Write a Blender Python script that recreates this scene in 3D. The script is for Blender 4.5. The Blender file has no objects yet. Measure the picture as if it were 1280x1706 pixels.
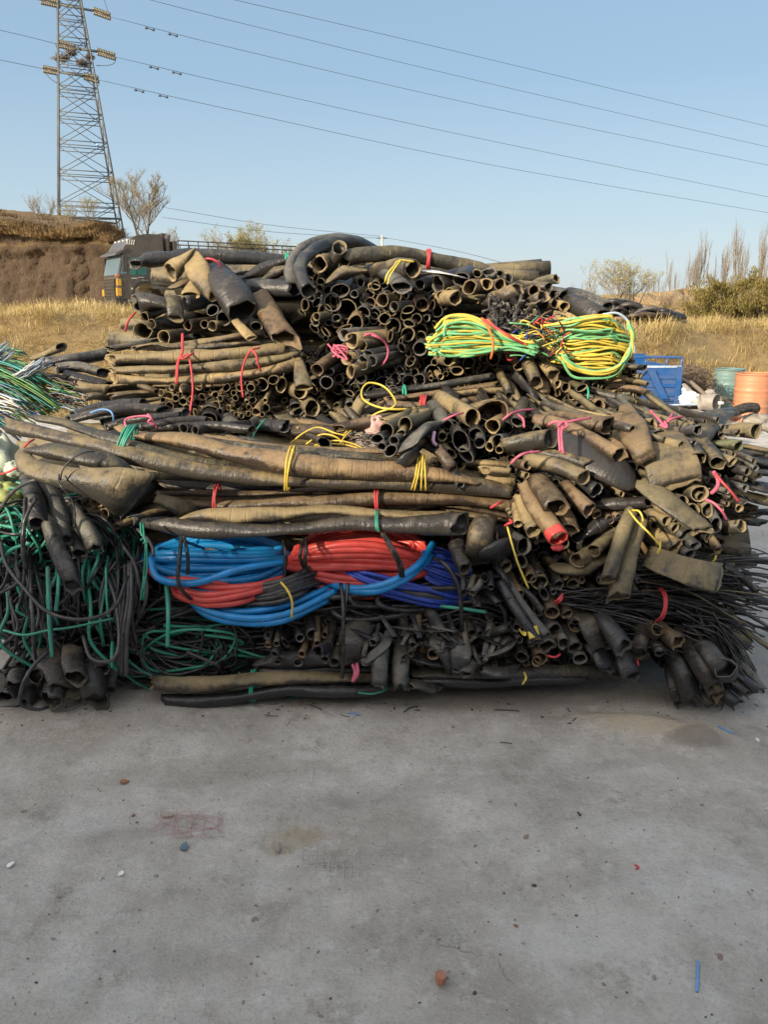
import bpy, math, random
import numpy as np
from mathutils import Vector, Matrix, noise as mn
R = math.radians
C = bpy.context.scene.collection
scene = bpy.context.scene

# ------------------------------------------------------------------ camera, sky, sun, exposure
PITCH = 14.8; CAMZ = 1.6; F = 1282.7
cam = bpy.data.objects.new('camera', bpy.data.cameras.new('camera')); C.objects.link(cam)
cam.location = (0, 0, CAMZ); cam.rotation_euler = (R(90 - PITCH), 0, 0)
cam.data.sensor_fit = 'VERTICAL'; cam.data.sensor_height = 34.58; cam.data.lens = 26
cam.data.clip_start = .05; cam.data.clip_end = 3000
scene.camera = cam
SUN_EL = 20; SX, SY = -.70, -.71           # the sun stands behind the viewer's left shoulder
w = bpy.data.worlds.new('World'); scene.world = w; w.use_nodes = True
nt = w.node_tree; bg = nt.nodes['Background']
sky = nt.nodes.new('ShaderNodeTexSky'); sky.sky_type = 'NISHITA'; sky.sun_disc = False
sky.sun_elevation = R(SUN_EL); sky.sun_rotation = math.atan2(SX, SY)
sky.air_density = 1.0; sky.dust_density = 0.6; sky.ozone_density = 1.6
sky.dust_density = 2.0
# thin high haze evens the clear sky out: a pale band low down, blue above
wtc = nt.nodes.new('ShaderNodeTexCoord'); wsep = nt.nodes.new('ShaderNodeSeparateXYZ'); nt.links.new(wtc.outputs['Generated'], wsep.inputs[0])
wr = nt.nodes.new('ShaderNodeValToRGB'); nt.links.new(wsep.outputs[2], wr.inputs[0])
for i, (p, c) in enumerate(((0, (3.5, 3.9, 4.1)), (.10, (2.6, 3.3, 3.8)), (.25, (1.75, 2.6, 3.45)), (.6, (1.35, 2.1, 3.1)))):
    e = wr.color_ramp.elements[i] if i < 2 else wr.color_ramp.elements.new(p)
    e.position = p; e.color = (*c, 1)
wm = nt.nodes.new('ShaderNodeMix'); wm.data_type = 'RGBA'; wm.inputs[0].default_value = .82
nt.links.new(sky.outputs[0], wm.inputs[6]); nt.links.new(wr.outputs[0], wm.inputs[7])
# sky glow added on the sun's side, out of view, to fill the shade
wd = nt.nodes.new('ShaderNodeVectorMath'); wd.operation = 'DOT_PRODUCT'; nt.links.new(wtc.outputs['Generated'], wd.inputs[0]); wd.inputs[1].default_value = (SX * .85, SY * .85, .5)
wa = nt.nodes.new('ShaderNodeValToRGB'); nt.links.new(wd.outputs['Value'], wa.inputs[0])
wa.color_ramp.elements[0].position = .0; wa.color_ramp.elements[0].color = (0, 0, 0, 1); wa.color_ramp.elements[1].position = 1; wa.color_ramp.elements[1].color = (6.4, 5.2, 4.0, 1)
wp = nt.nodes.new('ShaderNodeMix'); wp.data_type = 'RGBA'; wp.blend_type = 'ADD'; wp.inputs[0].default_value = 1
nt.links.new(wm.outputs[2], wp.inputs[6]); nt.links.new(wa.outputs[0], wp.inputs[7])
nt.links.new(wp.outputs[2], bg.inputs[0]); bg.inputs[1].default_value = .135
sd = bpy.data.lights.new('sun', 'SUN'); sd.energy = 4.4; sd.angle = R(.6); sd.color = (1, .86, .66)
sun = bpy.data.objects.new('sun', sd); C.objects.link(sun)
sv = Vector((SX * math.cos(R(SUN_EL)), SY * math.cos(R(SUN_EL)), math.sin(R(SUN_EL))))
sun.rotation_euler = sv.to_track_quat('Z', 'Y').to_euler(); sun.location = sv * 30
scene.view_settings.view_transform = 'Standard'; scene.view_settings.look = 'None'
scene.view_settings.gamma = 1; scene.view_settings.exposure = .62
scene.cycles.max_bounces = 6

# ------------------------------------------------------------------ helpers
rnd = random.Random(7)
cp, sp = math.cos(R(PITCH)), math.sin(R(PITCH))
def P(px, py, Y):
    """world point seen at photo pixel (px, py), Y metres ahead"""
    a = (px - 640) / F; b = -(py - 853) / F
    d = np.array([a, cp + b * sp, -sp + b * cp])
    return np.array([0, 0, CAMZ]) + d * (Y / d[1])
def S(Y, py=853):                          # metres per photo pixel at that distance
    b = -(py - 853) / F
    return Y / (cp + b * sp) / F

def tag(o, label=None, cat=None, group=None, kind=None):
    if label: o['label'] = label
    if cat: o['category'] = cat
    if group: o['group'] = group
    if kind: o['kind'] = kind
    return o

def build(name, md, mat, parent=None, off=(0, 0, 0), smooth=True):
    V, Fc, UV = md
    V = np.asarray(V, float) - np.asarray(off)
    me = bpy.data.meshes.new(name); me.from_pydata(V.tolist(), [], Fc)
    if UV is not None:
        lay = me.uv_layers.new(name='UVMap')
        li = np.empty(len(me.loops), dtype=np.int32); me.loops.foreach_get('vertex_index', li)
        lay.data.foreach_set('uv', np.asarray(UV, float)[li].ravel())
    if smooth: me.polygons.foreach_set('use_smooth', [True] * len(me.polygons))
    me.materials.append(mat)
    o = bpy.data.objects.new(name, me); C.objects.link(o)
    if parent is not None: o.parent = parent
    return o

def join(mds):
    V, Fc, UV = [], [], []; n = 0
    for v, f, u in mds:
        V.append(np.asarray(v, float)); Fc += [tuple(i + n for i in q) for q in f]
        UV.append(np.zeros((len(v), 2)) if u is None else np.asarray(u, float)); n += len(v)
    return np.vstack(V), Fc, np.vstack(UV)

class Thing:
    """collects the parts of one thing in world space, then parents them to an Empty at its base"""
    def __init__(s, name, label, cat, group=None): s.a = (name, label, cat, group); s.p = []
    def add(s, name, md, mat, sub=None, label=None, smooth=True, kind=None):
        s.p.append((name, md, mat, sub, label, smooth, kind)); return len(s.p) - 1
    def done(s, rotz=0, loc=None):
        name, label, cat, group = s.a
        if len(s.p) == 1:
            n, md, mat, sub, l, sm, k = s.p[0]
            V = np.asarray(md[0]); off = np.array([V[:, 0].mean(), V[:, 1].mean(), V[:, 2].min()])
            o = build(name, md, mat, None, off, sm); o.location = off
            return tag(o, label, cat, group)
        A = np.vstack([np.asarray(q[1][0]) for q in s.p])
        off = np.array([A[:, 0].mean(), A[:, 1].mean(), A[:, 2].min()]) if loc is None else np.array(loc, float)
        root = bpy.data.objects.new(name, None); C.objects.link(root); root.location = off
        root.empty_display_size = .1
        tag(root, label, cat, group); obs = []
        for n, md, mat, sub, l, sm, k in s.p:
            o = build(n, md, mat, root if sub is None else obs[sub], off, sm); obs.append(o)
            if l: o['label'] = l
            if k: o['kind'] = k
        return root

def catmull(pts, n, extra=()):
    """resample a path (and per-point values) to n samples, even in arc length"""
    pts = np.asarray(pts, float)
    if len(pts) == 2: pts = np.array([pts[0], (pts[0] + pts[1]) / 2, pts[1]]); extra = [[e[0], (e[0] + e[1]) / 2, e[1]] for e in extra]
    ex = np.array(extra, float).T if len(extra) else np.zeros((len(pts), 0))
    A = np.hstack([pts, ex]); A = np.vstack([2 * A[0] - A[1], A, 2 * A[-1] - A[-2]])
    out = []; K = 12
    for i in range(1, len(A) - 2):
        p0, p1, p2, p3 = A[i - 1], A[i], A[i + 1], A[i + 2]
        for k in range(K):
            t = k / K
            out.append(.5 * (2 * p1 + (p2 - p0) * t + (2 * p0 - 5 * p1 + 4 * p2 - p3) * t * t + (3 * p1 - p0 - 3 * p2 + p3) * t ** 3))
    out.append(A[-2]); out = np.array(out)
    d = np.r_[0, np.cumsum(np.linalg.norm(np.diff(out[:, :3], axis=0), axis=1))]
    s = np.linspace(0, d[-1], n)
    res = np.stack([np.interp(s, d, out[:, j]) for j in range(out.shape[1])], 1)
    return res[:, :3], [res[:, 3 + j] for j in range(ex.shape[1])], s

def frames(c):
    n = len(c); T = np.gradient(c, axis=0); T /= np.linalg.norm(T, axis=1)[:, None] + 1e-12
    s = np.cross(T[0], [0, 0, 1])
    if np.linalg.norm(s) < .25: s = np.array([1., 0, 0])
    s = s - T[0] * np.dot(s, T[0]); s /= np.linalg.norm(s); N = [s]
    for i in range(1, n):
        s = N[-1] - T[i] * np.dot(N[-1], T[i]); s /= np.linalg.norm(s) + 1e-12; N.append(s)
    N = np.array(N); return T, N, np.cross(T, N)

def tube(pts, r, nseg=6, n=None, closed=False, r2=None, cut=1.0):
    pts = np.asarray(pts, float)
    if closed:
        c = np.array(pts); d = np.r_[0, np.cumsum(np.linalg.norm(np.diff(c, axis=0), axis=1))]; m = len(c)
    else:
        L = np.linalg.norm(np.diff(pts, axis=0), axis=1).sum()
        m = n or int(max(4, min(60, L / (r * 4) + 3))); c, _, d = catmull(pts, m)
    T, N, B = frames(c)
    th = np.linspace(0, 2 * math.pi, nseg, endpoint=False)
    rr = np.full(m, r) if r2 is None else np.linspace(r, r2, m)
    V = c[:, None, :] + rr[:, None, None] * (np.cos(th)[None, :, None] * N[:, None, :] + np.sin(th)[None, :, None] * B[:, None, :] * cut)
    Fc = []
    for i in range(m if closed else m - 1):
        for j in range(nseg):
            k = (j + 1) % nseg; i2 = (i + 1) % m
            Fc.append((i * nseg + j, i * nseg + k, i2 * nseg + k, i2 * nseg + j))
    if not closed: Fc += [tuple(range(nseg))[::-1], tuple((m - 1) * nseg + j for j in range(nseg))]
    V = V.reshape(-1, 3); h = rnd.random()
    UV = np.stack([np.repeat(d, nseg), np.full(m * nseg, h)], 1)
    return V, Fc, UV

def hose(pts, r, flat=0., roll=0., wall=.13, rag=.12, nseg=16, ends=(1, 1), rough=.05, kink=.5, nmax=70, slit=1.):
    """rubber hose: outer skin, wall thickness at torn open ends, dents, partly collapsed where flat > 0"""
    m = len(pts)
    ls = lambda v: list(v) if hasattr(v, '__len__') else [v] * m
    def fit(v):
        v = ls(v)
        return v if len(v) == m else list(np.interp(np.linspace(0, 1, m), np.linspace(0, 1, len(v)), v))
    rl, fl, ro = fit(r), fit(flat), fit(roll)
    L = np.linalg.norm(np.diff(np.asarray(pts, float), axis=0), axis=1).sum(); rm = float(np.mean(rl))
    n = int(max(9, min(nmax, L / (.42 * rm))))
    c, (rr, ff, oo), s = catmull(pts, n, (rl, fl, ro))
    # soft bends along the way
    a, b = rnd.random() * 9, rnd.random() * 9
    ff = np.clip(ff + (.16 * np.sin(s * 5.3 + a) + .12 * np.sin(s * 13 + b)) * (ff > .03), 0, .93)
    for e_, en in ((0, ends[0]), (1, ends[1])):      # ends without a mouth are pinched flat
        if not en: dd = (s if e_ == 0 else s[-1] - s) / (rm * 3.2); ff = np.maximum(ff, .84 * np.clip(1 - dd, 0, 1) ** .8)
    T, N, B = frames(c)
    amp = kink * rm * .16
    c = c + N * (np.sin(s * 4.1 + b) * amp)[:, None] + B * (np.sin(s * 3.1 + a) * amp)[:, None]
    th = np.linspace(0, 2 * math.pi, nseg, endpoint=False)
    q = [rnd.random() * 6.28 for _ in range(6)]
    ss = s[:, None] / rm
    D = 1 + rough * (.8 * np.sin(2 * th[None] + .31 * ss + q[0]) + .7 * np.sin(3 * th[None] - .52 * ss + q[1]) + .5 * np.sin(th[None] * 1 + .9 * ss + q[2]) + .45 * np.sin(5 * th[None] + 1.3 * ss + q[3]) + .35 * np.sin(4 * th[None] - 2.3 * ss + q[4]))
    for _ in range(2 + int(L / rm / 9)):
        s0 = rnd.random() * s[-1]; t0 = rnd.random() * 6.28; ds = (s - s0) / (rm * (.5 + 2.2 * rnd.random())); dt = (th - t0 + math.pi) % (2 * math.pi) - math.pi
        D = D - (.1 + .22 * rnd.random()) * min(1, rough * 18) * np.exp(-ds[:, None] ** 2 - (dt[None] / (.35 + .5 * rnd.random())) ** 2)
    o = np.radians(oo)[:, None]
    def ring(sh):
        W = (rr * (1 + .5 * ff))[:, None]; H = (rr * (1 - .92 * ff))[:, None]
        t = rm * wall * sh
        x = np.cos(th)[None] * np.maximum(W - t, .02 * rm) * D; y = np.sin(th)[None] * np.maximum(H - t, H * .12) * D
        x2 = x * np.cos(o) - y * np.sin(o); y2 = x * np.sin(o) + y * np.cos(o)
        return c[:, None, :] + x2[..., None] * N[:, None, :] + y2[..., None] * B[:, None, :]
    out = ring(0); inn = ring(1)
    def edge(i):
        e = rag * rm * (np.sin(th + q[3]) + .7 * np.sin(2 * th + q[4]) + .45 * np.sin(5 * th + q[5]) + .5 * np.maximum(0, np.sin(3 * th + q[0])) ** 3 * 2)
        return e[:, None] * T[i][None]
    def slant(i):       # hoses were hacked off at a slant
        k = .85 * (1 - abs(T[i][1])) * (1 if i == 0 else -1) * slit
        return (-(out[i][:, 1] - c[i][1]) * k)[:, None] * T[i][None]
    if ends[0]:
        e = edge(0); q2 = slant(0); out[0] += e; inn[0] += e; out[1] += e * .4
        for j_, f_ in enumerate((1, .72, .45, .2)): out[j_] += q2 * f_; inn[j_] += q2 * f_
    if ends[1]:
        e = edge(-1); q2 = slant(-1); out[-1] += e; inn[-1] += e; out[-2] += e * .4
        for j_, f_ in enumerate((1, .72, .45, .2)): out[-1 - j_] += q2 * f_; inn[-1 - j_] += q2 * f_
    V = [out.reshape(-1, 3)]; Fc = []; sv_ = [np.repeat(s, nseg)]; base = n * nseg
    rims = []; J = [(j, (j + 1) % nseg) for j in range(nseg)]
    for i in range(n - 1):
        a0 = i * nseg; a1 = a0 + nseg
        Fc += [(a0 + j, a0 + k, a1 + k, a1 + j) for j, k in J]
    K = max(3, min(n // 2, 7))
    for e in (0, 1):
        idx = list(range(K)) if e == 0 else list(range(n - 1, n - 1 - K, -1))
        a0 = 0 if e == 0 else (n - 1) * nseg
        if ends[e]:
            V.append(inn[idx].reshape(-1, 3)); sv_.append(np.repeat(s[idx], nseg)); rims.append(base)
            Fc += [((a0 + k, a0 + j, base + j, base + k) if e == 0 else (a0 + j, a0 + k, base + k, base + j)) for j, k in J]
            for i in range(K - 1):
                b0 = base + i * nseg; b1 = b0 + nseg
                Fc += [((b0 + k, b0 + j, b1 + j, b1 + k) if e == 0 else (b0 + j, b0 + k, b1 + k, b1 + j)) for j, k in J]
            Fc.append(tuple(base + (K - 1) * nseg + j for j in range(nseg))[::-1 if e else 1]); base += K * nseg
        else:
            i0 = idx[0]; cc = c[i0] + T[i0] * (rm * .35 * (-1 if e == 0 else 1))
            V.append(c[i0] + (out[i0] - c[i0]) * .6 + T[i0] * (rm * .28 * (-1 if e == 0 else 1))); V.append(cc[None])
            sv_.append(np.full(nseg + 1, s[i0]))
            for j, k in J:
                Fc.append((a0 + k, a0 + j, base + j, base + k) if e == 0 else (a0 + j, a0 + k, base + k, base + j))
                Fc.append((base + k, base + j, base + nseg) if e == 0 else (base + j, base + k, base + nseg))
            base += nseg + 1
    V = np.vstack(V); sv_ = np.concatenate(sv_)
    uy = np.full(len(sv_), rnd.random())
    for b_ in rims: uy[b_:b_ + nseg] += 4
    return V, Fc, np.stack([sv_, uy], 1)

def H(spec, rpx, **k):
    """hose from photo-pixel points 'x,y,Y; x,y,Y'; the radius is given in photo pixels at the first point"""
    q = [tuple(float(t) for t in p.split(',')) for p in spec.split(';')]
    pts = [P(*p) for p in q]
    rl = [v * S(p[2], p[1]) for v, p in zip(rpx, q)] if hasattr(rpx, '__len__') and len(rpx) == len(q) else \
         ([v * S(q[0][2], q[0][1]) for v in rpx] if hasattr(rpx, '__len__') else rpx * S(q[0][2], q[0][1]))
    return hose(pts, rl, **k)
def W(spec, rpx, **k):
    q = [tuple(float(t) for t in p.split(',')) for p in spec.split(';')]
    return tube([P(*p) for p in q], rpx * S(q[0][2], q[0][1]), **k)
def loop(cx, cy, Y, h, d, rpx, tilt=0., turns=1, step=4, axis=(1, 0, 0)):
    """rope tied round a bundle: h = half height and d = half depth in px; tilt leans it in the picture plane"""
    k = S(Y, cy); out = []
    A = np.array(axis, float); A /= np.linalg.norm(A); U = np.array([0, 0, 1.]) - A * A[2]; U /= np.linalg.norm(U); D = np.cross(A, U)
    for t in range(turns):
        c = P(cx + (t - (turns - 1) / 2) * step, cy, Y) + D * 0
        q = rnd.random() * 6
        th = np.linspace(0, 2 * math.pi, 28, endpoint=False)
        pts = [c + U * h * k * math.cos(a) * (1 + .03 * math.sin(3 * a + q)) + D * d * k * math.sin(a) + A * (math.tan(R(tilt)) * h * k * math.cos(a) + .003 * math.sin(2 * a + q)) for a in th]
        out.append(tube(pts, rpx * k, 6, closed=True))
    return join(out)

def inside(x, y, poly):
    c = False; j = len(poly) - 1
    for i in range(len(poly)):
        xi, yi = poly[i]; xj, yj = poly[j]
        if (yi > y) != (yj > y) and x < (xj - xi) * (y - yi) / (yj - yi) + xi: c = not c
        j = i
    return c
def pack(poly, n, r0, r1, seed, gap=.92):
    g = random.Random(seed); xs = [p[0] for p in poly]; ys = [p[1] for p in poly]; out = []
    rs = sorted([r0 + (r1 - r0) * g.random() ** 1.7 for _ in range(n)], reverse=True)
    for r in rs:
        for _ in range(60):
            x = g.uniform(min(xs), max(xs)); y = g.uniform(min(ys), max(ys))
            if inside(x, y, poly) and all((x - a) ** 2 + (y - b) ** 2 > (gap * (r + c)) ** 2 for a, b, c in out):
                out.append((x, y, r)); break
    return out

# ------------------------------------------------------------------ materials
def newmat(name):
    m = bpy.data.materials.new(name); m.use_nodes = True
    return m, m.node_tree.nodes, m.node_tree.links, m.node_tree.nodes['Principled BSDF']
def ramp(N, L, src, a, b, c0=(0, 0, 0), c1=(1, 1, 1)):
    r = N.new('ShaderNodeValToRGB'); r.color_ramp.elements[0].position = a; r.color_ramp.elements[1].position = b
    r.color_ramp.elements[0].color = (*c0, 1); r.color_ramp.elements[1].color = (*c1, 1); L.new(src, r.inputs[0]); return r.outputs[0]
def noise(N, L, vec, sc, det=5, rough=.6):
    t = N.new('ShaderNodeTexNoise'); t.inputs['Scale'].default_value = sc; t.inputs['Detail'].default_value = det
    t.inputs['Roughness'].default_value = rough
    if vec: L.new(vec, t.inputs['Vector'])
    return t.outputs[0]
def mix(N, L, fac, a, b, mode='MIX'):
    m = N.new('ShaderNodeMix'); m.data_type = 'RGBA'; m.blend_type = mode
    if isinstance(fac, (int, float)): m.inputs[0].default_value = fac
    else: L.new(fac, m.inputs[0])
    for i, v in ((6, a), (7, b)):
        if isinstance(v, tuple): m.inputs[i].default_value = (*v, 1)
        else: L.new(v, m.inputs[i])
    return m.outputs[2]
def math_(N, L, op, a, b=None, clamp=False):
    m = N.new('ShaderNodeMath'); m.operation = op; m.use_clamp = clamp
    for i, v in ((0, a), (1, b)):
        if v is None: continue
        if isinstance(v, (int, float)): m.inputs[i].default_value = v
        else: L.new(v, m.inputs[i])
    return m.outputs[0]
def bump(N, L, B, h, strength, dist):
    b = N.new('ShaderNodeBump'); b.inputs['Strength'].default_value = strength; b.inputs['Distance'].default_value = dist
    L.new(h, b.inputs['Height']); L.new(b.outputs[0], B.inputs['Normal']); return b
def coords(N, L, spread=40.):
    """object coordinates shifted by the object's own random number so that no two things share a pattern"""
    tc = N.new('ShaderNodeTexCoord'); oi = N.new('ShaderNodeObjectInfo')
    s = math_(N, L, 'MULTIPLY', oi.outputs['Random'], spread)
    v = N.new('ShaderNodeVectorMath'); v.operation = 'ADD'; L.new(tc.outputs['Object'], v.inputs[0]); L.new(s, v.inputs[1])
    return v.outputs[0], oi.outputs['Random'], tc

def rubber(name, base, dust, amount=.5, rough=.55, band=.5, per=.075):
    dust = tuple(c * 1.3 for c in dust); band *= .5
    m, N, L, B = newmat(name); vec, rn, tc = coords(N, L)
    n1 = noise(N, L, vec, 7, 7, .65); n2 = noise(N, L, vec, 38, 5, .7); n3 = noise(N, L, vec, 140, 3, .6)
    uvs = N.new('ShaderNodeSeparateXYZ'); L.new(tc.outputs['UV'], uvs.inputs[0])
    # dirt streaks that run along the hose
    cmb = N.new('ShaderNodeCombineXYZ'); L.new(math_(N, L, 'MULTIPLY', uvs.outputs[0], 9.), cmb.inputs[0]); L.new(math_(N, L, 'MULTIPLY', uvs.outputs[1], 31.), cmb.inputs[1])
    ns = noise(N, L, cmb.outputs[0], 1.0, 4, .7)
    geo = N.new('ShaderNodeNewGeometry'); sep = N.new('ShaderNodeSeparateXYZ'); L.new(geo.outputs['Normal'], sep.inputs[0])
    up = math_(N, L, 'MULTIPLY', sep.outputs[2], .13)
    f = math_(N, L, 'ADD', math_(N, L, 'MULTIPLY', n1, .62), math_(N, L, 'MULTIPLY', n2, .34))
    f = math_(N, L, 'ADD', f, math_(N, L, 'MULTIPLY', ns, .22)); f = math_(N, L, 'ADD', f, up)
    f = math_(N, L, 'ADD', f, math_(N, L, 'MULTIPLY', math_(N, L, 'SUBTRACT', rn, .5), .16))
    mask = ramp(N, L, f, .76 - .26 * amount, .90 - .22 * amount)
    dcol = mix(N, L, ramp(N, L, n2, .35, .7), dust, tuple(c * .62 for c in dust))
    dcol = mix(N, L, math_(N, L, 'MULTIPLY', ramp(N, L, noise(N, L, vec, 3.1, 3), .45, .65), .45), dcol, (dust[0] * .8, dust[1] * .88, dust[2] * .72))
    r2 = math_(N, L, 'FRACT', math_(N, L, 'MULTIPLY', rn, 7.3)); dcol = mix(N, L, 1., dcol, ramp(N, L, r2, 0, 1, (1.0, .93, .82), (.46, .49, .5)), 'MULTIPLY')
    streak = ramp(N, L, ns, .42, .56); dcol = mix(N, L, math_(N, L, 'MULTIPLY', streak, .5), dcol, tuple(c * .42 for c in dust))
    spk = ramp(N, L, n3, .56, .68); dcol = mix(N, L, math_(N, L, 'MULTIPLY', spk, .45), dcol, tuple(c * .35 for c in dust))
    bcol = mix(N, L, n3, tuple(c * .6 for c in base), tuple(c * 1.5 for c in base))
    col = mix(N, L, mask, bcol, dcol)
    # wrap marks of the rubber, worn away in places
    ph = math_(N, L, 'ADD', math_(N, L, 'MULTIPLY', uvs.outputs[0], math_(N, L, 'MULTIPLY', math_(N, L, 'ADD', rn, .45), .9 / per)), math_(N, L, 'MULTIPLY', n1, .45))
    fr = math_(N, L, 'FRACT', ph)
    line = ramp(N, L, math_(N, L, 'ABSOLUTE', math_(N, L, 'SUBTRACT', fr, .5)), .0, .06, (1, 1, 1), (0, 0, 0))
    onoff = math_(N, L, 'MULTIPLY', ramp(N, L, n1, .5, .58), ramp(N, L, rn, .45, .6)); line = math_(N, L, 'MULTIPLY', line, onoff)
    lm = math_(N, L, 'MULTIPLY', math_(N, L, 'MULTIPLY', line, ramp(N, L, n2, .42, .62)), band)
    col = mix(N, L, lm, col, tuple(min(1, c * 1.7) for c in dust))
    # bright scuffs and cracks
    sc = ramp(N, L, noise(N, L, vec, 60, 8, .8), .66, .7); col = mix(N, L, math_(N, L, 'MULTIPLY', sc, .45), col, tuple(min(1, c * 1.9) for c in dust))
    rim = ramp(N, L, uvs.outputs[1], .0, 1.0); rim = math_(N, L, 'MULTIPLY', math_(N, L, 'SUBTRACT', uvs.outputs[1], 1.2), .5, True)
    col = mix(N, L, math_(N, L, 'MULTIPLY', rim, .8), col, tuple(min(1, c * 1.35 + .02) for c in dust))  # paler cut edge; the light caught on the rim is painted in too
    L.new(col, B.inputs['Base Color'])
    L.new(mix(N, L, mask, (rough * .6,) * 3, (min(1, rough * 1.25),) * 3), B.inputs['Roughness'])
    B.inputs['Specular IOR Level'].default_value = .45
    h = math_(N, L, 'ADD', math_(N, L, 'MULTIPLY', n2, .35), math_(N, L, 'MULTIPLY', n3, .15)); h = math_(N, L, 'ADD', h, math_(N, L, 'MULTIPLY', line, -.3))
    h = math_(N, L, 'ADD', h, math_(N, L, 'MULTIPLY', ns, 1.1)); h = math_(N, L, 'ADD', h, math_(N, L, 'MULTIPLY', n1, .8)); bump(N, L, B, h, .85, .011)
    return m
M = {}
DUST = (.285, .235, .16)
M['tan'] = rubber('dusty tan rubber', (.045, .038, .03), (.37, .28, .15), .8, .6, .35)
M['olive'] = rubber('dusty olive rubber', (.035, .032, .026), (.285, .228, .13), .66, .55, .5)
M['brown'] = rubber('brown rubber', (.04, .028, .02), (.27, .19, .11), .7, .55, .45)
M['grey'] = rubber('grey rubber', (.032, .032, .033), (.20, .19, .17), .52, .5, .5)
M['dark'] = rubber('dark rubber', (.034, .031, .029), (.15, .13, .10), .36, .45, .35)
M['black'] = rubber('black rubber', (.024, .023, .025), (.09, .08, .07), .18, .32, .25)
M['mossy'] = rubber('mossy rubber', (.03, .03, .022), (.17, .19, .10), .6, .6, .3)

def plastic(name, col, rough=.38, dirt=.25, dcol=(.12, .10, .07), var=.25):
    m, N, L, B = newmat(name); vec, rn, tc = coords(N, L)
    n1 = noise(N, L, vec, 14, 5); n2 = noise(N, L, vec, 90, 3)
    c = mix(N, L, ramp(N, L, n1, .3, .7), tuple(min(1, x * (1 + var)) for x in col), tuple(x * (1 - var) for x in col))
    c = mix(N, L, math_(N, L, 'MULTIPLY', ramp(N, L, n2, .52, .72), dirt), c, dcol)
    c = mix(N, L, math_(N, L, 'MULTIPLY', ramp(N, L, noise(N, L, vec, 26, 6, .75), .5, .68), min(.55, dirt * 1.3)), c, (.22, .19, .15))
    L.new(c, B.inputs['Base Color']); L.new(ramp(N, L, n1, .2, .8, (rough * .7,) * 3, (min(1, rough * 1.5),) * 3), B.inputs['Roughness'])
    bump(N, L, B, n2, .25, .002); return m
for k, c, r in (('blue', (.008, .21, .52), .3), ('navy', (.02, .06, .38), .28), ('red', (.56, .06, .05), .32), ('teal', (.025, .25, .17), .4), ('cable', (.022, .021, .024), .3),
                ('cablegrey', (.045, .043, .045), .4), ('yellow', (.64, .49, .07), .4), ('green', (.17, .48, .21), .4), ('ropeyel', (.66, .47, .06), .6), ('ropered', (.5, .04, .05), .55),
                ('ropepink', (.55, .11, .18), .55), ('ropegreen', (.02, .33, .2), .5), ('ropeblue', (.12, .3, .6), .5), ('ropeblack', (.01, .01, .01), .3), ('orange', (.6, .16, .03), .5),
                ('palestrip', (.42, .5, .6), .4), ('steelstrip', (.10, .16, .2), .4), ('brownstrip', (.22, .08, .03), .5), ('aqua', (.04, .34, .33), .4), ('leafstrip', (.16, .30, .07), .5),
                ('white', (.75, .74, .7), .6), ('lilac', (.5, .3, .42), .6), ('netgreen', (.34, .38, .12), .6), ('palenet', (.42, .48, .38), .6)):
    M[k] = plastic(k, c, r, .12 if k in ('blue', 'red', 'navy') else .25)
def metal(name, col, rough=.5, met=.6, rust=.15):
    m, N, L, B = newmat(name); vec, rn, tc = coords(N, L); n1 = noise(N, L, vec, 3, 7, .7); n2 = noise(N, L, vec, 22, 5, .7)
    c = mix(N, L, ramp(N, L, n2, .35, .7), col, tuple(x * .75 for x in col)); c = mix(N, L, math_(N, L, 'MULTIPLY', ramp(N, L, n1, .55, .68), rust), c, (.16, .07, .03))
    L.new(c, B.inputs['Base Color']); B.inputs['Metallic'].default_value = met; B.inputs['Roughness'].default_value = rough; bump(N, L, B, n2, .15, .01); return m
M['galv'] = metal('galvanised steel', (.13, .14, .14), .6, .2, .2)
M['insulator'] = metal('insulator glaze', (.16, .14, .10), .3, 0, .1)
M['wire'] = metal('line wire', (.10, .125, .16), .5, .2, 0)

# ------------------------------------------------------------------ setting
def hgt(x, y):
    sm = lambda a, b, t: (lambda q: q * q * (3 - 2 * q))(min(1, max(0, (t - a) / (b - a))))
    lf = sm(-1, 3, x)
    crest = 1.52 * (1 - lf) + 1.22 * lf
    wob = .5 * math.sin(x * .55 + .6) + .25 * math.sin(x * 1.7)
    t = sm(12.2, 14.6, y + wob)
    far = 1.35 if x < 0 else 1.5
    f2 = sm(17, 30, y); h = t * (crest * (1 - f2) + far * f2)
    h += .05 * t * math.sin(x * 2.3 + y) + .03 * t * math.sin(x * 5.1 - 2 * y)
    if x > 4: h += .75 * sm(26, 33, y) * sm(5, 9, x) * (1 - sm(60, 90, y)) * (1 + .3 * math.sin(x * .5))
    return h
def grid(xs, ys, f):
    V = [(x, y, f(x, y)) for y in ys for x in xs]; n = len(xs)
    Fc = [(j * n + i, j * n + i + 1, (j + 1) * n + i + 1, (j + 1) * n + i) for j in range(len(ys) - 1) for i in range(n - 1)]
    return np.array(V), Fc, None
def tones(*a): return a
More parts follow.
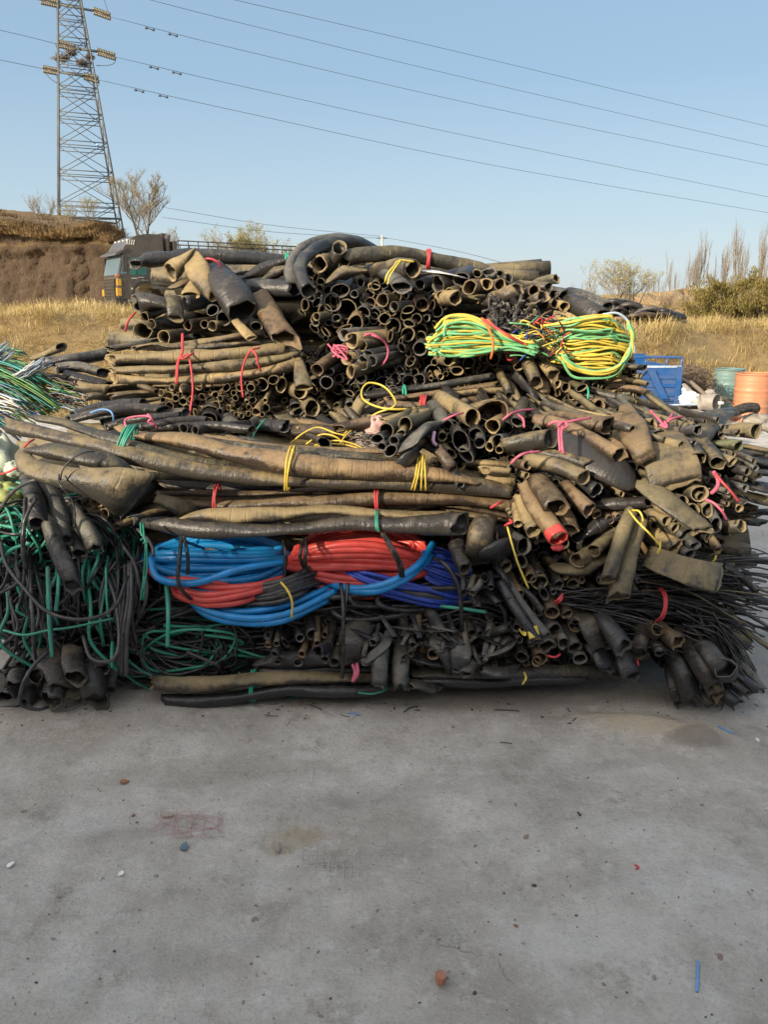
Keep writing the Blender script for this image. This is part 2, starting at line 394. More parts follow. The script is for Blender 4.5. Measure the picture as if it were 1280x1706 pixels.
# far ground: one sheet to the horizon
m, N, L, B = newmat('dry soil'); tc = N.new('ShaderNodeTexCoord'); v = tc.outputs['Object']
n1 = noise(N, L, v, .5, 8); n2 = noise(N, L, v, 5, 8, .75); n3 = noise(N, L, v, 40, 5)
c = mix(N, L, ramp(N, L, n1, .4, .62), (.44, .30, .13), (.36, .27, .13)); c = mix(N, L, ramp(N, L, n2, .45, .7), c, (.26, .18, .09))
L.new(c, B.inputs['Base Color']); B.inputs['Roughness'].default_value = .95; bump(N, L, B, math_(N, L, 'ADD', n2, n3), .8, .08); M['soil'] = m
xs = [-900, -400, -200, -100, -60] + [-40 + i * .8 for i in range(101)] + [60, 100, 200, 400, 900]
ys = [-60, -30, -8, 0, 6, 10, 11] + [11.5 + i * .3 for i in range(30)] + [21 + i for i in range(20)] + [42, 46, 52, 60, 75, 95, 130, 200, 400, 900, 2000]
tag(build('ground', grid(xs, ys, lambda x, y: hgt(x, y) - (.05 if y < 11.5 else .004)), M['soil']), kind='structure')

# concrete yard
m, N, L, B = newmat('worn concrete'); tc = N.new('ShaderNodeTexCoord'); v = tc.outputs['Object']
n0 = noise(N, L, v, .9, 4, .6); n1 = noise(N, L, v, 2.6, 10, .72); n2 = noise(N, L, v, 13, 10, .75); n3 = noise(N, L, v, 90, 6, .8); n4 = noise(N, L, v, 330, 2, .5)
c = mix(N, L, ramp(N, L, n1, .36, .62), (.40, .37, .32), (.68, .645, .58))
c = mix(N, L, math_(N, L, 'MULTIPLY', ramp(N, L, n0, .47, .6), .5), c, (.37, .325, .26))
c = mix(N, L, math_(N, L, 'MULTIPLY', ramp(N, L, n2, .54, .66), .7), c, (.68, .66, .61))
c = mix(N, L, math_(N, L, 'MULTIPLY', ramp(N, L, noise(N, L, v, 4.7, 9, .82), .54, .64), .6), c, (.26, .225, .175))
c = mix(N, L, math_(N, L, 'MULTIPLY', ramp(N, L, noise(N, L, v, 1.7, 9, .8), .55, .62), .35), c, (.62, .62, .60))
c = mix(N, L, math_(N, L, 'MULTIPLY', ramp(N, L, n3, .5, .72), .55), c, (.20, .18, .15))
c = mix(N, L, math_(N, L, 'MULTIPLY', ramp(N, L, n4, .58, .72), .5), c, (.75, .72, .66))
c = mix(N, L, math_(N, L, 'MULTIPLY', ramp(N, L, noise(N, L, v, 24, 3, .5), .70, .73), .7), c, (.2, .1, .05))
def crackmask(scale, wd, seed):
    mp = N.new('ShaderNodeMapping'); L.new(v, mp.inputs[0]); mp.inputs['Location'].default_value = (seed, seed * 2, 0)
    add = N.new('ShaderNodeVectorMath'); add.operation = 'ADD'; nn = N.new('ShaderNodeTexNoise'); nn.inputs['Scale'].default_value = 5; nn.inputs['Detail'].default_value = 6
    L.new(v, nn.inputs['Vector']); sc = N.new('ShaderNodeVectorMath'); sc.operation = 'SCALE'; sc.inputs[3].default_value = .35; L.new(nn.outputs['Color'], sc.inputs[0])
    L.new(mp.outputs[0], add.inputs[0]); L.new(sc.outputs[0], add.inputs[1])
    vo = N.new('ShaderNodeTexVoronoi'); vo.feature = 'DISTANCE_TO_EDGE'; vo.inputs['Scale'].default_value = scale; L.new(add.outputs[0], vo.inputs['Vector'])
    return ramp(N, L, vo.outputs['Distance'], 0, wd, (1, 1, 1), (0, 0, 0))
ck = math_(N, L, 'MULTIPLY', crackmask(1.3, .006, 3.), ramp(N, L, n0, .54, .62))
c = mix(N, L, math_(N, L, 'MULTIPLY', ck, .22), c, (.07, .06, .05))
def ground_at(px, py):
    a = (px - 640) / F; b = -(py - 853) / F; d = (a, cp + b * sp, -sp + b * cp); t = -CAMZ / d[2]; return d[0] * t, d[1] * t
def patch(px, py, su, sv_, rot):
    mp = N.new('ShaderNodeMapping'); mp.vector_type = 'TEXTURE'; L.new(v, mp.inputs[0]); gx, gy = ground_at(px, py); mp.inputs['Location'].default_value = (gx, gy, 0); mp.inputs['Rotation'].default_value = (0, 0, rot); mp.inputs['Scale'].default_value = (su, sv_, 1)
    ln = N.new('ShaderNodeVectorMath'); ln.operation = 'LENGTH'; sx = N.new('ShaderNodeSeparateXYZ'); L.new(mp.outputs[0], sx.inputs[0]); cx = N.new('ShaderNodeCombineXYZ'); L.new(sx.outputs[0], cx.inputs[0]); L.new(sx.outputs[1], cx.inputs[1]); L.new(cx.outputs[0], ln.inputs[0])
    dd = math_(N, L, 'ADD', ln.outputs['Value'], math_(N, L, 'MULTIPLY', math_(N, L, 'SUBTRACT', n2, .5), .9)); return ramp(N, L, dd, .55, 1.0, (1, 1, 1), (0, 0, 0))
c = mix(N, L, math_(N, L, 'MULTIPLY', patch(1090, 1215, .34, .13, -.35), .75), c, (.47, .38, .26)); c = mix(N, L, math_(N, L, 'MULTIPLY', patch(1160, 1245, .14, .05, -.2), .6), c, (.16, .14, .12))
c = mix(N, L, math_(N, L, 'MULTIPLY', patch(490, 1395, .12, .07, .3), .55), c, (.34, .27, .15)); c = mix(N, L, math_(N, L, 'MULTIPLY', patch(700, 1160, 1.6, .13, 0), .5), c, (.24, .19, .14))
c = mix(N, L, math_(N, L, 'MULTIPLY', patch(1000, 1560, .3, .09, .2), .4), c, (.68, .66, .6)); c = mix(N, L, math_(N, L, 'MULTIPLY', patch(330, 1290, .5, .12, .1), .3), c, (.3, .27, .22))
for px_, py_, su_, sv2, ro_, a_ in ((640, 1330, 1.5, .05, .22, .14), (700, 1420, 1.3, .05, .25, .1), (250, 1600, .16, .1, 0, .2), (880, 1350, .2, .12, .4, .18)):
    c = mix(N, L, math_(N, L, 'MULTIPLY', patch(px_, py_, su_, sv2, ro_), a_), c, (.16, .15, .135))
hexv = N.new('ShaderNodeTexVoronoi'); hexv.feature = 'DISTANCE_TO_EDGE'; hexv.inputs['Scale'].default_value = 46; hexv.inputs['Randomness'].default_value = .12; L.new(v, hexv.inputs['Vector'])
tread = math_(N, L, 'MULTIPLY', ramp(N, L, hexv.outputs['Distance'], .04, .16, (1, 1, 1), (0, 0, 0)), patch(515, 1425, .24, .045, -.62)); c = mix(N, L, math_(N, L, 'MULTIPLY', tread, .16), c, (.62, .6, .55))
L.new(c, B.inputs['Base Color']); L.new(ramp(N, L, n1, .3, .7, (.8,) * 3, (.6,) * 3), B.inputs['Roughness'])
h = math_(N, L, 'ADD', math_(N, L, 'MULTIPLY', n2, 1.2), math_(N, L, 'MULTIPLY', n3, .45)); h = math_(N, L, 'SUBTRACT', h, math_(N, L, 'MULTIPLY', ck, .4)); h = math_(N, L, 'ADD', h, math_(N, L, 'MULTIPLY', tread, .3)); bump(N, L, B, h, .9, .02)
M['concrete'] = m
def gauss(x, y, cx, cy, sx, sy, a, rot=0.):
    dx, dy = x - cx, y - cy; c_, s_ = math.cos(rot), math.sin(rot); u = dx * c_ + dy * s_; w_ = -dx * s_ + dy * c_
    return a * math.exp(-(u / sx) ** 2 - (w_ / sy) ** 2)
def ground_at(px, py):
    a = (px - 640) / F; b = -(py - 853) / F; d = (a, cp + b * sp, -sp + b * cp); t = -CAMZ / d[2]; return d[0] * t, d[1] * t
g1 = ground_at(1020, 1195); g2 = ground_at(1150, 1240); g3 = ground_at(1090, 1215)
g4 = ground_at(1240, 1490); g5 = ground_at(470, 1410)
def yard(x, y):
    z = 0.004 + .006 * math.sin(x * 1.7 + .4) * math.sin(y * 1.3) + .002 * math.sin(x * 7 + y * 5)
    if y < 4:
        z += gauss(x, y, g3[0], g3[1] - .02, .26, .07, .06, -.35) + gauss(x, y, g2[0] + .05, g2[1], .11, .05, .045) - gauss(x, y, g1[0], g1[1] + .06, .16, .05, .018)
        z += gauss(x, y, *g4, .16, .06, .012, -.4) - gauss(x, y, *g5, .15, .12, .016)
        z += .0035 * (math.sin(x * 23 + 3 * math.sin(y * 11)) * math.sin(y * 19 + 2 * math.sin(x * 13)))
    return z
xs = [-40, -25, -15, -8, -5, -3.5] + [-2.8 + i * .04 for i in range(141)] + [3.5, 5, 8, 12, 18, 30]
ys = [-12, -6, -2, 0, .6] + [.9 + i * .03 for i in range(100)] + [4.2, 5, 6.5, 8.5, 10.5, 11.6]
tag(build('concrete_yard', grid(xs, ys, yard), M['concrete']), kind='structure')

# unseen building added behind the viewer; its roof shades the yard and heap foot
m, N, L, B = newmat('rendered wall'); vec, rn, tc = coords(N, L); n1 = noise(N, L, vec, 2, 6)
L.new(mix(N, L, n1, (.42, .40, .36), (.5, .48, .44)), B.inputs['Base Color']); B.inputs['Roughness'].default_value = .9; M['render'] = m
def box(x0, x1, y0, y1, z0, z1):
    V = np.array([(x, y, z) for z in (z0, z1) for y in (y0, y1) for x in (x0, x1)], float)
    return V, [(0, 2, 3, 1), (4, 5, 7, 6), (0, 1, 5, 4), (2, 6, 7, 3), (0, 4, 6, 2), (1, 3, 7, 5)], None
def prism(prof, y0, y1):
    """profile in (x, z), extruded along y"""
    n = len(prof); V = np.array([(x, y0, z) for x, z in prof] + [(x, y1, z) for x, z in prof], float)
    return V, [tuple(range(n)), tuple(range(2 * n - 1, n - 1, -1))] + [(i, i + n, (i + 1) % n + n, (i + 1) % n) for i in range(n)], None
bt = Thing('added_shade_building', 'long rendered building added out of view behind the viewer to shade the yard', 'building')
bt.add('wall', box(-34, 14, -9, -4.3, 0, 4.17), M['render'], smooth=False)
bt.add('roof', box(-34.2, 14.2, -9.2, -4.1, 4.175, 4.31), M['galv'], smooth=False)
bt.done()

# hill with a cut face on the left
m, N, L, B = newmat('earth cut'); tc = N.new('ShaderNodeTexCoord'); v = tc.outputs['Object']
mp = N.new('ShaderNodeMapping'); L.new(v, mp.inputs[0]); mp.inputs['Scale'].default_value = (1, 1, .35)
n1 = noise(N, L, mp.outputs[0], .8, 9, .7); n2 = noise(N, L, v, 4, 8, .75)
geo = N.new('ShaderNodeNewGeometry'); sep = N.new('ShaderNodeSeparateXYZ'); L.new(geo.outputs['Normal'], sep.inputs[0])
c = mix(N, L, ramp(N, L, n1, .35, .65), (.125, .085, .053), (.21, .145, .093)); c = mix(N, L, ramp(N, L, n2, .5, .75), c, (.09, .06, .04))
c = mix(N, L, ramp(N, L, sep.outputs[2], .45, .75), c, (.30, .20, .09))
L.new(c, B.inputs['Base Color']); B.inputs['Roughness'].default_value = 1; bump(N, L, B, math_(N, L, 'ADD', n1, n2), 1, .5); M['cut'] = m
def hilltop(x, y):
    k = min(1, max(0, (-x / y - .255) / .1)); k = k * k * (3 - 2 * k)
    return 1.4 + k * (4.9 + (y - 46) * .07 + .4 * math.sin(x * .4) + .2 * math.sin(x * 1.3 + y) + max(0, -20 - x) * .1)
hx = [-70, -60, -50, -44, -40, -36, -32] + [-30 + i * .2 for i in range(100)]
rows = [(44.0 + 1.1 * min(1, (i / 26) ** .45 * 1.05) - .5 * max(0, 1 - abs(i / 26 - .84) / .09), i / 26 * .93) for i in range(27)] + [(45.3, .97), (46.5, 1)] + [(46.5 + i * 2, 1) for i in range(1, 16)] + [(90, 1), (130, 1)]
hv = []
for j, (yy, k) in enumerate(rows):
    for x in hx:
        z = 1.0 + (hilltop(x, yy) - 1.0) * k
        d = (.4 * mn.noise(Vector((x * .7, k * 1.3, 0))) + .24 * mn.noise(Vector((x * 1.9, k * 2.5, 5))) + .26 * mn.noise(Vector((x * 4.5, k * 13, 9))) + .16 * abs(mn.noise(Vector((x * 9, k * 30, 2))))) * (1 if k < .97 else .3)
        hv.append((x, yy + d, z + .06 * math.sin(x * 3 + yy)))
n = len(hx); hf = [(j * n + i, j * n + i + 1, (j + 1) * n + i + 1, (j + 1) * n + i) for j in range(len(rows) - 1) for i in range(n - 1)]
tag(build('hill', (np.array(hv), hf, None), M['cut']), kind='structure')

# grass: blades with a per-blade tone in UV.x
def grassmat(name, cols):
    m, N, L, B = newmat(name); tc = N.new('ShaderNodeTexCoord'); s = N.new('ShaderNodeSeparateXYZ'); L.new(tc.outputs['UV'], s.inputs[0])
    r = N.new('ShaderNodeValToRGB'); e = r.color_ramp.elements; e[0].color = (*cols[0], 1); e[-1].color = (*cols[-1], 1)
    for i, c in enumerate(cols[1:-1]): q = e.new((i + 1) / (len(cols) - 1)); q.color = (*c, 1)
    L.new(s.outputs[0], r.inputs[0]); L.new(r.outputs[0], B.inputs['Base Color']); B.inputs['Roughness'].default_value = .75
    B.inputs['Specular IOR Level'].default_value = .2; return m
M['straw'] = grassmat('straw', [(.26, .19, .08), (.52, .4, .18), (.68, .54, .26), (.75, .63, .36)])
M['scrub'] = grassmat('scrub', [(.10, .066, .034), (.21, .14, .066), (.31, .215, .11), (.19, .16, .075)])
M['brush'] = grassmat('brush', [(.05, .035, .02), (.12, .08, .045), (.2, .14, .08)])
def blades(spots, g, per, hl, hh, wd, lean=.9, spread=.25, down=(0, 0)):
    V, Fc, U = [], [], []
    for cx, cy, cz, sc in spots:
        tone = min(.75, max(0, .3 + .75 * lowf(cx, cy, .5, 7) + g.gauss(0, .12))); hd = g.random() * 6.28
        for _ in range(per):
            a = hd + g.gauss(0, 1.3); rr = g.random() * spread * sc; x = cx + rr * math.cos(a); y = cy + rr * math.sin(a)
            Lh = g.uniform(hl, hh) * sc; ln = abs(g.gauss(.5, .35)) * lean; dx = math.cos(a) * ln + down[0]; dy = math.sin(a) * ln + down[1]
            ww = wd * g.uniform(.6, 1.3); px, py = -math.sin(a) * ww, math.cos(a) * ww
            if abs(px) < ww * .6: px = ww * .8
            n0 = len(V); t = min(1, max(0, tone + g.uniform(-.2, .4)))
            for k, (u, q) in enumerate(((0, 1), (.5, .8), (.85, .45))):
                o = u * u * Lh; z = cz + Lh * (u - .45 * u * u * (ln + .3)) * .9
                V += [(x + dx * o - px * q, y + dy * o - py * q, z), (x + dx * o + px * q, y + dy * o + py * q, z)]
            V.append((x + dx * Lh, y + dy * Lh, cz + Lh * (1 - .55 * (ln + .3)) * .9))
            Fc += [(n0, n0 + 1, n0 + 3, n0 + 2), (n0 + 2, n0 + 3, n0 + 5, n0 + 4), (n0 + 4, n0 + 5, n0 + 6)]; U += [(t, 0)] * 7
    return np.array(V), Fc, np.array(U)

def lowf(x, y, k=.35, o=0.): return mn.noise(Vector((x * k + o, y * k * 1.6, 3.1 + o)))
g = random.Random(3); spots = []
for _ in range(2600):
    x = g.uniform(-11, 10); y = 11.9 + 5.5 * g.random() ** 1.3
    if -2.5 < x < 3.2 and g.random() < .8: continue
    if x > 3 and y < 12.6: continue
    if lowf(x, y, .8) < -.22 and g.random() < .8: continue
    spots.append((x, y, hgt(x, y) - .02, g.uniform(.6, 1.35)))
for _ in range(1300):
    x = g.uniform(-19, 24); y = g.uniform(17, 34)
    if -1 < x < 5: continue
    spots.append((x, y, hgt(x, y) - .02, g.uniform(.7, 1.3)))
tag(build('dry_grass', blades(spots, g, 60, .14, .4, .0034, 1.9, .42, (0, -.3)), M['straw'], smooth=False), 'golden dry grass covering the earth bank behind the yard', 'grass', kind='stuff')
spots = []
for _ in range(1100):
    x = g.uniform(-26, -14.2); y = g.uniform(45.2, 49) if g.random() < .8 else g.uniform(48, 62)
    if -x / y < .29: continue
    spots.append((x, y, hilltop(x, max(46, y)) - .2, g.uniform(.7, 1.3)))
for _ in range(420):
    x = g.uniform(-26, -13.5); u = g.random() ** 1.6
    if -x / 45 < .29: continue
    spots.append((x, 44.75 + .3 * g.random() - .3 * u, hilltop(x, 46) - .15 - .5 * u - .25 * lowf(x, 3, .6), g.uniform(.6, 1.1)))
tag(build('hilltop_scrub', blades(spots, g, 34, .2, .5, .012, 1.3, .6), M['scrub'], smooth=False), 'rusty dry scrub covering the top of the cut hill', 'scrub', kind='stuff')

# ------------------------------------------------------------------ trees
def barkmat(name, c):
    m, N, L, B = newmat(name); vec, rn, tc = coords(N, L); n1 = noise(N, L, vec, 6, 6)
    L.new(mix(N, L, n1, tuple(x * .6 for x in c), tuple(x * 1.3 for x in c)), B.inputs['Base Color']); B.inputs['Roughness'].default_value = .9; return m
M['bark'] = barkmat('bark', (.16, .12, .085)); M['twig'] = barkmat('twig', (.24, .19, .13)); M['paletwig'] = barkmat('pale twig', (.30, .25, .185))
M['bud'] = grassmat('buds', [(.22, .2, .07), (.32, .29, .1), (.42, .36, .16)])
M['conifer'] = grassmat('conifer', [(.07, .065, .02), (.14, .12, .035), (.24, .18, .06), (.11, .095, .03)])
def tree(name, label, cat, base, h, g, up=.35, spread=.6, depth=4, kids=5, leaf='bud', leaves=3, twig='twig', trunks=1, r0=.035, leafs=.05, group=None, start=.25, lw=.2):
    trunk, tw, LV, LF, LU = [], [], [], [], []
    def grow(p, d, ln, r, lv):
        d = d / np.linalg.norm(d); pts = [p]; q = p; dd = d
        for k in range(3):
            dd = dd + np.array([g.gauss(0, .13), g.gauss(0, .13), g.gauss(0, .08) + up * .18]); dd /= np.linalg.norm(dd); q = q + dd * ln / 3; pts.append(q)
        (trunk if lv == 0 else tw).append(tube(pts, r, 5 if lv < 2 else 3, n=5 if lv < 2 else 4, r2=r * (.35 if lv < depth - 1 else .3)))
        if lv >= depth - 1:
            for _ in range(leaves):
                c = pts[g.randint(1, 3)] + np.array([g.gauss(0, 1) for _ in range(3)]) * ln * lw * .5; n0 = len(LV); a = np.array([g.gauss(0, 1) for _ in range(3)]); b = np.array([g.gauss(0, 1) for _ in range(3)])
                a *= leafs / np.linalg.norm(a); b *= leafs * .6 / np.linalg.norm(b); LV.extend([c - a, c + b, c + a, c - b]); LF.append((n0, n0 + 1, n0 + 2, n0 + 3)); LU.extend([(g.random(), 0)] * 4)
            return
        for k in range(kids + (2 if lv == 0 else 0)):
            t = start + (1 - start) * (k + g.random() * .8) / (kids + (2 if lv == 0 else 0)); t = min(1, t); i = min(2, int(t * 3)); b = pts[i] + (pts[i + 1] - pts[i]) * (t * 3 - i)
            a = g.random() * 6.28; side = np.array([math.cos(a), math.sin(a), 0]); nd = dd * (1 - spread * .5) + side * spread + np.array([0, 0, up])
            grow(b, nd, ln * g.uniform(.45, .68) * (1.15 - .4 * t), r * (.5 if lv else .45), lv + 1)
    for t in range(trunks):
        a = g.random() * 6.28; o = np.array([math.cos(a), math.sin(a), 0]) * (0 if trunks == 1 else .25 * g.random() * h * .3)
        grow(np.array(base, float) + o, np.array([math.cos(a) * (.12 if trunks == 1 else .4), math.sin(a) * .3, 1]), h * .55, h * r0, 0)
    T = Thing(name, label, cat, group); i = T.add('trunk', join(trunk), M['bark'])
    T.add('branches', join(tw), M[twig])
    if LV: T.add('crown', (np.array(LV), LF, np.array(LU)), M[leaf], smooth=False)
    T.done(loc=base)
g = random.Random(11)
def gp(px, Y, z): q = P(px, 500, Y); return (q[0], Y, z)
tree('bare_tree', 'slender budding tree standing between the pylon and the truck cab', 'tree', gp(246, 50, 5.4), 5.6, g, up=.32, spread=.75, depth=5, kids=6, leaves=1, leafs=.03, r0=.014, trunks=2, start=.1)
for px, hh, l in ((92, 2.8, 'thin leafless sapling on the hill left of the pylon'), (125, 2.2, 'low leafless bush at the foot of the pylon'), (10, 1.2, 'leafless bush on the far left of the hilltop'),
                  (165, 2.2, 'low leafless bush between the pylon legs'), (285, 2.3, 'small leafless bush rising just behind the truck cab')):
    q = gp(px, 48 if px < 190 else 47, 0)
    tree('bare_bush', l, 'bush', (q[0], q[1], hilltop(q[0], 48) - .1 if px < 280 else 4.2), hh, g, up=.3, spread=.55, depth=4, kids=5, leaves=1, leafs=.03, twig='paletwig', trunks=3, r0=.012)
for px, Y, hh, l in ((395, 60, 6.8, 'pale leafless bush left of the dense bush beyond the heap'), (436, 58, 7.0, 'dense olive budding bush beyond the heap'), (500, 62, 6.0, 'pale leafless bush behind the big hose arch')):
    for k in range(1): tree('budding_bush', l, 'bush', gp(px, Y, 1.4), hh, g, up=.3, spread=.6, depth=5, kids=5, leaves=3 if px == 436 else 1, leafs=.05, twig='paletwig', trunks=5, r0=.008, lw=.6)
tree('budding_tree', 'airy pale green budding tree right of the heap', 'tree', gp(1018, 24, 1.3), 2.3, g, up=.25, spread=.75, depth=5, kids=4, leaves=2, leafs=.018, twig='paletwig', trunks=4, r0=.01, lw=.6)
tree('budding_tree', 'second airy budding tree leaning right toward the sandy outcrop', 'tree', gp(1052, 25, 1.3), 2.1, g, up=.25, spread=.75, depth=5, kids=4, leaves=2, leafs=.018, twig='paletwig', trunks=4, r0=.01, lw=.6)
pop = [(1143, 60, 5.9), (1130, 62, 4.6), (1118, 70, 3.6), (1160, 64, 4.6), (1200, 58, 5.0), (1212, 62, 5.2), (1232, 55, 6.2), (1247, 60, 5.6), (1262, 54, 6.4), (1276, 58, 6.0), (1188, 66, 4.4), (1085, 75, 3.6), (1098, 80, 3.8), (960, 80, 3.0), (985, 84, 2.6)]
for k, (px, Y, hh) in enumerate(pop):
    lb = 'tallest lone bare poplar left of the evergreen shrubs' if k == 0 else ('leafless poplar with upright twigs in the row at the right edge' if px > 1170 else 'small far leafless poplar on the right skyline')
    tree('poplar', lb, 'tree', gp(px, Y, 1.6), hh * 1.13, g, up=1.5, spread=.28, depth=4, kids=5, leaves=0, twig='paletwig', r0=.006, group='bare poplars on the right skyline', start=.05, trunks=2 if k else 3)
# evergreen shrubs
def shrub(name, label, base, wd, hh, g, n=5200, group=None, mat='conifer', lf=.05, cat='shrub'):
    base = np.array(base, float); cl = [(base + np.array([g.gauss(0, .36) * wd, g.gauss(0, .3) * wd, abs(g.gauss(.45, .25)) * hh]), g.uniform(.14, .26) * wd) for _ in range(30)]
    cl += [(base + np.array([g.gauss(0, .2) * wd, 0, hh * g.uniform(.8, 1.05)]), .1 * wd) for _ in range(5)]
    V, Fc, U = [], [], []
    for _ in range(n):
        c, r = cl[g.randrange(len(cl))]; d = np.array([g.gauss(0, 1) for _ in range(3)]); d /= np.linalg.norm(d); p = c + d * r * g.random() ** .4; 
        if p[2] < base[2]: p[2] = base[2] + g.random() * .2
        a = np.array([g.gauss(0, .5), g.gauss(0, .5), 1 + g.random()]); a *= lf / np.linalg.norm(a) * g.uniform(.7, 1.5); b = np.array([g.gauss(0, 1), g.gauss(0, 1), g.gauss(0, .3)]); b *= lf * .28 / np.linalg.norm(b)
        k = len(V); V += [p - b, p + b, p + a * 1.4]; Fc.append((k, k + 1, k + 2)); U += [(min(1, max(0, .5 + g.gauss(0, .3))), 0)] * 3
    T = Thing(name, label, cat, group); st = [tube([base, base + np.array([g.gauss(0, .2) * wd, g.gauss(0, .2) * wd, hh * .7])], .02 * wd, 5, n=4) for _ in range(4)]
    T.add('trunk', join(st), M['bark']); T.add('crown', (np.array(V), Fc, np.array(U)), M[mat], smooth=False); T.done(loc=base)
for px, Y, wd, hh, l in ((1185, 22, 1.0, .75, 'low evergreen shrub nearest the sandy outcrop'), (1213, 21, 1.1, 1.15, 'pointed evergreen shrub, second from the sandy outcrop'), (1243, 22, 1.2, .95, 'broad evergreen shrub in the middle of the row on the bank'),
                         (1275, 21, 1.2, 1.05, 'evergreen shrub cut by the right edge of the picture'), (1300, 22, 1.3, 1.0, 'evergreen shrub furthest right on the bank')):
    shrub('evergreen_shrub', l, gp(px, Y, hgt(gp(px, Y, 0)[0], Y) - .05), wd, hh, g, group='evergreen shrubs on the bank')
# sandy outcrop
m, N, L, B = newmat('sandy rock'); tc = N.new('ShaderNodeTexCoord'); v = tc.outputs['Object']; n1 = noise(N, L, v, 1.5, 8, .7); n2 = noise(N, L, v, 9, 6)
L.new(mix(N, L, ramp(N, L, n1, .35, .65), (.5, .36, .21), (.36, .25, .14)), B.inputs['Base Color']); B.inputs['Roughness'].default_value = .95; bump(N, L, B, math_(N, L, 'ADD', n1, n2), 1, .25); M['sand'] = m
def outcrop(label, px, Y, z, wx, wy, hh, sd):
    g = random.Random(sd); V, Fc = [], []; nu, nv = 36, 12; q = [g.random() * 6 for _ in range(6)]
    cx = P(px, 500, Y)[0]
    for j in range(nv):
        t = j / (nv - 1)
        for i in range(nu):
            a = 6.283 * i / nu; k = 1 + .16 * math.sin(3 * a + q[0]) + .1 * math.sin(7 * a + q[1] + t * 4) + .05 * math.sin(13 * a + q[2] + 6 * t)
            rr = (1 - t ** 7) ** .5 * k * (1 - .25 * t); V.append((cx + wx * rr * math.cos(a), Y + wy * rr * math.sin(a), z + hh * t * (1 + .12 * math.sin(2 * a + q[3]))))
    for j in range(nv - 1):
        for i in range(nu): Fc.append((j * nu + i, j * nu + (i + 1) % nu, (j + 1) * nu + (i + 1) % nu, (j + 1) * nu + i))
    Fc.append(tuple((nv - 1) * nu + i for i in range(nu)))
    o = build('sandy_outcrop', (np.array(V), Fc, None), M['sand'], smooth=False); tag(o, label, 'outcrop')
outcrop('pale sandy outcrop between the far hose heap and the evergreens', 1138, 27, 1.2, 1.05, .9, .95, 4)
outcrop('low brown earth mound left of the pale sandy outcrop', 1080, 30, 1.2, 1.5, 1.0, .85, 5)

# ------------------------------------------------------------------ pylon and lines
def bar(a, b, r): return tube([a, b], r, 4, n=2)
T = Thing('lattice_pylon', 'tall steel lattice power pylon on the hill with birds nests in its frame', 'pylon')
TY = 70.; tb = P(150, 385, TY); bz = tb[2] - .6; rot = R(24)
def corner(k, z):
    t = (z - bz); hw = 2.55 * (1 - t / 27.)
    a = [(-1, -1), (1, -1), (1, 1), (-1, 1)][k]; x, y = a[0] * hw, a[1] * hw * .8
    return np.array([tb[0] + x * math.cos(rot) - y * math.sin(rot), TY + x * math.sin(rot) + y * math.cos(rot), z])
zt = bz + 19.5
for k in range(4): T.add('leg', bar(corner(k, bz), corner(k, zt), .075), M['galv'])
lv = [bz + 0.1]; st = 2.6
while lv[-1] < zt - .6: lv.append(lv[-1] + st); st *= .935
br = []
for a, b in zip(lv[:-1], lv[1:]):
    for k in range(4):
        k2 = (k + 1) % 4
        br += [bar(corner(k, a), corner(k2, b), .03), bar(corner(k2, a), corner(k, b), .03)]
        if k in (0, 2): br.append(bar(corner(k, b), corner(k2, b), .038)); br.append(bar(corner(k, b - .32), corner(k2, b - .32), .034))
for k in range(4): br.append(bar(corner(k, bz + 1.5), corner((k + 1) % 4, bz + 1.5), .07))
for k in range(2): br.append(bar(corner(k, bz + 1.5), corner(k + 2, bz + 1.5), .05))
T.add('bracing', join(br), M['galv'])
# cross arm stubs and the nests
def nest(px, py, Y, rr, sd):
    g = random.Random(sd); c = P(px, py, Y); out = []
    for _ in range(110):
        d = np.array([g.gauss(0, 1), g.gauss(0, 1), g.gauss(0, .55)]); p = c + d * rr * .42; e = np.array([g.gauss(0, 1), g.gauss(0, 1), g.gauss(0, .4)]); e /= np.linalg.norm(e)
        out.append(tube([p - e * rr * .5, p + e * rr * .5], .022, 3, n=2))
    return join(out)
T.add('nest', nest(104, 97, 70, .62, 1), M['brownstrip'] if 0 else M['bark'], label='straw coloured nest'); T.add('nest', nest(137, 105, 70, .5, 2), M['bark']); T.add('nest', nest(150, 95, 70, .35, 3), M['bark'])
T.add('nest', nest(118, 88, 70, .4, 4), M['bark'])
def insul(x0, y0, x1, y1, Y0, Y1):
    a, b = P(x0, y0, Y0), P(x1, y1, Y1); d = (b - a); Ln = np.linalg.norm(d); out = [tube([a, b], .035, 5, n=2)]; k = int(11)
    for s_ in (-1, 1):
        off = np.array([0, 0, s_ * .16])
        for i in range(k):
            c = a + d * (i + .5) / k + off; u = d / Ln * .05; out.append(tube([c - u, c + u], .16, 8, n=2, r2=.09))
    return join(out)
for s in ((68, 1, 100, 8), (156, 18, 184, 28), (96, 73, 126, 80), (162, 86, 192, 95), (72, 115, 98, 120), (140, 127, 164, 133)):
    T.add('insulator', insul(*s, 70, 70), M['insulator'])
T.add('cross_arm', join([tube([P(100, 8, 70), P(156, 18, 70)], .09, 4, n=2), tube([P(126, 80, 70), P(162, 86, 70)], .1, 4, n=2), tube([P(98, 120, 70), P(140, 127, 70)], .09, 4, n=2)]), M['galv'])
T.add('jumper_wire', join([tube([P(*p, 70) for p in q], .03, 4, n=14) for q in (((193, 95), (190, 105), (178, 109), (160, 109)), ((72, 115), (80, 128), (97, 140), (115, 148), (150, 150), (166, 140), (165, 134)), ((92, 72), (95, 82), (104, 88)), ((182, 27), (173, 0)))]), M['wire'])
T.done(loc=(tb[0], TY, bz))
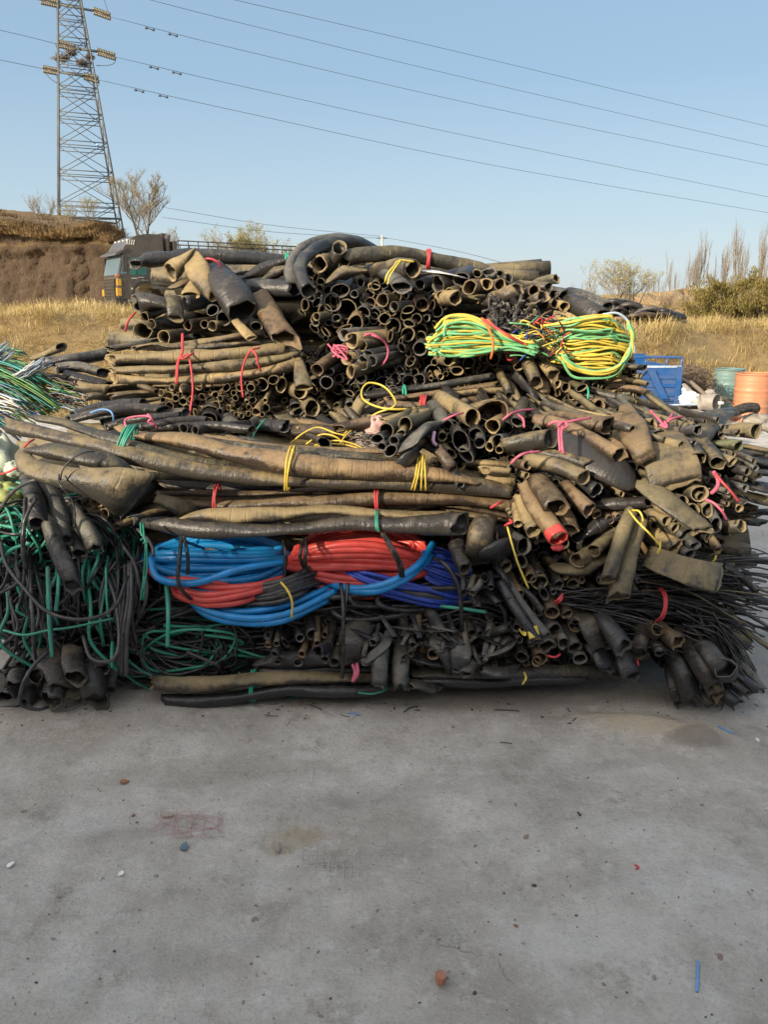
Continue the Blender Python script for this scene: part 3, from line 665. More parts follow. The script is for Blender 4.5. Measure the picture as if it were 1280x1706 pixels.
wires = [((184, 28, 70), (400, 83, 76), (820, 180, 88), (1290, 277, 104)), ((192, 95, 70), (400, 143, 76), (820, 235, 88), (1290, 330, 104)), ((164, 133, 70), (400, 186, 76), (820, 275, 88), (1290, 356, 104)),
         ((228, -6, 70), (400, 38, 75), (820, 140, 88), (1290, 247, 104)), ((370, -5, 70), (600, 48, 78), (900, 119, 88), (1290, 213, 104)),
         ((-10, 48, 68), (50, 62, 69), (97, 74, 70)), ((-10, 98, 68), (30, 106, 69), (73, 115, 70)), ((30, -8, 69), (50, -3, 69.5), (69, 1, 70))]
wl = ['power line leaving the topmost insulator string to the right', 'power line leaving the middle insulator string to the right', 'lowest power line leaving the pylon to the right', 'thin line starting at the top edge just right of the pylon',
      'highest thin line crossing the upper right of the sky', 'short power line entering at the left edge toward the middle insulator', 'short power line entering at the left edge toward the lowest insulator', 'short power line meeting the topmost left insulator']
for wsp, l in zip(wires, wl):
    T = Thing('power_line', l, 'wire', 'lines strung from the pylon'); T.add('wire', tube([P(*p) for p in wsp], .02, 4, n=30), M['wire'])
    if len(wsp) == 4 and wsp[0][0] < 200:
        c, _, _ = catmull([P(*p) for p in wsp], 200)
        for i in (8, 13):
            u = c[i + 1] - c[i]; u /= np.linalg.norm(u); d = c[i] - np.array([0, 0, .14]); T.add('damper', join([tube([d - u * .35, d + u * .35], .03, 4, n=2), tube([d - u * .4, d - u * .2], .09, 6, n=2), tube([d + u * .2, d + u * .4], .09, 6, n=2), tube([c[i], d], .02, 4, n=2)]), M['wire'])
    T.done()
T = Thing('utility_pole', 'slim concrete utility pole rising behind the middle of the heap', 'pole'); q = P(637, 392, 90)
T.add('post', tube([(q[0], 90, 1), (q[0], 90, q[2])], .13, 8, n=2), M['render']); T.add('crossbar', tube([(q[0] - .6, 90, q[2] - .3), (q[0] + .6, 90, q[2] - .3)], .05, 4, n=2), M['galv']); T.done()
for a, b, c, l in (((270, 345, 80), (450, 375, 84), (637, 394, 90), 'upper faint wire reaching the far pole from the left'), ((270, 362, 80), (450, 386, 84), (637, 397, 90), 'lower faint wire reaching the far pole from the left'), ((637, 395, 90), (760, 418, 70), (900, 455, 50), 'faint wire running down right from the far pole')):
    T = Thing('overhead_wire', l, 'wire'); T.add('w', tube([P(*p) for p in (a, b, c)], .02, 4, n=20), M['wire']); T.done()


# ------------------------------------------------------------------ the heap of hoses
def F1(x, y): return float(np.interp(y, [640, 690, 740, 900, 1050, 1180], [3.75, 3.48, 3.3, 3.14, 3.02, 2.93]))
def F2(x, y): return float(np.interp(y, [400, 500, 600, 690, 740], [4.62, 4.42, 4.25, 4.1, 3.95]))
def pt(p, f):
    q = [float(t) for t in p.split(',')]; Y = f(q[0], q[1]) + (q[2] if len(q) > 2 else 0); return P(q[0], q[1], Y), S(Y, q[1])
def path(spec, f): 
    a = [pt(p, f) for p in spec.split(';')]; return [q[0] for q in a], a[0][1]
def HH(f, spec, r, **k):
    p, s_ = path(spec, f); return hose(p, [v * s_ for v in r] if hasattr(r, '__len__') else r * s_, **k)
def TT(f, spec, r, **k):
    if r <= 2.8: r *= .82
    p, s_ = path(spec, f); return tube(p, r * s_, **k)
def LP(f, cx, cy, h, d, r, dY=0., **k): return loop(cx, cy, f(cx, cy) + dY, h, d, r, **k)
gm = random.Random(21)
def pick(ms): return M[gm.choice(ms)]
def stub(f, x, y, r, aim=None, L=.55, mats=('tan', 'olive', 'grey', 'dark', 'brown'), dY=0., flat=None, **k):
    """short run of hose with its open end at the pixel, body running back into the heap along aim (dx right, dz up per metre)"""
    Y = f(x, y) + dY; p = P(x, y, Y); s_ = S(Y, y)
    ax, az = aim if aim else (gm.gauss(0, .25), gm.gauss(.03, .14))
    d = np.array([ax, 1., az]); d /= np.linalg.norm(d); e = np.array([gm.gauss(0, .05), 0, gm.gauss(0, .03) - .03])
    fl = flat if flat is not None else gm.choice([0, 0, 0, 0, .05, .12, .3])
    k.setdefault('wall', .13); k.setdefault('rag', gm.choice([.05, .08, .12, .25]))
    return hose([p, p + d * L * .5 + e * .5, p + d * L + e], r * s_ * (1.04 - .25 * fl), flat=fl, roll=gm.uniform(0, 180), nseg=14 if r > 7 else 10, nmax=16, ends=(1, 1), rough=gm.uniform(.015, .05), kink=.2, **k), pick(mats)
def cluster(T, f, poly, n, r0, r1, seed, aim=None, jit=.06, L=.55, mats=('tan', 'olive', 'grey', 'dark', 'brown'), spread=.15, name='hose', gap=.92):
    for x, y, r in pack(poly, n, r0, r1, seed, gap):
        a = None if aim is None else (aim[0] + gm.gauss(0, spread), aim[1] + gm.gauss(0, spread * .6))
        md, mt = stub(f, x, y, r, a, L * gm.uniform(.8, 1.15), mats, gm.uniform(-jit, jit)); T.add(name, md, mt)

def bundle(label, group='tied bundles of scrap hose', cat='hose bundle', name='hose_bundle'): return Thing(name, label, cat, group)

# ---- inside of the heap: hoses one only sees in the gaps
def core():
    out = []; g = random.Random(5)
    for lay, (y0, y1, z0, z1, x0, x1, n) in enumerate([(3.46, 4.3, .06, .92, -1.7, 1.62, 105), (3.65, 4.5, .82, .96, -1.7, 1.35, 40), (3.3, 3.46, .05, .5, -1.7, -1.0, 16), (3.3, 3.5, .05, .75, .9, 1.65, 20), (4.62, 5.5, .06, 1.5, -1.6, 1.45, 80), (4.8, 5.4, 1.5, 1.86, -1.35, .95, 26)]):
        for _ in range(n):
            y = g.uniform(y0, y1); z = g.uniform(z0, z1); a = x0 + g.uniform(-.1, .15); b = x1 + g.uniform(-.15, .1); r = g.uniform(.035, .06)
            ys = g.gauss(0, .06); pts = [(a + (b - a) * t, y + ys * math.sin(3 * t + z * 9), max(r, z + .03 * math.sin(t * 7 + y * 20))) for t in (0, .25, .5, .75, 1)]
            out.append(tube(pts, r, 8, n=14))
    return join(out)
tag(build('packed_hoses', core(), M['olive']), 'dark mass of hoses packed deep inside the heap', 'hose', kind='stuff')

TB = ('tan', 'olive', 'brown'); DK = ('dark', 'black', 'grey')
# =========================== back tier, top
loose = []
def one(label, md, mat, name='rubber_hose', cat='hose', group='loose scrap hoses'):
    T = Thing(name, label, cat, group); T.add('h', md, M[mat]); T.done()
one('long thick hose across the top left with its mouth before the truck cab', HH(F2, '222,440,.0;253,432,.02;325,426,.08;400,429,.12;478,437,.2;520,452,.35', [13, 13, 12, 12, 11, 11], flat=[.1, 0, 0, .05, .1, .1], rag=.3, ends=(1, 0)), 'grey')
one('short dusty hose leaning up left of the flat pointed hose on top of the heap', HH(F2, '321,418,-.06;308,432,-.08;284,455,-.05', [9, 14, 15], flat=[.75, .3, .1], roll=30, ends=(0, 1)), 'tan')
one('flat pointed dusty hose slanting down between the short hose and the fat dark hose', HH(F2, '319,423,-.1;330,448,-.13;345,470,-.12;360,492,-.1', [9, 16, 16, 12], flat=[.75, .55, .5, .6], roll=35), 'tan')
one('fat glossy dark hose bulging down to a wide open mouth under the flat pointed hose', HH(F2, '352,438,0;368,462,-.12;388,492,-.18;404,518,-.2', [13, 21, 27, 25], flat=[.5, .25, .12, .15], roll=20, rag=.2), 'dark')
one('stubby brown hose end poking left below the short leaning hose', HH(F2, '288,478,-.05;310,470,0;335,462,.1', 12, flat=.3, ends=(0, 0)), 'brown')
one('creased dusty hose end just right of the stubby brown end', HH(F2, '316,492,-.06;325,470,-.02;340,455,.08', 14, flat=.45), 'tan')
one('wide collapsed dark hose gaping at the far left of the top row', HH(F2, '226,507,-.06;250,503,-.08;278,507,-.06;300,520,.0', [19, 18, 19, 20], flat=[.15, .35, .6, .7], roll=12), 'dark')
one('short upright hose stub standing on the collapsed dark hose', HH(F2, '288,494,-.12;290,512,-.16;291,531,-.15', [9, 11, 11], flat=.5, ends=(0, 1)), 'olive')
one('small hose tucked inside the gaping mouth at the far left', HH(F2, '231,510,-.1;250,508,0;275,505,.1', 10), 'dark')
for q in ((308, 506, 11, (.5, .1), 'open grey hose end right of the upright stub'), (354, 517, 10, (-.3, .15), 'open dark hose end under the flat pointed hose'), (372, 531, 12, (-.2, .2), 'pale rimmed open hose end beneath the fat dark hose'),
          (312, 542, 9, (.3, .1), 'small open hose end below the grey one on the left'), (353, 543, 9, (.4, .05), 'flattened open hose end left of the lattice of ends'), (340, 540, 7, (.1, .1), 'smallest open hose end in the shade of the fat hose'), (428, 544, 10, (-.5, .3), 'lit open hose end just left of the split brown hose')):
    md, mt = stub(F2, q[0], q[1], q[2], q[3], .6, TB + ('grey',), -.08); T = Thing('rubber_hose', q[4], 'hose', 'loose scrap hoses'); T.add('h', md, mt); T.done()
T = bundle('bundle of four open hose ends tied with red rope at the upper left edge')
for x, y, r in ((236, 552, 15), (240, 528, 8), (251, 540, 9), (272, 562, 12)): md, mt = stub(F2, x, y, r, (.22, .08), .8, ('tan', 'grey', 'olive'), -.08, flat=.03); T.add('hose', md, mt)
T.add('tie_rope', TT(F2, '226,520,-.1;218,528,-.12;212,538,-.1;208,552,-.06', 2, n=12), M['ropered']); T.done()
one('thin torn hose strip hanging from the fat dark hose mouth', HH(F2, '392,534,-.16;405,550,-.2;419,564,-.2', 7, flat=.7, roll=20), 'tan')
one('split brown hose slanting down right to a torn open end', HH(F2, '437,496,0;447,518,-.1;462,542,-.2;478,564,-.24', [15, 17, 18, 19], flat=.2, rag=.5), 'brown')
one('short hose lying level left of the big arch with a pale worn side', HH(F2, '405,480,.05;440,478,.02;492,481,-.04', 14, rag=.3), 'grey')
one('dark hose slanting up right with a green tie near its end', HH(F2, '400,466,.1;440,450,.1;488,432,.1', 12, ends=(0, 0)), 'dark')
one('second slanting hose just below the one with the green tie', HH(F2, '430,472,.1;460,454,.08;494,440,.06', 11, ends=(0, 0)), 'olive')
one('big hose arching over the crest with its mouth hanging down', HH(F2, '516,486,-.2;505,468,-.2;500,448,-.16;508,430,-.1;530,414,0;562,404,.1;595,404,.22;625,418,.35', [15, 12, 11, 11, 12, 12, 12, 11], rag=.25, nmax=60, wall=.2, kink=.1), 'grey')
one('outer hose of the arch on the crest bending down at its left', HH(F2, '492,470,-.1;485,450,-.06;490,432,0;508,414,.06;540,401,.16;580,399,.26;615,411,.4', [12, 11, 11, 11, 11, 10, 10], nmax=60, kink=.1, ends=(0, 0)), 'grey')
one('upright hose stub opening to the sky under the arch', HH(F2, '566,411,-.1;560,424,-.06;552,440,0;545,455,.06', [13, 12, 12, 12], rag=.1), 'olive')
one('curled open hose ring just inside the arch', HH(F2, '532,438,-.1;545,434,.05;560,430,.25', 15, wall=.22, rag=.5, ends=(1, 0)), 'tan')
one('long hose running right along the crest with a red tie', HH(F2, '570,432,-.02;605,424,0;669,422,.05;716,431,.1;787,446,.14;838,458,.15', [12, 13, 13, 12, 12, 10], nmax=60, rag=.3, ends=(1, 0)), 'olive')
one('short fat hose lying under the long crest hose beside the arch', HH(F2, '544,470,-.06;570,455,-.06;606,452,-.02', [10, 16, 17], flat=.2, ends=(0, 0)), 'tan')
T = bundle('pair of fat pale hoses tied with yellow cord near the crest')
T.add('hose', HH(F2, '691,447,-.22;668,444,-.15;640,447,0;615,452,.2', [15, 15, 14, 13], rag=.15), M['tan']); T.add('hose', HH(F2, '670,478,-.26;660,466,-.2;645,455,-.02;632,450,.2', [16, 15, 14, 13], flat=.15, rag=.2), M['grey'])
T.add('tie_rope', TT(F2, '642,470,-.27;645,458,-.3;655,445,-.3;666,434,-.28;690,436,-.26', 2, n=20), M['yellow']); T.add('tie_rope', TT(F2, '646,474,-.28;650,460,-.3;660,444,-.3;668,434,-.28', 1.8, n=20), M['yellow']); T.done()
for s_, r, m_, l in (('728,471,-.1;760,462,0;800,452,.1', 15, 'dark', 'dark hose mouth with a second hose inside right of the yellow tie'), ('700,474,-.1;712,470,0;740,462,.2', [9, 10, 10], 'grey', 'small torn hose end between the yellow tie and the dark mouth'), ('750,486,-.12;770,480,0;800,476,.1', 8, 'tan', 'little pale hose end below the dark mouth'),
                     ('769,467,-.1;778,455,0;790,450,.15', 14, 'dark', 'dark oval hose mouth right of centre under the crest'), ('762,497,-.12;740,497,-.05;715,500,.15', 13, 'tan', 'tan hose with a square cut end pointing right'), ('783,480,-.12;800,478,0;830,475,.2', 13, 'brown', 'brown hose mouth under the end of the crest hose'),
                     ('814,451,-.02;812,465,.05;800,480,.2', 13, 'grey', 'open hose mouth tilted up at the right shoulder'), ('795,455,-.06;798,465,.02;805,480,.2', 8, 'tan', 'small hose mouth left of the tilted one on the right shoulder'), ('837,457,0;825,462,.05;805,470,.2', 10, 'olive', 'hose end with a thin rim right of the tilted mouth'), ('812,474,-.1;800,477,0;780,480,.2', 10, 'tan', 'short pale hose below the tilted mouth'),
                     ('834,474,-.1;818,478,0;790,484,.2', 11, 'tan', 'pale open hose end on the right shoulder, middle row'), ('848,462,0;835,466,.06;815,470,.2', 9, 'dark', 'dark small hose end at the shoulder edge'), ('866,482,-.16;848,490,-.14;826,498,-.05;800,505,.1', 13, 'tan', 'thick tan hose whose open end points right over the black scraps'),
                     ('892,484,-.1;878,490,0;850,500,.2', 11, 'brown', 'brown hose end beside the thick tan one'), ('907,492,-.14;892,500,-.1;870,512,.1', 11, 'tan', 'curled pale hose end over the black scraps'), ('916,477,-.06;890,476,0;850,474,.2', 8, 'olive', 'small hose end under the farthest right shoulder hose'),
                     ('929,464,0;915,466,.04;880,474,.2', 8, 'olive', 'highest small hose end at the far right of the crest'), ('924,490,-.08;910,490,0;880,494,.2', 8, 'dark', 'dark hose end second from the right on the shoulder'), ('941,492,-.06;925,488,0;900,484,.2', 10, 'grey', 'grey hose end over the two fat blackish hoses'),
                     ('925,505,-.12;910,508,-.05;885,512,.2', 9, 'brown', 'brown split hose end left of the two fat blackish hoses'), ('942,511,-.12;930,508,-.05;900,512,.2', 9, 'tan', 'tan hose end right above the yellow coil'),
                     ('1008,531,-.2;985,520,-.16;955,505,-.05;930,496,.15', [17, 17, 16, 15], 'dark', 'fat blackish hose pointing down right over the yellow coil'), ('1015,515,-.1;990,504,-.06;955,492,.05;930,488,.2', [12, 12, 13, 13], 'grey', 'upper fat hose behind the blackish one at the right end')):
    one(l, HH(F2, s_, r, ends=(1, 0), rag=.22, wall=.18), m_)
one('crumpled white plastic bag scrap under the crest hose', HH(F2, '700,452,-.1;735,454,-.12;775,462,-.1', [8, 12, 8], flat=.7, rough=.2), 'white', 'plastic_scrap', 'plastic scrap')
for c in ((850, 132, .35), (0, 0, 0)):
    pass
T = Thing('tie_rope', 'red rope knotted over the long crest hose', 'rope', 'loose ropes'); T.add('r', LP(F2, 714, 432, 15, 14, 2.2, .1, turns=2, step=3), M['ropered']); T.done()
T = Thing('tie_rope', 'green cord around the slanting hose left of the arch', 'rope', 'loose ropes'); T.add('r', LP(F2, 480, 436, 13, 13, 1.8, .1, turns=2, step=3), M['ropegreen']); T.done()
T = Thing('tie_rope', 'pink rope loop showing over the fat dark hose top', 'rope', 'loose ropes'); T.add('r', TT(F2, '338,432,-.1;350,431,-.14;362,436,-.14;370,446,-.1', 2.4, n=12), M['ropered']); T.done()

# =========================== back tier, packed open ends
T = bundle('large bundle of open round hose ends in the middle of the upper heap')
man = [(578, 515, 17), (541, 518, 12), (554, 503, 15), (616, 505, 10), (637, 500, 11), (648, 494, 10), (567, 484, 15), (627, 482, 13), (625, 522, 10), (592, 540, 16), (573, 547, 12), (656, 543, 13), (681, 539, 9), (700, 551, 12), (680, 557, 12), (703, 508, 11), (719, 509, 9), (728, 518, 10), (656, 511, 9), (655, 520, 7), (680, 516, 10), (694, 531, 9), (641, 531, 10), (700, 581, 12), (669, 579, 8), (658, 573, 8), (602, 496, 8), (525, 463, 8), (534, 470, 7), (532, 480, 6), (548, 485, 9), (560, 530, 8), (527, 528, 7), (526, 538, 7), (610, 535, 8), (639, 546, 9), (605, 522, 12), (650, 560, 9), (668, 568, 6), (712, 530, 6), (722, 498, 8), (735, 492, 7), (590, 490, 7)]
for x, y, r in man:
    md, mt = stub(F2, x, y, r, (gm.gauss(.12, .22), gm.gauss(.12, .1)), .6, ('tan', 'olive', 'grey', 'grey', 'dark', 'brown'), gm.uniform(-.12, .02)); T.add('hose', md, mt)
cluster(T, F2, [(520, 455), (640, 470), (740, 480), (745, 560), (690, 600), (540, 570), (500, 520)], 60, 5, 10, 2, (.1, .1), .02, mats=('grey', 'olive', 'tan'), gap=.8)
for p in T.p[len(man):]: pass
T.done()
T = bundle('bundle of nine grey hoses tied with pink rope below the middle of the upper heap')
for x, y, r in ((586, 568, 14), (603, 575, 10), (577, 597, 11), (603, 604, 12), (620, 601, 9), (584, 619, 11), (573, 558, 11), (590, 590, 8), (612, 590, 8)):
    md, mt = stub(F2, x, y, r, (.75, .12), .7, ('grey', 'grey', 'tan'), -.18, flat=.04); T.add('hose', md, mt)
T.add('tie_rope', TT(F2, '609,556,-.26;625,560,-.3;640,568,-.26;647,580,-.2;645,596,-.16;636,610,-.14', 2, n=20), M['ropepink']); T.add('tie_rope', TT(F2, '606,560,-.3;618,556,-.3;632,562,-.28;644,574,-.2;648,590,-.15', 2.2, n=20), M['ropepink']); T.done()
T = Thing('tie_rope', 'clump of pink rope beside the sheaf of finest tube ends', 'rope', 'loose ropes')
T.add('r', join([TT(F2, ';'.join('%g,%g,%g' % (565 + gm.gauss(0, 9), 588 + gm.gauss(0, 7), -.2 + gm.gauss(0, .02)) for _ in range(6)), 2, n=26) for _ in range(3)]), M['ropepink']); T.done()
T = bundle('sheaf of finest tubes with tiny open ends left of the pink rope clump'); cluster(T, F2, [(518, 585), (545, 580), (560, 600), (556, 625), (520, 612)], 34, 3.5, 6, 4, (.4, .1), .04, mats=('grey', 'tan', 'dark')); T.done()
T = bundle('bundle of medium open ends at the left end of the lower middle row')
for x, y, r in ((467, 616, 12), (436, 641, 11), (455, 633, 9), (469, 642, 12), (503, 645, 15), (526, 642, 13), (528, 616, 11), (544, 637, 11), (519, 645, 13), (547, 620, 9), (501, 653, 12), (494, 681, 12), (520, 681, 14), (584, 655, 7), (485, 605, 9), (450, 652, 8)):
    md, mt = stub(F2, x, y, r, None, .6, ('tan', 'olive', 'grey', 'brown'), gm.uniform(-.16, -.02)); T.add('hose', md, mt)
T.add('hose', HH(F2, '497,600,-.15;502,622,-.2;506,646,-.2', [5, 10, 13], flat=.5, roll=10), M['tan'])
cluster(T, F2, [(425, 600), (540, 600), (600, 640), (590, 690), (430, 695)], 50, 5, 11, 6, (0, .1), .04, mats=('olive', 'dark', 'tan'), gap=.6); T.done()
T = bundle('dense bundle of crumpled small tubes under the tan sheaf at the left'); cluster(T, lambda x, y: F2(x, y) - .14, [(262, 646), (430, 636), (450, 690), (330, 700), (270, 680)], 110, 3.5, 8, 7, None, .05, mats=('olive', 'dark', 'tan', 'brown'), gap=.85); T.done()
one('black round hose mouth with a pale rim below the small tube bundle', HH(F2, '347,699,-.22;350,690,-.1;352,680,.1', 14, ends=(1, 0), wall=.1), 'black')
one('pipe stuffed with many tiny tubes just above the black round mouth', HH(F2, '351,686,-.14;356,672,-.05;360,655,.1', 14, ends=(1, 0), wall=.12), 'olive')
T = bundle('cluster of small open ends right of the pink tied bundle')
for x, y, r in ((684, 602, 10), (681, 588, 7), (750, 600, 10), (775, 588, 9), (794, 589, 10), (781, 604, 10), (822, 598, 11), (762, 618, 10), (794, 611, 7), (790, 578, 7), (735, 594, 6), (812, 585, 6)):
    md, mt = stub(F2, x, y, r, None, .6, ('tan', 'tan', 'olive', 'grey'), gm.uniform(-.12, 0)); T.add('hose', md, mt)
cluster(T, F2, [(640, 590), (840, 575), (850, 650), (700, 650), (650, 640)], 60, 4, 9, 9, (0, .1), .04, mats=('olive', 'dark', 'tan'), gap=.7); T.done()
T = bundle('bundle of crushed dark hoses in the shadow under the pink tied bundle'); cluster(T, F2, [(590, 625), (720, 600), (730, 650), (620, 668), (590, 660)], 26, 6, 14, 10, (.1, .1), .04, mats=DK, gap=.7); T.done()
# left tan sheaf, running level
T = bundle('sheaf of long tan hoses lying level at the left, tied with two red ropes')
for s_, r, fl, m_ in (('184,597,-.1;300,594,-.12;419,590,-.12;481,581,-.1', 13, .2, 'tan'), ('186,616,-.14;300,614,-.17;422,606,-.16;500,590,-.1', 10, .3, 'tan'), ('188,631,-.1;300,634,-.14;422,622,-.14;503,604,-.08', 11, .25, 'tan'), ('253,641,-.1;340,642,-.12;419,632,-.1;482,617,-.05', 6, .3, 'tan'),
                      ('222,580,-.04;260,573,-.06;300,576,-.06;400,560,-.06;440,556,0', 10, .4, 'tan'), ('300,582,-.08;390,574,-.1;478,568,-.05', 7, .3, 'olive'), ('180,580,0;230,574,.05;330,560,.1', 10, .3, 'olive'), ('186,606,.0;300,604,.0;480,592,.05', 10, 0, 'brown'), ('190,645,.0;300,640,.0;420,630,.05', 9, 0, 'olive')):
    T.add('hose', HH(F2, s_, r, flat=fl, rag=.3, nmax=60, rough=.07), M[m_])
for dx in (0, 5): T.add('tie_rope', TT(F2, '%g,556,-.16;%g,575,-.2;%g,590,-.24;%g,605,-.26;%g,640,-.22' % (303 + dx * .3, 303 + dx * .3, 303, 297 - dx * .4, 295 - dx * .4), 2, n=20), M['ropered'])
T.add('tie_rope', TT(F2, '300,598,-.26;312,590,-.27;318,612,-.26;321,650,-.22;316,690,-.2', 2.2, n=24), M['ropered']); T.add('tie_rope', TT(F2, '300,594,-.28;306,598,-.29;322,588,-.25', 2.2, n=10), M['ropered'])
T.add('tie_rope', TT(F2, '405,662,-.2;402,630,-.24;408,600,-.24;420,583,-.24;432,580,-.22', 2.2, n=24), M['ropered']); T.add('tie_rope', TT(F2, '418,582,-.26;426,590,-.26;430,605,-.24;434,618,-.2', 2.4, n=20), M['ropered']); T.done()
T = bundle('folded tan sheet hoses stacked at the left edge below the tan sheaf')
for s_, r, fl in (('182,660,-.1;210,655,-.1;262,650,-.05', 12, .5), ('185,675,-.1;225,668,-.12;270,664,-.05', 9, .5), ('178,645,-.06;215,640,-.08;262,640,0', 9, .6), ('230,640,-.1;246,645,-.12;262,652,-.1', 7, .2), ('205,690,-.1;250,676,-.1;300,668,-.05', 9, .4)): T.add('hose', HH(F2, s_, r, flat=fl, rag=.35), M[gm.choice(TB)])
T.done()
# left grey hoses behind the strips
for s_, r, m_, l in (('50,600,.2;75,590,.2;103,578,.2', 8, 'olive', 'pale hose pointing up right above the coloured strips'), ('72,604,.1;120,600,.12;181,590,.2', 10, 'grey', 'grey ribbed hose behind the white strip ends'), ('94,614,0;135,612,.02;172,622,.05', 9, 'grey', 'grey hose with a small dark mouth beside the strips'),
                     ('106,622,-.04;140,632,-.04;182,645,0', 10, 'dark', 'dark bluish hose sloping down toward the tan stack'), ('128,642,-.06;150,646,-.08;182,652,-.04', 12, 'tan', 'cream tan flat hose with a black collar next to the strips'), ('140,662,-.1;160,660,-.1;185,664,0', 9, 'olive', 'short olive hose below the cream hose'),
                     ('60,640,.1;110,640,.12;180,650,.2', 14, 'dark', 'thick dark hose hidden behind the strips')):
    one(l, HH(F2, s_, r, flat=.15, rag=.2), m_)

# =========================== tied sheaf of yellow and green hose, the coil and the black scraps
def strands(T, A, B, n, r, mats, bow, seed, name='cable', f=F2, dY=(0, 0), fan=(1, 1), k=8, nseg=5, mid=None):
    """n strands between pixel boxes A and B (x0,y0,x1,y1)"""
    g = random.Random(seed)
    for i in range(n):
        t = g.random(); u = g.random()
        a = (A[0] + (A[2] - A[0]) * t + g.gauss(0, 4), A[1] + (A[3] - A[1]) * t + g.gauss(0, 2)); b = (B[0] + (B[2] - B[0]) * min(1, max(0, t + g.gauss(0, .12))), B[1] + (B[3] - B[1]) * min(1, max(0, t + g.gauss(0, .12))))
        pts = []
        for j in range(k):
            q = j / (k - 1); x = a[0] + (b[0] - a[0]) * q; y = a[1] + (b[1] - a[1]) * q + bow * math.sin(math.pi * q) * (.6 + .8 * u) + g.gauss(0, 1.3)
            if mid: w_ = 4 * q * (1 - q); y = y * (1 - w_ * .5) + (mid + (y - mid) * .5) * w_ * .5
            Y = f(x, y) + dY[0] + (dY[1] - dY[0]) * u; pts.append(P(x, y, Y))
        T.add(name, tube(pts, r * S(f(*a), a[1]) * g.uniform(.8, 1.2), nseg, n=18), M[g.choice(mats)])
T = Thing('tube_sheaf', 'sheaf of yellow and green tubing tied with orange red cord left of the yellow coil', 'tubing', 'bright tubing on the upper heap')
g = random.Random(31)
for i in range(84):
    t = (i + g.random()) / 84; x0 = 708 + g.random() * 26 + (14 if t < .3 else 0); y0 = 548 + 40 * t; bw = -26 * (1 - t) ** 1.3 + 4 * t; dp = g.uniform(-.3, -.14)
    pts = [(x0, y0 + g.gauss(0, 3)), (745, y0 + bw * .75 + g.gauss(0, 2)), (780, y0 + bw + 2 + g.gauss(0, 2)), (815, y0 * .8 + .2 * 575 + bw * .55 + g.gauss(0, 2)), (848, y0 * .5 + .5 * 576 + bw * .1 + g.gauss(0, 2)), (885 + g.random() * 14, 580 + (t - .5) * 16 + g.gauss(0, 3))]
    T.add('tube', tube([P(x, y, F2(x, y) + dp + .02 * math.sin(k + i)) for k, (x, y) in enumerate(pts)], 2.15 * S(4.2, 560) * g.uniform(.8, 1.1), 6, n=26), M['yellow' if g.random() < (.85 if t < .18 else .62) else 'green'])
T.add('tie_cord', TT(F2, '818,598,-.32;822,580,-.36;820,560,-.36;810,540,-.34;803,530,-.3', 2.6, n=20), M['orange']); T.add('tie_cord', TT(F2, '806,532,-.34;830,548,-.36;860,566,-.34;890,580,-.26', 2.8, n=20), M['ropered']); T.add('tie_cord', TT(F2, '812,532,-.33;840,556,-.36;880,576,-.3', 2.2, n=20), M['orange']); T.done()
T = Thing('tubing_coil', 'big coil of yellow and green tubing hanging at the right of the upper heap', 'tubing coil', 'bright tubing on the upper heap')
g = random.Random(8)
for i in range(90):
    v = (i + g.random()) / 90; y1 = 530 + 86 * v; rt = 1057 - 40 * abs(v - .45) ** 1.2 * 1.3 - 24 * g.random() ** 2; dep = g.uniform(0, .13); yel = g.random() < (.7 if v < .15 else .45 if v < .45 else .8)
    sx = 905 + g.random() * 36; pts = [(sx, 574 + (y1 - 574) * .72 + g.gauss(0, 5), .05), (950, 572 + (y1 - 572) * .92 + g.gauss(0, 2.5), 0), (985, y1 - 3 + g.gauss(0, 2.5), -.02), (1020, y1 - 2 + g.gauss(0, 2.5), -.02), (rt - 9, y1 + 4 + g.gauss(0, 2), 0), (rt, y1 + 11 + g.gauss(0, 2), .05), (rt - 10, y1 + 17 - 6 * v, .11), (1010, y1 + 18 - 10 * v, .14), (960, y1 + 14 - 14 * v, .16)]
    T.add('tube', tube([P(x, y, 4.05 + dep + d) for x, y, d in pts], 2.0 * S(4.1, 570) * g.uniform(.8, 1.1), 6, n=40), M['yellow' if yel else 'green'])
for i in range(7):
    w_ = g.uniform(0, 22); pts = [P(x, y, 4.0 + .03 * g.random()) for x, y in ((930 + g.random() * 12, 590 + w_ * .5), (952, 604 + w_), (990 + g.gauss(0, 5), 618 + w_ * .6), (1025, 612 + w_ * .6), (1048 + g.gauss(0, 3), 590), (1055 + g.gauss(0, 2), 560), (1047, 540 + g.gauss(0, 4)))]
    T.add('tube', tube(pts, 2.5 * S(4.1, 570), 6, n=34), M['yellow' if i % 3 else 'green'])
T.add('tube', tube([P(x, y, 4.15) for x, y in ((1005, 524), (1030, 522), (1050, 540), (1057, 575), (1055, 600))], 2.2 * S(4.1, 570), 6, n=24), M['palestrip'])
T.done()
T = Thing('scrap_tangle', 'heap of short black tube scraps above the yellow and green sheaf', 'scrap tubes', 'small scrap on the upper heap')
g = random.Random(14)
for _ in range(95):
    x = g.uniform(818, 895); y = g.uniform(503, 562); 
    if y > 510 + (x - 800) * .55 + 25: y -= 15
    Y = F2(x, y) - .1 - g.random() * .06; p = P(x, y, Y); a = g.gauss(1.6, .8); d = np.array([math.cos(a) * .05, g.gauss(0, .03), math.sin(a) * .05])
    T.add('scrap', hose([p - d, p + np.array([g.gauss(0, .006), 0, g.gauss(0, .006)]), p + d], g.uniform(.006, .013), flat=g.choice([0, .4, .7]), nseg=7, nmax=9), M[g.choice(['dark', 'black', 'olive', 'grey'])])
T.done()
T = Thing('scrap_tangle', 'tangle of short multicoloured wires left of the yellow coil', 'scrap wire', 'small scrap on the upper heap')
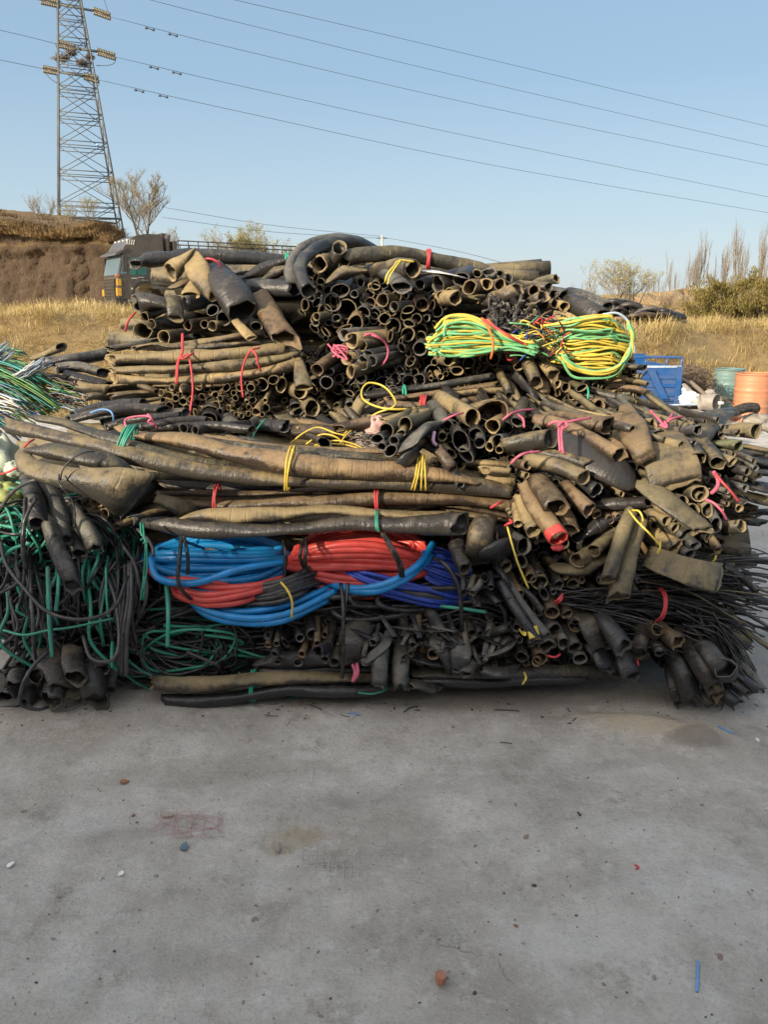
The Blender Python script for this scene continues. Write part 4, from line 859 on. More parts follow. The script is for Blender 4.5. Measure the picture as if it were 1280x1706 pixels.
for _ in range(95):
    x = g.uniform(862, 945); y = g.uniform(525, 600); Y = F2(x, y) - .18 - g.random() * .1; p = P(x, y, Y); a = g.uniform(-.6, .7) if g.random() < .7 else g.uniform(0, 3); l = g.uniform(.03, .1); d = np.array([math.cos(a), g.gauss(0, .3), -math.sin(a)]) * l * .7
    T.add('wire', tube([p - d, p + np.array([g.gauss(0, .02), 0, g.gauss(0, .02)]), p + d], .004, 5, n=8), M[g.choice(['yellow', 'yellow', 'green', 'ropered', 'navy', 'teal', 'cable', 'orange', 'olive', 'dark', 'brown', 'green', 'cable', 'tan'])])
T.done()

# right lower half of the upper heap
T = bundle('bundle of hoses sloping down right below the orange tied sheaf')
for s_, r in (('912,607,-.14;895,590,-.1;870,568,.05', 13), ('924,625,-.14;908,612,-.12;880,590,.05', 11), ('894,640,-.16;885,615,-.16;872,590,0', 12), ('865,610,-.12;858,600,-.05;845,590,.1', 9), ('851,660,-.14;842,640,-.14;832,620,0', 8), ('900,690,-.14;888,655,-.16;860,625,-.05', 10), ('880,692,-.12;858,655,-.12;838,628,0', 8),
              ('935,678,-.14;905,664,-.14;870,640,-.05', 6), ('860,682,-.1;830,655,-.1;790,640,0', 7), ('930,655,-.1;922,640,-.1;905,625,0', 7), ('840,700,-.12;800,668,-.1;760,650,0', 6), ('952,692,-.15;925,690,-.12;890,680,0', 7), ('905,655,-.1;915,628,-.05;925,610,.1', 9)):
    T.add('hose', HH(F2, s_, r, flat=gm.choice([0, .2, .45]), roll=30, rag=.2), M[gm.choice(TB + ('grey',))])
T.add('tie_rope', TT(F2, '840,580,-.2;850,586,-.22;860,595,-.2;848,600,-.2;842,590,-.2', 1.8, n=20), M['ropered']); T.done()
T = bundle('fan of small hose ends under the yellow coil at the right edge')
cluster(T, F2, [(985, 625), (1055, 600), (1070, 628), (1072, 660), (1000, 655)], 34, 4, 7, 15, (-.7, .1), .05, mats=('tan', 'olive', 'brown'), gap=.8)
for s_, r in (('1076,613,-.1;1050,612,-.06;1000,615,.1', 5), ('1068,672,-.1;1040,664,-.12;985,650,-.05', 7), ('1072,684,-.1;1045,676,-.12;1000,668,-.05', 5), ('1078,655,-.06;1060,648,-.06;1010,642,0', 6), ('1060,690,-.1;1020,672,-.12;975,664,-.05', 6), ('1030,684,-.1;1000,666,-.12;955,655,-.05', 5), ('1080,640,-.04;1050,634,-.04;1000,630,.05', 5)): T.add('hose', HH(F2, s_, r, rag=.2), M[gm.choice(TB)])
T.add('tie_rope', TT(F2, '980,645,-.16;981,655,-.18;979,672,-.16', 2.2, n=8), M['ropegreen']); T.done()
T = Thing('reel_end', 'small round yellow cap on a hose end beside the blue tricycle', 'cap'); q = P(1068, 672, F2(0, 672) - .13)
T.add('c', tube([q, q + np.array([-.012, .01, 0])], .025, 14, n=2), M['yellow']); T.done()
T = bundle('row of open hose ends facing forward under the coil beside the tricycle')
for x, y, r in ((967, 675, 8), (980, 686, 9), (999, 676, 10), (1004, 692, 12), (944, 646, 8), (970, 646, 9), (930, 640, 7), (1020, 690, 9), (955, 660, 7)): md, mt = stub(F2, x, y, r, (-.1, .1), .5, TB, -.16); T.add('hose', md, mt)
cluster(T, F2, [(930, 630), (1060, 640), (1060, 700), (920, 700)], 40, 5, 9, 17, (0, .1), .03, mats=('dark', 'olive'), gap=.7); T.done()
# middle level hoses behind the front tier
T = bundle('long level hoses with green and red ties in the middle behind the yellow cord loop')
for s_, r, m_ in (('656,650,-.1;740,640,-.1;820,626,-.05', 8, 'grey'), ('650,664,-.12;720,656,-.12;830,640,-.1', 8, 'brown'), ('640,676,-.12;720,678,-.14;800,668,-.1', 10, 'brown'), ('730,660,-.14;780,655,-.14;850,650,-.1', 6, 'tan'), ('690,690,-.1;760,684,-.14;830,672,-.1', 8, 'tan'), ('600,660,0;680,650,0;760,640,0', 12, 'dark'), ('600,680,.02;700,672,0;860,660,0', 14, 'dark')): T.add('hose', HH(F2, s_, r, flat=.25, rag=.3), M[m_])
T.add('tie_rope', LP(F2, 674, 655, 13, 12, 1.6, -.1, turns=2, step=3), M['ropegreen']); T.add('tie_rope', LP(F2, 703, 672, 13, 12, 1.8, -.14, turns=3, step=4, tilt=15), M['ropered']); T.done()
T = bundle('short crumpled hoses lying in the hollow left of the yellow cord loop')
for s_, r, fl in (('500,700,-.1;540,706,-.12;590,704,-.1', 9, .5), ('560,690,-.14;575,705,-.18;590,722,-.15', 12, .2), ('575,680,-.15;590,695,-.18;600,705,-.15', 6, 0), ('606,664,-.15;596,680,-.15;590,700,-.1', 11, .2), ('440,700,-.1;446,712,-.14;448,722,-.14', 11, .5), ('470,690,-.1;480,700,-.12;495,712,-.1', 12, .6), ('400,705,-.1;430,715,-.1;470,722,-.1', 9, .4), ('500,720,-.15;540,730,-.2;580,728,-.2', 9, .4),
                  ('480,722,-.1;440,730,-.1;400,735,-.1', 11, .2), ('610,690,-.1;604,700,-.14;600,712,-.1', 6, 0), ('640,672,-.05;610,690,-.05;560,690,0', 12, 0), ('380,690,-.05;420,688,-.05;470,680,0', 10, .4)): T.add('hose', HH(F2, s_, r, flat=fl, rag=.3, roll=gm.uniform(-30, 30)), M[gm.choice(TB + ('dark',))])
cluster(T, F2, [(420, 670), (620, 670), (620, 700), (420, 700)], 20, 6, 11, 18, (0, .3), .05, mats=('dark', 'olive', 'grey'), gap=.8)
T.done()
T = Thing('yellow_cord', 'yellow cord looping up in the centre of the heap', 'cord', 'loose ropes')
T.add('r', TT(F2, '590,716,-.3;625,690,-.36;658,676,-.4;652,656,-.3;636,642,-.26;614,638,-.26;603,650,-.28;606,666,-.32;630,678,-.38;660,682,-.4;700,680,-.34', 2.2, n=60), M['yellow']); T.done()
T = Thing('yellow_cord', 'bunch of yellow cords lying over the hollow left of the pink bag', 'cord', 'loose ropes')
for s_ in ('485,738,-.4;505,722,-.44;530,712,-.46;560,722,-.46;590,728,-.42', '510,740,-.42;535,724,-.46;560,728,-.46;575,742,-.4', '517,748,-.5;545,740,-.5;580,742,-.5;604,750,-.5', '524,742,-.45;560,734,-.48;590,740,-.46;606,748,-.46', '572,726,-.46;585,712,-.42;605,706,-.4', '566,740,-.48;576,726,-.46;590,714,-.42;607,708,-.4', '385,736,-.4;420,736,-.42;455,742,-.4'): T.add('cord', TT(F2, s_, 1.8, n=20), M['ropeyel'])
T.done()
T = Thing('twine', 'teal green twine knotted at the left of the central hollow', 'rope', 'loose ropes')
for s_ in ('370,705,-.3;385,716,-.34;405,728,-.36;420,738,-.36', '418,738,-.38;426,718,-.36;442,698,-.3', '412,742,-.4;420,730,-.4;430,740,-.38'): T.add('cord', TT(F2, s_, 1.7, n=14), M['ropegreen'])
T.done()
# pink bag and shredded fibre
def crumple(cx, cy, Y, rx, ry, rz, seed, n=900):
    g = random.Random(seed); c = P(cx, cy, Y); k = S(Y, cy); V, Fc = [], []; nu, nv = 30, 18; q = [g.random() * 6.3 for _ in range(9)]
    for j in range(nv + 1):
        ph = math.pi * j / nv
        for i in range(nu):
            a = 2 * math.pi * i / nu; d = 1 + .16 * abs(math.sin(3 * a + 2 * ph + q[0])) + .12 * math.sin(5 * a - 4 * ph + q[1]) + .09 * abs(math.sin(9 * a + 7 * ph + q[2])) + .05 * math.sin(14 * ph + 6 * a + q[3])
            V.append(c + np.array([rx * k * math.sin(ph) * math.cos(a), ry * k * math.sin(ph) * math.sin(a), rz * k * math.cos(ph)]) * d)
    for j in range(nv):
        for i in range(nu): Fc.append((j * nu + i, (j + 1) * nu + i, (j + 1) * nu + (i + 1) % nu, j * nu + (i + 1) % nu))
    return np.array(V), Fc, None
M['pinkbag'] = plastic('pink sack', (.55, .33, .30), .6); M['fibre'] = plastic('pale fibre', (.5, .42, .38), .8)
one('crumpled pale pink sack wedged left of the small hose bundle', crumple(628, 716, 3.62, 16, 14, 19, 3), 'pinkbag', 'plastic_sack', 'sack', 'sacks and plastic')
T = Thing('fibre_tuft', 'tuft of pale shredded fibre under the pink sack', 'fibre'); out = []
for _ in range(130):
    x = gm.uniform(582, 640); y = gm.uniform(722, 750); p = P(x, y, 3.55 + gm.uniform(-.05, .06)); a = gm.random() * 6.28; d = np.array([math.cos(a), gm.gauss(0, .3), math.sin(a) * .5]) * .02; out.append(tube([p - d, p + np.array([0, -.01, .012]), p + d], .0013, 3, n=5))
T.add('f', join(out), M['fibre']); T.done()

T = bundle('jumble of dusty short hoses on the shelf behind the long front hoses')
g = random.Random(44)
for _ in range(46):
    x = g.uniform(150, 720); y = g.uniform(690, 742); a = g.gauss(0, .45) if g.random() < .7 else g.uniform(0, 3.1); l = g.uniform(18, 60); dx = math.cos(a) * l; dy = math.sin(a) * l * .35; o = .12 + (742 - y) * .010
    T.add('hose', HH(F1, '%g,%g,%g;%g,%g,%g;%g,%g,%g' % (x - dx, y - dy, o + .1 + math.sin(a) * .1, x, y - 3, o, x + dx, y + dy, o - .1 - math.sin(a) * .12), g.uniform(6, 12), flat=g.choice([.1, .3, .5, .7]), rag=.3, roll=g.uniform(-30, 30)), M[g.choice(TB + ('grey', 'dark', 'olive'))])
T.done()

# =========================== front tier: long level hoses
def fr(label, spec, r, m_, f=F1, **k):
    k.setdefault('rag', .25)
    if float(spec.split(',')[0]) > 838: r = [v * .9 for v in r] if hasattr(r, '__len__') else r * .9
    one(label, HH(f, spec, r, **k), m_)
fr('longest tan hose running down right from the left edge across the front of the heap', '9,708,-.12;72,722,-.14;140,738,-.16;200,754,-.18;312,780,-.16;400,794,-.15;511,801,-.14;652,804,-.13;774,808,-.1;856,818,-.05', [14, 14, 14, 14, 15, 15, 15, 16, 17, 18], 'tan', flat=[.1, .05, .05, .1, .1, .1, .2, .25, .35, .5], nmax=90)
fr('second tan hose starting just above the longest one at the left', '56,696,-.06;100,702,-.08;141,716,-.12;219,741,-.14;312,764,-.12;400,778,-.1;480,790,-.08', [9, 11, 11, 10, 10, 9, 8], 'olive', flat=[.5, .3, .2, .2, .3, .4, .4], nmax=80)
fr('wide tan hose merging from the green tie to the yellow tie', '200,712,-.02;231,724,-.1;312,734,-.13;400,756,-.17;495,773,-.21;610,783,-.19;741,793,-.16;800,806,-.1', [9, 12, 17, 17, 17, 18, 16, 12], 'brown', flat=[.6, .5, .2, .15, .1, .2, .3, .5], nmax=90)
fr('thin dusty hose above the yellow tied hose', '330,728,-.02;380,740,-.06;511,756,-.1;642,765,-.1;690,772,-.06', [7, 9, 11, 11, 8], 'olive', flat=.35, nmax=60)
fr('flat rippled hose lying highest on the front row left of the pink sack', '300,722,.06;400,738,0;520,748,-.04;640,752,-.04;700,760,0', 9, 'brown', flat=.5, nmax=60)
T = bundle('pair of dark hoses crossing behind the front row with a red tie')
T.add('hose', HH(F1, '262,822,0;330,822,-.02;413,822,-.02;500,818,-.03;610,815,-.03;708,822,-.03;800,824,-.02', [5, 7, 8, 8, 8, 8, 8], flat=.3, nmax=70), M['brown'])
T.add('hose', HH(F1, '290,840,-.02;400,840,-.05;528,836,-.07;642,830,-.07;760,832,-.06;870,846,0', [9, 11, 12, 13, 14, 14], flat=[.1, .1, .15, .2, .2, .3], nmax=80), M['brown'])
for q in (362, 628): T.add('tie_rope', LP(F1, q, 830, 22, 24, 1.8, -.07, turns=2, step=4), M['ropered'])
T.done()
fr('hose with a folded square left end under the red tie', '262,830,-.1;285,838,-.12;302,846,-.08;330,848,-.02', [13, 15, 14, 9], 'tan', flat=[.2, .35, .3, .3])
fr('tan hose widening into a collapsed end above the red cable coil', '294,864,-.06;340,858,-.1;400,860,-.12;480,856,-.12;544,850,-.12;629,856,-.12;700,858,-.1;756,858,-.06', [9, 13, 14, 14, 13, 13, 14, 14], 'tan', flat=[.6, .3, .3, .3, .35, .4, .5, .6], nmax=80)
fr('lowest blackish level hose flaring open just above the two cable coils', '236,872,-.02;270,874,-.08;330,883,-.12;420,884,-.13;500,880,-.14;590,872,-.15;692,874,-.17;770,872,-.18', [9, 13, 14, 14, 14, 14, 16, 21], 'dark', flat=[.3, .1, .1, .1, .15, .15, .2, .35], nmax=90, wall=.12)
for s_, r, m_ in (('640,846,.02;760,838,0;858,828,0', 9, 'tan'), ('660,832,.0;760,842,-.02;860,862,0', 9, 'brown'), ('740,852,.02;800,858,0;868,868,.02', 10, 'brown'), ('700,866,.05;780,876,.05;850,880,.06', 12, 'black'), ('270,806,.06;400,810,.06;560,806,.06;700,800,.06;850,800,.06', 13, 'dark'), ('760,790,0;800,800,-.04;860,812,0', 20, 'tan'), ('775,775,0;810,772,-.06;850,776,0', 11, 'tan')):
    fr({'640,846': 'thin tan strip hose right of the lower red tie', '660,832': 'brown strip hose bending down right of the red tie', '740,852': 'lowest brown strip hose above the wide tan mouth', '700,866': 'black hose hidden behind the flared end of the blackish hose', '270,806': 'dark hose hidden right behind the two longest tan hoses',
        '760,790': 'wide tan flattened hose left of the big brown bundle', '775,775': 'short tan hose above the wide flattened one'}[s_[:7]], s_, r, m_, flat=.45, nmax=50)
T = bundle('green cord wrapped round the two left tan hoses', 'loose ropes', 'rope', 'tie_rope'); T.add('r', loop(208, 742, 3.16, 33, 26, 2.2, tilt=24, turns=4, step=4), M['teal']); T.done()
T = bundle('two yellow cords round the front row left of its middle', 'loose ropes', 'rope', 'tie_rope'); T.add('r', loop(482, 781, 3.07, 37, 32, 1.8, tilt=9, turns=2, step=5), M['ropeyel']); T.done()
T = Thing('tie_rope', 'four yellow cords hanging straight under the small hose bundle', 'rope', 'loose ropes')
for s_ in ('697,760,-.2;693,790,-.22;686,816,-.16', '702,758,-.2;697,790,-.22;691,817,-.16', '705,758,-.21;703,790,-.22;702,817,-.16', '707,758,-.2;709,790,-.22;710,817,-.16'): T.add('cord', TT(F1, s_, 1.9, n=10), M['ropeyel'])
T.done()
T = Thing('tie_rope', 'teal cord strand under the red tie above the red coil', 'rope', 'loose ropes'); T.add('c', TT(F1, '630,850,-.14;629,866,-.2;631,886,-.2', 1.8, n=8), M['teal']); T.add('c', TT(F1, '627,850,-.14;626,868,-.2;628,884,-.2', 1.8, n=8), M['teal']); T.done()
# dark hoses behind, left
T = bundle('dark hoses with a pale blue tie behind the long tan hoses at the left')
for s_, r in (('112,700,.0;150,690,-.03;187,683,-.05;230,680,-.03;275,684,0', 12), ('120,690,.1;170,676,.08;240,672,.1', 9)): T.add('hose', HH(F1, s_, r, flat=.15), M['dark'])
T.add('tie_rope', TT(F1, '150,688,-.1;168,682,-.14;182,684,-.14;188,692,-.12;189,702,-.06', 2, n=14), M['ropeblue']); T.done()
T = bundle('three thin dark hoses with a pink knot right of the blue tied ones')
for s_ in ('176,712,0;210,702,-.03;250,696,-.05;300,692,-.02', '200,716,-.02;250,708,-.04;300,700,-.04;345,700,0', '215,718,0;280,710,-.02;350,708,0;420,716,0', '170,704,.05;240,690,.05;310,686,.05'): T.add('hose', HH(F1, s_, 7), M['dark'])
T.add('tie_rope', TT(F1, '212,716,-.12;208,700,-.14;225,694,-.15;248,694,-.15;256,704,-.13;262,714,-.08', 2.2, n=20), M['ropepink']); T.add('tie_rope', TT(F1, '246,690,-.15;252,698,-.16;246,702,-.15;258,708,-.12', 2.4, n=14), M['ropepink']); T.done()
for x, y, l in ((305, 714, 'left one of two small black hose mouths behind the front row'), (324, 717, 'right one of two small black hose mouths behind the front row')):
    md, mt = stub(F1, x, y, 8, (.4, 0), .4, DK, -.04, flat=.05); T = Thing('rubber_hose', l, 'hose', 'loose scrap hoses'); T.add('h', md, mt); T.done()
# =========================== folded bag hose at the left
T = bundle('big folded grey hose doubled over at the left with a dark wire round it')
T.add('hose', HH(F1, '52,748,-.2;90,752,-.24;156,765,-.26;200,774,-.24;224,786,-.2', [14, 17, 17, 16, 9], flat=[.15, .15, .2, .3, .6], ends=(0, 0), kink=.2), M['olive'])
T.add('hose', HH(F1, '50,742,-.14;38,756,-.2;44,774,-.27;62,784,-.3;110,795,-.31;156,805,-.31;196,818,-.3;224,826,-.25', [8, 11, 14, 15, 17, 24, 36, 42], flat=[.4, .2, .2, .25, .3, .45, .6, .72], roll=[0, 0, 10, 20, 50, 78, 88, 90], ends=(0, 1), kink=.1, nmax=60, nseg=22), M['olive'])
T.add('tie_wire', TT(F1, '100,800,-.36;104,782,-.38;118,766,-.38;138,754,-.36;156,752,-.3', 1.8, n=16), M['cablegrey']); T.add('tie_wire', TT(F1, '98,790,-.36;98,804,-.38;106,816,-.38;116,826,-.36;124,850,-.34;124,880,-.3', 1.6, n=16), M['cable']); T.done()
fr('grey hose stub hanging down at the left edge with its round mouth open', '48,800,-.06;54,820,-.12;62,842,-.16;65,872,-.18', [12, 14, 14, 15], 'grey', wall=.14)
fr('grey hose hanging beside the round stub under the folded hose', '60,800,-.02;84,826,-.08;98,860,-.12;106,902,-.12', [12, 15, 16, 13], 'grey')
fr('longest hanging grey hose pointing down over the green striped cables', '80,866,-.14;92,905,-.18;108,945,-.2;122,978,-.2', [13, 14, 14, 13], 'grey', rag=.35)
fr('grey hose hanging under the folded one with a cut mouth', '118,846,-.06;134,870,-.1;150,890,-.12;158,914,-.13', [12, 14, 15, 13], 'grey', rag=.3)
fr('small grey hose end behind the hanging ones', '112,880,0;124,900,-.04;134,924,-.07', 12, 'grey')
T = bundle('cluster of small hose ends tucked under the folded grey hose')
cluster(T, F1, [(124, 828), (160, 840), (222, 870), (218, 882), (170, 876), (130, 858)], 14, 6, 10, 22, (.4, .1), .03, mats=('tan', 'olive', 'grey'), gap=.8)
T.done()
one('dusty upper left hose end behind the folded hose', HH(F1, '40,790,0;56,800,-.02;80,812,-.02', 14, flat=.3), 'grey')
# =========================== middle of the front tier: small bundles of ends
T = bundle('bundle of seven grey hoses with a crushed one right of the pink sack')
for x, y, r, a in ((675, 707, 13, (.35, .02)), (644, 718, 13, (.25, .1)), (628, 731, 11, (.3, .1)), (656, 735, 9, (.3, .15)), (650, 751, 12, (.4, .1)), (668, 722, 8, (.2, .1)), (636, 745, 8, (.3, .1))):
    md, mt = stub(F1, x, y, r, a, .5, ('grey', 'grey', 'olive'), -.22, flat=.06); T.add('hose', md, mt)
T.add('hose', HH(F1, '678,745,-.28;690,728,-.27;706,716,-.2;730,708,-.1', [17, 19, 16, 13], flat=[.75, .35, .2, .2], roll=-30, ends=(0, 0)), M['grey'])
T.add('hose', HH(F1, '668,776,-.22;680,766,-.24;695,758,-.2', [12, 15, 13], flat=.6, roll=-25), M['grey']); T.done()
fr('slim hose lying across the yellow cords with its mouth down right', '728,748,-.2;742,764,-.22;756,780,-.22', [9, 10, 10], 'brown'); fr('smaller slim hose end just below the one across the yellow cords', '740,770,-.14;758,790,-.16;768,808,-.17', [8, 8, 8], 'grey')
T = bundle('bundle of large open hoses tied with pink rope in the centre of the heap')
for x, y, r, a in ((788, 696, 16, (-.5, .15)), (794, 725, 12, (.1, .1)), (800, 738, 10, (.1, .1)), (821, 711, 13, (.3, 0)), (862, 703, 10, (.4, .1)), (829, 735, 11, (.4, 0)), (816, 744, 8, (.3, 0)), (832, 750, 7, (.3, 0)), (744, 713, 13, (-.2, .1)), (752, 708, 12, (-.1, .1)), (752, 756, 10, (-.2, .1)), (776, 758, 14, (0, .05)), (738, 728, 8, (0, .1))):
    md, mt = stub(F1, x, y, r, a, .5, ('olive', 'grey', 'tan', 'dark'), -.12, flat=.08, wall=.12); T.add('hose', md, mt)
T.add('hose', HH(F1, '770,735,-.16;766,725,-.08;768,716,.1', 18, flat=.3, roll=60, wall=.08), M['black'])
T.add('hose', HH(F1, '820,684,-.14;812,690,0;790,700,.2', [25, 23, 18], wall=.08, flat=.2), M['brown'])
T.add('tie_rope', TT(F1, '740,700,-.2;756,692,-.24;772,688,-.22', 2.4, n=12), M['ropepink']); T.add('tie_rope', TT(F1, '838,700,-.26;850,690,-.3;868,684,-.26;890,682,-.2', 2.4, n=12), M['ropepink']); T.add('tie_rope', TT(F1, '862,690,-.26;872,698,-.24;874,712,-.22', 2.4, n=12), M['ropepink'])
T.add('tie_rope', TT(F1, '724,720,-.26;722,735,-.24;728,742,-.22', 3, n=8), M['lilac']); T.done()
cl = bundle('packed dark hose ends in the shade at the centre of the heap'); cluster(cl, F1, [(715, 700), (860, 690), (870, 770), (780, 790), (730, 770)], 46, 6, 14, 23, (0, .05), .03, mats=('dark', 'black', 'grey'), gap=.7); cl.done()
# crumpled short hoses on the plateau behind
T = bundle('short crumpled dusty hoses lying on top between the front and upper heaps')
for s_, r, fl in (('722,694,.1;740,684,.1;748,672,.15', 11, .2), ('742,700,.1;760,685,.08;775,670,.1', 8, 0), ('760,690,.1;790,680,.1;830,672,.1', 12, .4), ('700,700,.2;730,696,.2;780,690,.2', 14, .3), ('560,712,.2;600,706,.2;650,700,.2', 14, .4), ('640,700,.1;680,690,.12;720,688,.15', 11, .5)): T.add('hose', HH(F1, s_, r, flat=fl, rag=.3), M[gm.choice(TB + ('grey',))])
T.done()
# =========================== right part of the front tier
fr('stout hose lying level with its mouth to the right beside the purple rope', '838,742,-.08;860,738,-.12;890,734,-.15;918,729,-.17', [15, 15, 16, 16], 'olive', wall=.1, rag=.1)
fr('hose with a wide dark mouth and a folded collar right of the pink knot', '880,694,.1;930,692,0;967,700,-.1;1012,710,-.16', [12, 13, 15, 19], 'brown', wall=.12, flat=[.3, .2, .1, .05])
fr('long mottled hose slanting right under the wide dark mouth', '890,700,0;930,706,-.06;970,724,-.12;1032,759,-.2', [12, 13, 14, 14], 'brown', wall=.12)
fr('glossy black hose swelling to a tan folded end below the mottled hose', '921,715,-.0;960,742,-.1;1000,772,-.15;1040,790,-.17;1054,792,-.16', [22, 26, 26, 24, 18], 'dark', flat=[.3, .3, .35, .5, .7], ends=(0, 0), roll=25)
fr('tan hose with a clean round mouth in the middle of the right half', '876,764,-.1;910,772,-.16;945,783,-.2;974,796,-.22', [13, 14, 14, 15], 'tan', wall=.12, rag=.06)
fr('slimmer tan hose resting on the clean round one', '890,752,-.06;930,760,-.12;960,768,-.15;983,777,-.16', [11, 11, 12, 12], 'tan', wall=.12)
fr('flat tall hose standing up against the right bundle like a tongue', '1042,672,.06;1046,690,-.04;1054,715,-.14;1066,745,-.2;1077,770,-.2', [6, 13, 17, 17, 15], 'brown', flat=[.85, .75, .65, .6, .7], roll=20)
fr('wider flap hose beside the standing tongue', '1030,690,0;1036,715,-.06;1042,745,-.08;1050,770,-.06', [12, 16, 16, 12], 'brown', flat=.5, roll=10)
fr('small dark ring hose right of the black swollen hose', '1052,778,-.14;1046,770,-.05;1036,760,.05', 12, 'black', wall=.1)
fr('large saddle shaped flat tan hose hanging with its square end down', '1100,712,-.02;1107,735,-.15;1116,762,-.2;1122,790,-.21;1126,810,-.2', [26, 27, 29, 29, 28], 'tan', flat=[.85, .78, .8, .86, .88], roll=5, rag=.12, nseg=24, rough=.08)
fr('thin dusty hose arm reaching left from the saddle shaped one', '1060,716,0;1082,722,-.08;1100,722,-.1', 10, 'grey', flat=.6)
fr('pale collapsed hose whose pointed top leans up beside the tyre piece', '1046,702,.12;1100,702,.1;1150,698,.1;1190,690,.12;1222,682,.2', [9, 12, 16, 14, 9], 'olive', flat=.5)
fr('fat collapsed hose curving down left under the pointed one', '1160,744,-.1;1172,724,-.06;1190,704,.02;1216,686,.12', [16, 19, 18, 10], 'olive', flat=.3, ends=(0, 0))
fr('small round hose mouth in front of the fat collapsed hose', '1165,717,-.2;1150,718,-.14;1138,720,-.1', 10, 'grey', wall=.14)
fr('large level hose at the right edge with a wide pale mouth', '1196,712,.1;1225,713,.06;1262,717,-.02', [12, 13, 14], 'olive', wall=.1, ends=(0, 1), rag=.06)
fr('slim level hose just under the wide pale mouth', '1190,720,.02;1210,720,.0;1231,721,-.04', 7, 'tan', ends=(0, 1))
fr('mossy level hose, third down at the right edge', '1186,736,0;1206,738,-.03;1232,742,-.08', [10, 11, 12], 'mossy', ends=(0, 1), wall=.1)
fr('thinnest level hose under the mossy one', '1190,748,-.02;1205,752,-.04;1223,757,-.08', 6, 'olive', ends=(0, 1))
T = bundle('bundle of hoses pointing right at the right edge below the mossy hose')
for s_, r, fl in (('1170,742,-.06;1184,754,-.12;1198,772,-.2', 13, .1), ('1150,740,-.1;1156,752,-.14;1163,764,-.2', 14, .1), ('1190,760,-.02;1215,776,-.06;1240,786,-.1', 10, .2), ('1216,770,0;1240,784,-.04;1262,796,-.08', 11, .35), ('1225,760,.05;1260,768,.05;1300,772,.05', 10, .4), ('1235,780,0;1265,786,0;1310,790,0', 12, .4), ('1220,790,.02;1260,810,.02;1310,815,.02', 17, .5), ('1200,800,.03;1250,826,.03;1310,840,.03', 15, .5), ('1190,740,.1;1240,744,.1;1300,756,.12', 9, .6)):
    T.add('hose', HH(F1, s_, r, flat=fl, rag=.25, wall=.1), M[gm.choice(('tan', 'olive', 'grey', 'mossy'))])
T.done()
fr('broad tan flat hose slanting down right across the right bundle', '1068,800,-.14;1095,822,-.2;1130,850,-.24;1172,882,-.26', [17, 19, 18, 15], 'olive', flat=[.75, .7, .7, .8], roll=12, rag=.4)
fr('dark level hose with a square tan end left of the broad flat hose', '985,842,-.06;1020,838,-.1;1050,838,-.12;1084,834,-.14', [12, 14, 14, 13], 'dark', flat=.15, rag=.12)
T = bundle('bundle of round hose mouths tied with pink rope at the right side')
for x, y, r, a in ((1167, 823, 15, (-.1, .1)), (1139, 834, 10, (-.2, 0)), (1157, 849, 12, (-.2, .05)), (1180, 850, 12, (.1, .1)), (1194, 875, 14, (.2, .3)), (1171, 872, 11, (-.2, .1)), (1147, 891, 15, (-.3, .2)), (1128, 911, 13, (-.4, .1)), (1159, 911, 11, (-.5, .35)), (1151, 924, 10, (-.4, .3)), (1198, 917, 10, (-.1, .6)), (1112, 868, 9, (-.3, .1)), (1126, 880, 8, (-.2, .1)), (1180, 896, 8, (.1, .3))):
    md, mt = stub(F1, x, y, r, a, .5, ('tan', 'olive', 'olive', 'grey'), -.2, flat=.08, wall=.13); T.add('hose', md, mt)
T.add('hose', HH(F1, '1238,876,-.16;1215,878,-.12;1190,880,0', 11, wall=.12), M['tan'])
T.add('tie_rope', TT(F1, '1176,832,-.26;1190,838,-.28;1204,852,-.28;1212,866,-.24', 2.6, n=14), M['ropepink']); T.add('tie_rope', TT(F1, '1186,822,-.24;1196,812,-.27;1197,798,-.28;1190,786,-.26', 3.4, n=14), M['ropepink']); T.add('tie_rope', TT(F1, '1192,788,-.3;1205,804,-.32;1218,818,-.32;1232,836,-.3', 2.6, n=14), M['ropered']); T.done()
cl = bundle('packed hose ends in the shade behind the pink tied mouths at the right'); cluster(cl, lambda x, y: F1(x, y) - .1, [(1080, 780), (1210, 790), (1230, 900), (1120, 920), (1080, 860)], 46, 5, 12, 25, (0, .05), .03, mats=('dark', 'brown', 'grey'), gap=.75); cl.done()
T = bundle('bundle of big brown hoses fanning down with wide mouths right of centre')
for s_, r, m_ in (('901,797,-.14;912,818,-.2;928,846,-.25', [19, 20, 21], 'brown'), ('874,806,-.1;892,840,-.18;915,870,-.22;932,896,-.25', [14, 16, 17, 17], 'brown'), ('944,808,-.12;960,826,-.18;983,850,-.22', [12, 12, 13], 'brown'), ('866,826,-.1;878,855,-.14;891,884,-.18', [11, 12, 13], 'tan'), ('862,836,-.06;864,854,-.1;866,872,-.14', 9, 'tan'),
                  ('936,846,-.1;945,862,-.14;953,882,-.18', 13, 'brown'), ('968,800,-.08;980,808,-.12;994,818,-.16', [13, 13, 14], 'grey'), ('850,785,-.1;830,784,-.12;808,783,-.12', 9, 'tan'), ('860,806,-.02;840,800,-.04;800,800,-.04', 16, 'tan'), ('880,838,0;900,870,-.04;910,896,-.06', 20, 'olive'), ('905,760,.02;925,800,-.02;950,830,-.04', 18, 'dark'), ('1020,892,-.08;1004,904,-.14;990,917,-.18', 12, 'olive'), ('986,922,-.1;976,928,-.14;964,934,-.18', 14, 'tan')):
    T.add('hose', HH(F1, s_, r, flat=.06, rag=.2, wall=.12), M[m_])
k_ = S(F1(0, 890), 890)
T.add('red_band', HH(F1, '923,882,-.235;927,889,-.245;932,897,-.256', [18, 18, 18], flat=.06, wall=.1, rag=.1, kink=0), M['red'], label='faded red painted band at a hose mouth')
